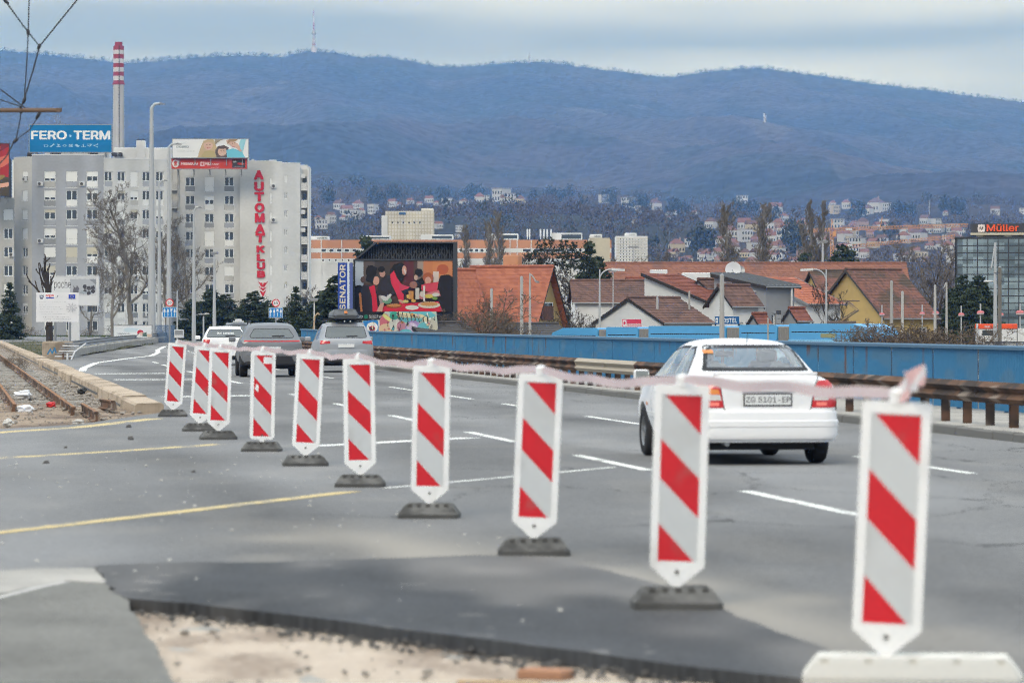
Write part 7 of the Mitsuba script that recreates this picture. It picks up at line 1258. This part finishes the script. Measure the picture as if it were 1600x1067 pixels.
# posts, lamps and stop lights among the houses
def post(px, py, d, r, label, m='pole_grey', group=None, name='pole'): t = thing(name, label, 'pole', group); add('shaft', cyl(X(px, d), d, GZ, Z(py, d), r * 1.15, r * .85, 10), m, t); add('cap', cyl(X(px, d), d, Z(py, d), Z(py, d) + r * .6, r * .9, r * .3, 10), 'steel_grey', t); return t
mat('pole_concrete', _plaster((.46, .45, .43), (.32, .31, .29)), .9)
for px, py, d, r, lab in [(768, 452, 252, .11, 'weathered concrete post rising from the round bush'), (815, 433, 250, .12, 'pale post in front of the steep orange roof, left of the lamp arm'), (1027, 465, 250, .10, 'short grey post at the ridge of the white shed'), (1077, 456, 252, .08, 'thin grey post before the hostel wall'), (1128, 430, 205, .14, 'thick spotted concrete post in front of the hostel'), (1393, 440, 262, .12, 'tall pale post before the worn roof, left of the pair'), (1410, 456, 262, .11, 'pale post right of the taller one before the worn roof'), (1461, 446, 262, .10, 'pale post at the right edge of the worn roof'), (1200, 497, 200, .05, 'thin grey post before the right part of the tram'), (1562, 418, 246, .13, 'dark wooden pole next to the tall white lamp pole')]:
    post(px, py, d, r, lab, 'pole_concrete' if px != 1562 else 'bark')
lamp_post(828, 427, 250, GZ, 'post with a short lamp arm before the yellow gable', 843, r=.10, arm_py=441, m='pole_concrete'); lamp_post(937, 421, 248, GZ, 'curved-neck street lamp left of the white shed', 958, 'goose', r=.085); lamp_post(958, 424, 256, GZ, 'thin post with a flat lamp beside the curved-neck street lamp', 12, 'tee', r=.05)
lamp_post(1291, 421, 256, GZ, 'curved-neck street lamp bending left over the orange roof', 1268, 'goose', r=.085); lamp_post(990, 387, 400, GZ, 'floodlight mast left of the two bare trees', 16, 'tee', r=.14, catg='floodlight mast', name='floodlight_mast'); lamp_post(1285.5, 379, 400, GZ, 'floodlight mast between poplars and round dark conifer', 17, 'tee', r=.18, catg='floodlight mast', name='floodlight_mast')
lamp_post(1479, 441, 262, GZ, 'pale post with a tiny lamp, right of the worn roof', 1473, r=.10, arm_py=450, m='pole_concrete')
wl_ = lamp_post(1555, 379, 244, GZ, 'tall white pole with lamps in front of the glass store', 1545, r=.13, arm_py=421); d = 244
for a, b in ((1552, 439), (1548, 440)): pass
add('lower_lamp', cat(tube([W(1555, 441, d), W(1550, 439, d)], .04, 6), cbox(X(1537, d), X(1550, d), d - .15, d + .15, Z(441, d), Z(438, d), .04)), 'lamp_glass', wl_); add('sign_disc', lathe([(.001, 0), (.2, 0), (.2, .03), (.001, .03)], 16, W(1557.5, 427, d)), 'roof_dark', wl_)
mat('shade_red', (.55, .16, .17), .5); mat('shade_white', (.60, .50, .50), .5)
for i, (px, py, s) in enumerate([(1378, 491, 4.5), (1441, 490, 4.5), (1462, 489, 5.5), (1502, 491.5, 5), (1532, 488.5, 6), (1564, 491.5, 4.5), (1594, 488.5, 7)]):
    d = 275; t = thing('stop_lamp', ('round red and white shaded lamp on a thin post before the yellow wall', 'red and white shaded lamp before the middle of the worn roof', 'red and white shaded lamp under the right post pair', 'red and white shaded lamp right of the yellow house', 'red and white shaded lamp before the dark evergreens', 'small shaded lamp between the white and the wooden pole', 'largest red and white shaded lamp at the right edge')[i], 'lamp', 'round shaded lamps along the tram stop'); q = W(px, py, d); u = s * d / FX
    add('post', cyl(q[0], d, GZ, Z(py - 14, d), .05, .05, 8), 'pole_grey', t); add('shade', lathe([(.05, u * .55), (u * .7, u * .45), (u, u * .05), (u, -u * .1), (u * .95, -u * .12), (.05, u * .2)], 16, q), 'shade_red', t, smooth=40); add('globe', lathe([(u * .93, -u * .12), (u * .9, -u * .4), (u * .5, -u * .62), (.01, -u * .66)], 16, q), 'shade_white', t, smooth=40)
# tower cranes
mat('crane_orange', (.62, .30, .10), .6)
def lattice(a, b, w, n, m, parent, name):
    a, b = np.array(a), np.array(b); d = b - a; L = np.linalg.norm(d); d /= L; s = np.cross(d, [0, 1, .0]); s /= np.linalg.norm(s); o = np.array([0, 1.0, 0]); A, B = [], []
    c = [a + s * w / 2 - o * w / 2, a + s * w / 2 + o * w / 2, a - s * w / 2]
    for q in c: A.append(q); B.append(q + d * L)
    for i in range(n):
        for x, y in ((0, 2), (1, 2)): A += [c[x] + d * L * i / n, c[y] + d * L * (i + .5) / n]; B += [c[y] + d * L * (i + .5) / n, c[x] + d * L * (i + 1) / n]
    return add(name, seg_tubes(A, B, [w * .085] * len(A), [w * .085] * len(A), 4), m, parent)
d = 1300; k = d / FX; cr = thing('tower_crane', 'orange tower crane with a long horizontal jib, right of the poplars', 'crane')
lattice(W(1300, 440, d), W(1300, 362, d), 5 * k, 16, 'crane_orange', cr, 'mast'); lattice(W(1303, 359, d), W(1512, 352, d), 4.4 * k, 46, 'crane_orange', cr, 'jib'); lattice(W(1297, 359, d), W(1262, 361, d), 4.4 * k, 8, 'crane_orange', cr, 'counter_jib')
add('cab', cbox(X(1301, d), X(1306, d), d - 1, d + 1, Z(370, d), Z(362, d), .1), 'crane_orange', cr); add('apex', cat(tube([W(1303, 358, d), W(1299.5, 342, d)], .5 * k, 6), tube([W(1299, 358, d), W(1299.5, 342, d)], .5 * k, 6), tube([W(1375, 357, d), W(1378.5, 339, d)], .6 * k, 6)), 'crane_orange', cr); add('tie_rods', cat(tube([W(1299.5, 342, d), W(1264, 360, d)], .10, 5), tube([W(1299.5, 342, d), W(1375, 356, d)], .10, 5)), 'steel_grey', cr); add('jib_panel', box(X(1321, d), X(1331, d), d - 1.2, d - 1.1, Z(360, d), Z(357, d)), 'steel_white', cr); add('counterweight', cbox(X(1262, d), X(1270, d), d - 1, d + 1, Z(370, d), Z(363, d), .1), 'wall_grey', cr)
d = 1500; k = d / FX; cr = thing('tower_crane', 'second lower orange crane jib crossing behind the first', 'crane'); lattice(W(1322, 386, d), W(1492, 370, d), 4.6 * k, 36, 'crane_orange', cr, 'jib'); lattice(W(1298, 388, d), W(1318, 386, d), 4.6 * k, 5, 'crane_orange', cr, 'counter_jib'); lattice(W(1320, 430, d), W(1320, 388, d), 4.6 * k, 9, 'crane_orange', cr, 'mast'); add('jib_panel', box(X(1324, d), X(1331, d), d - 1.2, d - 1.1, Z(386, d), Z(382, d)), 'steel_white', cr)
# ---------------------------------------------------------------- trees of the middle ground
for i, (px, py, d, s, lab) in enumerate([(1134, 313, 600, 1.18, 'tall bare poplar standing alone, left of the twin one'), (1188, 316, 600, 1.15, 'tall bare poplar, second from the left'), (1253, 345, 640, .9, 'smaller bare poplar before the crane'), (1271, 310, 600, .85, 'tall bare poplar of the right pair'), (1287, 312, 600, .8, 'rightmost tall bare poplar touching its neighbour'), (780, 326, 700, .9, 'tall thin bare poplar behind the steep orange roof'), (767, 340, 710, .9, 'bare poplar close left of the tall thin one behind the orange roof'), (732, 350, 720, .8, 'fainter bare poplar above the right edge of the video screen')]):
    plant('poplar_tree', pol[i % 3], px, d, GZ, Z(py, d) - GZ, i * 1.7, lab, 'bark', 'poplar_twig', sx=s * 1.45)
T2 = [(878, 388, 300, big[0], .95, 'large dark bare tree hung with dark clumps behind the orange house'), (905, 400, 320, mid[0], 1.1, 'bare tree left of the dark spruce'), (845, 392, 310, mid[1], 1.1, 'dark bare tree directly right of the yellow gable'), (1010, 398, 420, mid[2], 1.2, 'spreading bare tree before the white balcony block'), (1055, 388, 420, mid[0], 1.1, 'bare tree between white balcony block and the left poplar'), (1035, 412, 400, mid[1], 1.1, 'low bare tree on the long orange roof line'), (975, 412, 400, mid[0], 1.1, 'bare tree right of the dark spruce'), (1410, 378, 420, mid[1], 1.0, 'bare dark tree above the worn roof, leftmost of three'), (1438, 376, 430, mid[2], 1.0, 'bare dark tree above the worn roof, middle of three'), (1462, 374, 420, mid[0], 1.05, 'bare dark tree beside the glass store'), (945, 425, 350, mid[2], 1.2, 'bare thicket tree behind the brown roof'), (1300, 440, 264, mid[1], .8, 'thin bare tree in front of the yellow gable wall'), (1325, 452, 262, mid[2], .8, 'leafless sapling before the yellow wall'), (740, 400, 640, mid[0], 1.3, 'pale bare trees behind the orange roof'), (812, 405, 640, mid[1], 1.3, 'bare tree before the long banded block'), (1500, 432, 330, mid[2], 1.1, 'bare tree before the glass store corner'), (1245, 420, 560, mid[0], 1.1, 'dark bare undergrowth at the feet of the poplars'), (1290, 415, 560, mid[1], 1.1, 'bare undergrowth right of the poplar pair')]
for i, (px, py, d, s, sx, lab) in enumerate(T2): plant('bare_tree', s, px, d, GZ, Z(py, d) - GZ, i * 2.1, lab, 'bark_dark', 'twig' if d > 330 else 'bark_dark', sx=sx)
# dark evergreen clumps hanging in the large bare tree
r = np.random.default_rng(31); P = []
for px, py, s in ((846, 384, .5), (858, 378, .45), (866, 392, .6), (880, 382, .5), (892, 398, .6), (852, 402, .6), (872, 408, .5), (886, 416, .7), (900, 412, .6), (912, 420, .7), (836, 398, .4), (896, 386, .4), (905, 398, .45), (860, 418, .5), (915, 405, .5), (842, 412, .4), (828, 402, .35), (925, 412, .5), (880, 400, .5)):
    c = W(px, py, 300) + [0, r.uniform(-2, 2), 0]; m = int(70 * s / .5); u = r.normal(0, 1, (m, 3)); u /= np.linalg.norm(u, axis=1, keepdims=True); P.append(c + u * s * r.random((m, 1)) ** .5)
add('evergreen_clump', cards(np.vstack(P), None, .09, .2, r), 'leaf_dark', 'bare_tree_006', kind='stuff') if 'bare_tree_006__crown' in scene else None
C2 = [(920, 376, 330, 2, 1.0, 'dark pointed spruce left of the beige block'), (934, 402, 335, 0, 1.0, 'lower dark spruce right of the pointed one'), (1318, 384, 420, 0, 1.3, 'rounded dark conifer below the crane'), (1505, 430, 320, 1, 1.0, 'dark evergreen before the left part of the glass store'), (1530, 432, 310, 0, 1.25, 'broad dark evergreen before the glass store'), (1522, 452, 300, 1, 1.2, 'low dark evergreen left of the white pole'), (1258, 396, 600, 0, 1.2, 'dark evergreen between the poplars'), (1485, 450, 330, 2, 1.1, 'dark evergreen right of the worn roof')]
for i, (px, py, d, s, sx, lab) in enumerate(C2): plant('conifer', con[s], px, d, GZ, Z(py, d) - GZ, i, lab, 'bark_dark', 'needle', sx=sx)
B2_ = [(1345, 508, 202, 1.4, 'low brown brush overlapping the tram nose from the left'), (1420, 516, 202, 1.6, 'low spread of brown brush behind the parapet'), (1450, 518, 202, 1.6, 'low brown brush under the shaded lamps'), (1480, 515, 202, 1.6, 'low brown brush at the foot of the two pale posts'), (765, 478, 236, 1.4, 'broad tangle of brown twigs between the two concrete posts'), (735, 474, 240, 1.3, 'tangled brown bush under the orange roof, left'), (755, 450, 244, 1.2, 'tangled bush around the weathered concrete post'), (776, 474, 240, 1.3, 'tangled brown bush right of the concrete post'), (715, 482, 238, 1.2, 'low brown bush beside the mural wall'), (800, 490, 242, 1.1, 'low brown bush before the pale post'), (1352, 503, 205, 1.3, 'brown brush in front of the tram nose'), (1378, 506, 205, 1.4, 'brown brush right of the tram nose'), (1405, 509, 205, 1.5, 'brown brush before the yellow house'), (1435, 511, 205, 1.5, 'brown brush along the parapet by the yellow house'), (1465, 509, 205, 1.5, 'brown brush below the worn roof edge'), (1492, 508, 205, 1.4, 'brown brush left of the grey gravelly shrub'), (1520, 514, 240, 1.3, 'pale tangled shrub before the kiosk'), (1330, 514, 203, 1.1, 'thin brush over the tram windows'), (905, 478, 262, .9, 'thin bare bush at the corner of the brown-roofed house'), (940, 492, 258, .8, 'thin bare bush under the curved-neck lamp'), (850, 494, 262, 1.2, 'dark bush below the large bare tree'), (875, 486, 264, 1.3, 'dark bush right of the yellow gable')]
for i, (px, py, d, sx, lab) in enumerate(B2_): plant('shrub', bush[i % 2], px, d, GZ, Z(py - (6 if px > 1300 else 0), d) - GZ, i * 1.9, lab, 'bark_dark', 'twig_brown' if px > 1300 or px < 830 else 'bark_dark', 'shrub', sx=sx * (1.25 if px > 1300 else .95))
# ---------------------------------------------------------------- hillside: houses, woods, masts
mat('hill_wall', (.50, .50, .49), .9); mat('hill_wall_cream', (.48, .42, .31), .9); mat('hill_wall_pink', (.36, .26, .23), .9); mat('hill_roof', (.19, .10, .085), .9); mat('hill_roof_dark', (.13, .085, .075), .9); mat('hill_roof_grey', (.30, .29, .28), .9)
HS = {}
def hill_house_shape(kind, seed):
    key = (kind, seed)
    if key not in HS:
        r = np.random.default_rng(seed + 100 * kind); w, dp, h = r.uniform(.9, 1.1), r.uniform(.8, 1.1), r.uniform(.55, .75) * (1.5 if kind == 2 else 1)
        walls = box(-w / 2, w / 2, 0, dp, -.4, h); rf = [(-w / 2 - .04, -.05, h - .02), (w / 2 + .04, -.05, h - .02), (w / 2 + .04, dp + .05, h - .02), (-w / 2 - .04, dp + .05, h - .02)]
        if kind == 0: roof = m3.Manifold.hull_points(np.array(rf + [(-w / 2 * .3, dp / 2, h + .38), (w / 2 * .3, dp / 2, h + .38)]))
        elif kind == 1: roof = m3.Manifold.hull_points(np.array(rf + [(-w / 2 - .04, dp / 2, h + .36), (w / 2 + .04, dp / 2, h + .36)]))
        else: roof = m3.Manifold.hull_points(np.array([(a, b, c + q) for a, b, c in rf for q in (0, .07)]))
        wins = []
        for row in range(2 if kind == 2 else 1):
            for i in range(4): x = -w / 2 + w * (i + .5) / 4; z = .14 + row * .45; wins.append(box(x - .06, x + .06, -.012, -.002, z, z + .24))
        HS[key] = (mikit.ply(walls), mikit.ply(roof), mikit.ply(cat(*wins)), mikit.ply(box(w * .2, w * .28, dp * .4, dp * .5, h, h + .5)))
    return HS[key]
HOUSES = [(497, 340, 12, 0), (505, 353, 20, 2), (522, 345, 16, 2), (527, 322, 18, 1), (545, 331, 20, 1), (557, 321, 17, 0), (553, 337, 18, 2), (580, 330, 17, 2), (520, 337, 15, 1), (565, 333, 14, 0), (537, 340, 13, 0), (612, 319, 14, 1), (624, 322, 12, 0), (640, 314, 12, 1), (655, 318, 10, 1), (672, 312, 14, 1), (685, 317, 10, 0), (702, 319, 16, 2), (708, 323, 12, 2), (722, 317, 13, 0), (688, 351, 14, 1), (717, 356, 12, 2), (749, 314, 20, 0), (760, 309, 12, 2), (777, 311, 26, 2), (798, 313, 22, 2), (812, 314, 18, 0), (788, 315, 18, 1), (715, 366, 9, 2),
          (945, 313, 16, 2), (978, 319, 22, 2), (992, 321, 16, 1), (998, 327, 12, 2), (1027, 325, 22, 0), (1042, 332, 10, 1), (1050, 330, 10, 0), (1064, 328, 11, 1), (990, 345, 8, 2), (1042, 339, 8, 0), (1085, 330, 8, 1), (1159, 315, 20, 2), (1192, 328, 14, 0), (1209, 332, 24, 1), (1226, 342, 16, 0), (1254, 345, 10, 0), (1300, 318, 12, 0), (1306, 329, 16, 2), (1321, 321, 16, 0), (1350, 332, 20, 0), (1362, 326, 24, 0), (1337, 328, 14, 1), (1383, 325, 16, 2), (1440, 346, 18, 1), (1464, 348, 16, 2), (1552, 329, 16, 1), (1596, 329, 12, 2), (1475, 331, 10, 0), (1443, 358, 12, 0)]
rh = random.Random(5)
for i in range(112):                         # the denser quarter at the foot of the slope
    px = rh.uniform(1045, 1500); py = rh.uniform(352, 412) if px > 1100 else rh.uniform(372, 408); HOUSES.append((px, py, rh.uniform(15, 27), rh.choice([0, 0, 1, 1, 2])))
LM = [(520, 'the lettered block'), (590, 'the screen shoulder'), (640, 'the white tower'), (700, 'the screen edge'), (780, 'the thin poplar'), (880, 'the clump-hung tree'), (985, 'the balcony block'), (1060, 'the hostel chimney'), (1134, 'the lone poplar'), (1188, 'the second poplar'), (1280, 'the poplar pair'), (1320, 'the rounded conifer'), (1378, 'the crane jib'), (1440, 'the dark tree trio'), (1500, 'the glass store corner'), (1560, 'the store roof sign')]
seen = {}
for i, (px, py, w, kind) in enumerate(HOUSES):
    p = hill_pos(px, py + 4, 1500); s = w / FX * p[1]; wl, rf = rh.choice([('hill_wall', 'white'), ('hill_wall', 'white'), ('hill_wall', 'white'), ('hill_wall_cream', 'cream'), ('hill_wall_pink', 'pinkish')]), None
    if i < 58: wl = ('hill_wall', 'white') if i not in (32, 26, 46) else ('hill_wall_cream', 'cream')
    rf = ('hill_roof_grey', 'flat grey') if kind == 2 else rh.choice([('hill_roof', 'red'), ('hill_roof', 'red'), ('hill_roof_dark', 'brown')]); s *= .74 if i >= 58 else .80
    near = min(LM, key=lambda q: abs(q[0] - px)); side = 'left of' if px < near[0] - 8 else 'right of' if px > near[0] + 8 else 'above'; hgt = 'high-lying' if py < 325 else 'half-way' if py < 352 else 'lower' if py < 378 else 'hillfoot'
    lab = f'{wl[1]} {hgt} house with {rf[1]} roof, {side} {near[1]}'
    seen.setdefault(lab, []).append((px, f'hillside_house_{i:03d}' if i else 'hillside_house'))
    t = thing('hillside_house', lab, 'house', 'houses scattered over the foot of the mountain'); tw = T().translate([float(p[0]), float(p[1]) - 14, float(p[2]) - 1]).rotate([0, 0, 1], rh.uniform(-40, 40)).scale([s, s, s]); a = hill_house_shape(kind, i % 5)
    add('wall', None, wl[0], t, shape=a[0], tw=tw); add('roof', None, rf[0], t, shape=a[1], tw=tw); add('windows', None, 'pane', t, shape=a[2], tw=tw, kind='stuff')
    if kind < 2 and i % 2: add('chimney', None, 'hill_wall_pink', t, shape=a[3], tw=tw)
ORD = ('first', 'second', 'third', 'fourth', 'fifth', 'sixth', 'seventh', 'eighth')
for lab, q in seen.items():                  # where several answer to one description, count them from the left
    if len(q) > 1:
        for i, (_, k) in enumerate(sorted(q)): labels[k]['label'] = f'{ORD[min(i, 7)]} from left, {lab}'
def crowns(P, H, r, per, s, flat=1.0):       # leafless crowns: clouds of twig-sized slivers round each point
    n = len(P); u = r.normal(0, 1, (n, per, 3)); u /= np.linalg.norm(u, axis=2, keepdims=True); u *= r.random((n, per, 1)) ** .4
    q = P[:, None] + (u * [.42, .42, .5] + [0, 0, .55]) * H[:, None, None]; q = q.reshape(-1, 3); hh = np.repeat(H, per); up = r.normal(0, .6, (len(q), 3)) + [0, 0, 1.1]; up /= np.linalg.norm(up, axis=1, keepdims=True); sd = np.cross(up, r.normal(0, 1, (len(q), 3))); sd /= np.linalg.norm(sd, axis=1, keepdims=True); a = (hh * s)[:, None]
    return np.stack([q + up * a, q - up * a * .7 + sd * a * .5, q - up * a * .7 - sd * a * .5], 1).reshape(-1, 3), np.arange(3 * len(q)).reshape(-1, 3)
r = np.random.default_rng(17)
def clear_of(P):                             # no tree stands right in front of a house
    px = 800 + P[:, 0] / P[:, 1] * FX; py = HOR - (P[:, 2] - EYE) / P[:, 1] * FX; ok = np.ones(len(P), bool)
    for a, b, w, _ in HOUSES: ok &= ~((np.abs(px - a) < w * .55 + 4) & (py > b - 3) & (py < b + 17))
    return P[ok]
def scatter(n, r0, r1, pw=1.0):
    c = r.uniform(-150, 1750, n); rr = r0 + (r1 - r0) * r.random(n) ** pw; return np.column_stack([(c - 800) / FX * rr, rr, _hi(np.column_stack([rr, c]))])
P = clear_of(scatter(5600, 1450, 4300, 1.1)); H = r.uniform(5, 11, len(P)); mat('hill_twig', (.105, .092, .088), .97, spec=.05); mat('hill_twig_dark', (.060, .068, .055), .97, spec=.05)
add('hillside_wood', crowns(P, H, r, 26, .12), 'hill_twig', kind='stuff', label='leafless woods covering the lower slopes', cat='wood')
P = np.vstack([clear_of(scatter(170, 1500, 4200))] + [np.array([hill_pos(px + r.normal(0, 9), py + r.normal(0, 2.5), 1500) for _ in range(n)]) for px, py, n in ((745, 306, 14), (735, 312, 10), (625, 312, 8), (690, 312, 8), (520, 318, 8), (590, 318, 8), (1000, 330, 14), (1060, 338, 14), (1160, 335, 10), (1205, 345, 12), (1090, 400, 14), (1240, 395, 14), (1340, 340, 10), (1410, 338, 14), (1490, 334, 16), (950, 318, 8), (880, 312, 10))])
H = r.uniform(8, 17, len(P)); add('evergreen_wood', crowns(P, H, r, 44, .11), 'hill_twig_dark', kind='stuff', label='dark evergreens dotted between the hillside houses', cat='wood')
c = np.sort(r.uniform(-100, 1700, 1500)); rr = np.where(r.random(1500) < .7, 9800, 9790 + r.uniform(-60, 60, 1500)); P = np.column_stack([(c - 800) / FX * rr, rr, _hi(np.column_stack([rr, c])) - 2]); H = r.uniform(6, 13, 1500) * np.where((c > 60) & (c < 470), 1.15, .95)
add('ridge_wood', crowns(P, H, r, 18, .11), 'forest', kind='stuff', label='fringe of trees standing along the mountain crest', cat='wood')
def ridge_tower(px, py0, py1, d, parts, label, name):
    t = thing(name, label, 'tower'); k = d / FX; x = X(px, d)
    for nm, prof, m in parts: add(nm, lathe([(a * k, Z(b, d)) for a, b in prof], 14, (x, d, 0)), m, t, smooth=30)
mat('tower_concrete', (.42, .42, .42), .85); mat('tower_white', (.62, .60, .60), .7); mat('tower_red', (.36, .08, .08), .7)
ridge_tower(490.5, 14, 84, 9780, [('base_building', [(4.2, 90), (4.2, 77.5), (3.9, 74), (.1, 73.8)], 'tower_white'), ('shaft', [(2.7, 76), (2.4, 66), (2.2, 56)], 'tower_concrete'), ('platform', [(2.2, 56.2), (3.6, 53.8), (3.8, 51.8), (2.0, 51.5), (1.9, 48), (.3, 47.8)], 'tower_concrete'), ('ring', [(2.75, 66), (3.1, 65.6), (3.1, 64.2), (2.4, 64)], 'tower_white'), ('ring', [(2.8, 71), (3.2, 70.6), (3.2, 69.2), (2.6, 69)], 'tower_red'), ('lower_mast', [(.9, 48), (.75, 36)], 'tower_red'), ('middle_mast', [(.72, 36), (.6, 25)], 'tower_white'), ('upper_mast', [(.6, 25), (.4, 17)], 'tower_red'), ('tip', [(.35, 17), (.15, 13)], 'tower_white')], 'tall concrete television tower with a red and white mast on the crest', 'television_tower')
ridge_tower(827, 83, 97, 9780, [('mast', [(.9, 102), (.7, 90), (.4, 86), (.2, 82)], 'tower_concrete'), ('drum', [(1.0, 92), (1.5, 91.5), (1.5, 88.5), (.9, 88)], 'tower_concrete')], 'small lookout tower on the crest right of the television tower', 'lookout_tower')
p = hill_pos(1194, 190, 5000); ridge_tower(1194, 165, 190, p[1] - 40, [('mast', [(.8, 196), (.7, 178)], 'tower_white'), ('head', [(1.1, 183), (1.2, 178), (.8, 177.5)], 'tower_white')], 'pair of pale masts half-way up the mountain, left one', 'hill_mast'); ridge_tower(1196.5, 168, 190, p[1] - 40, [('mast', [(.5, 194), (.5, 180)], 'tower_white')], 'pair of pale masts half-way up the mountain, right one', 'hill_mast')
p = hill_pos(1452, 334, 1500); ridge_tower(1452, 314, 334, p[1] - 20, [('mast', [(.7, 340), (.6, 313)], 'tower_concrete'), ('platform', [(.7, 325), (1.4, 324.5), (1.4, 323), (.6, 322.8)], 'tower_concrete')], 'slim grey mast above the houses left of the glass store', 'hill_mast')
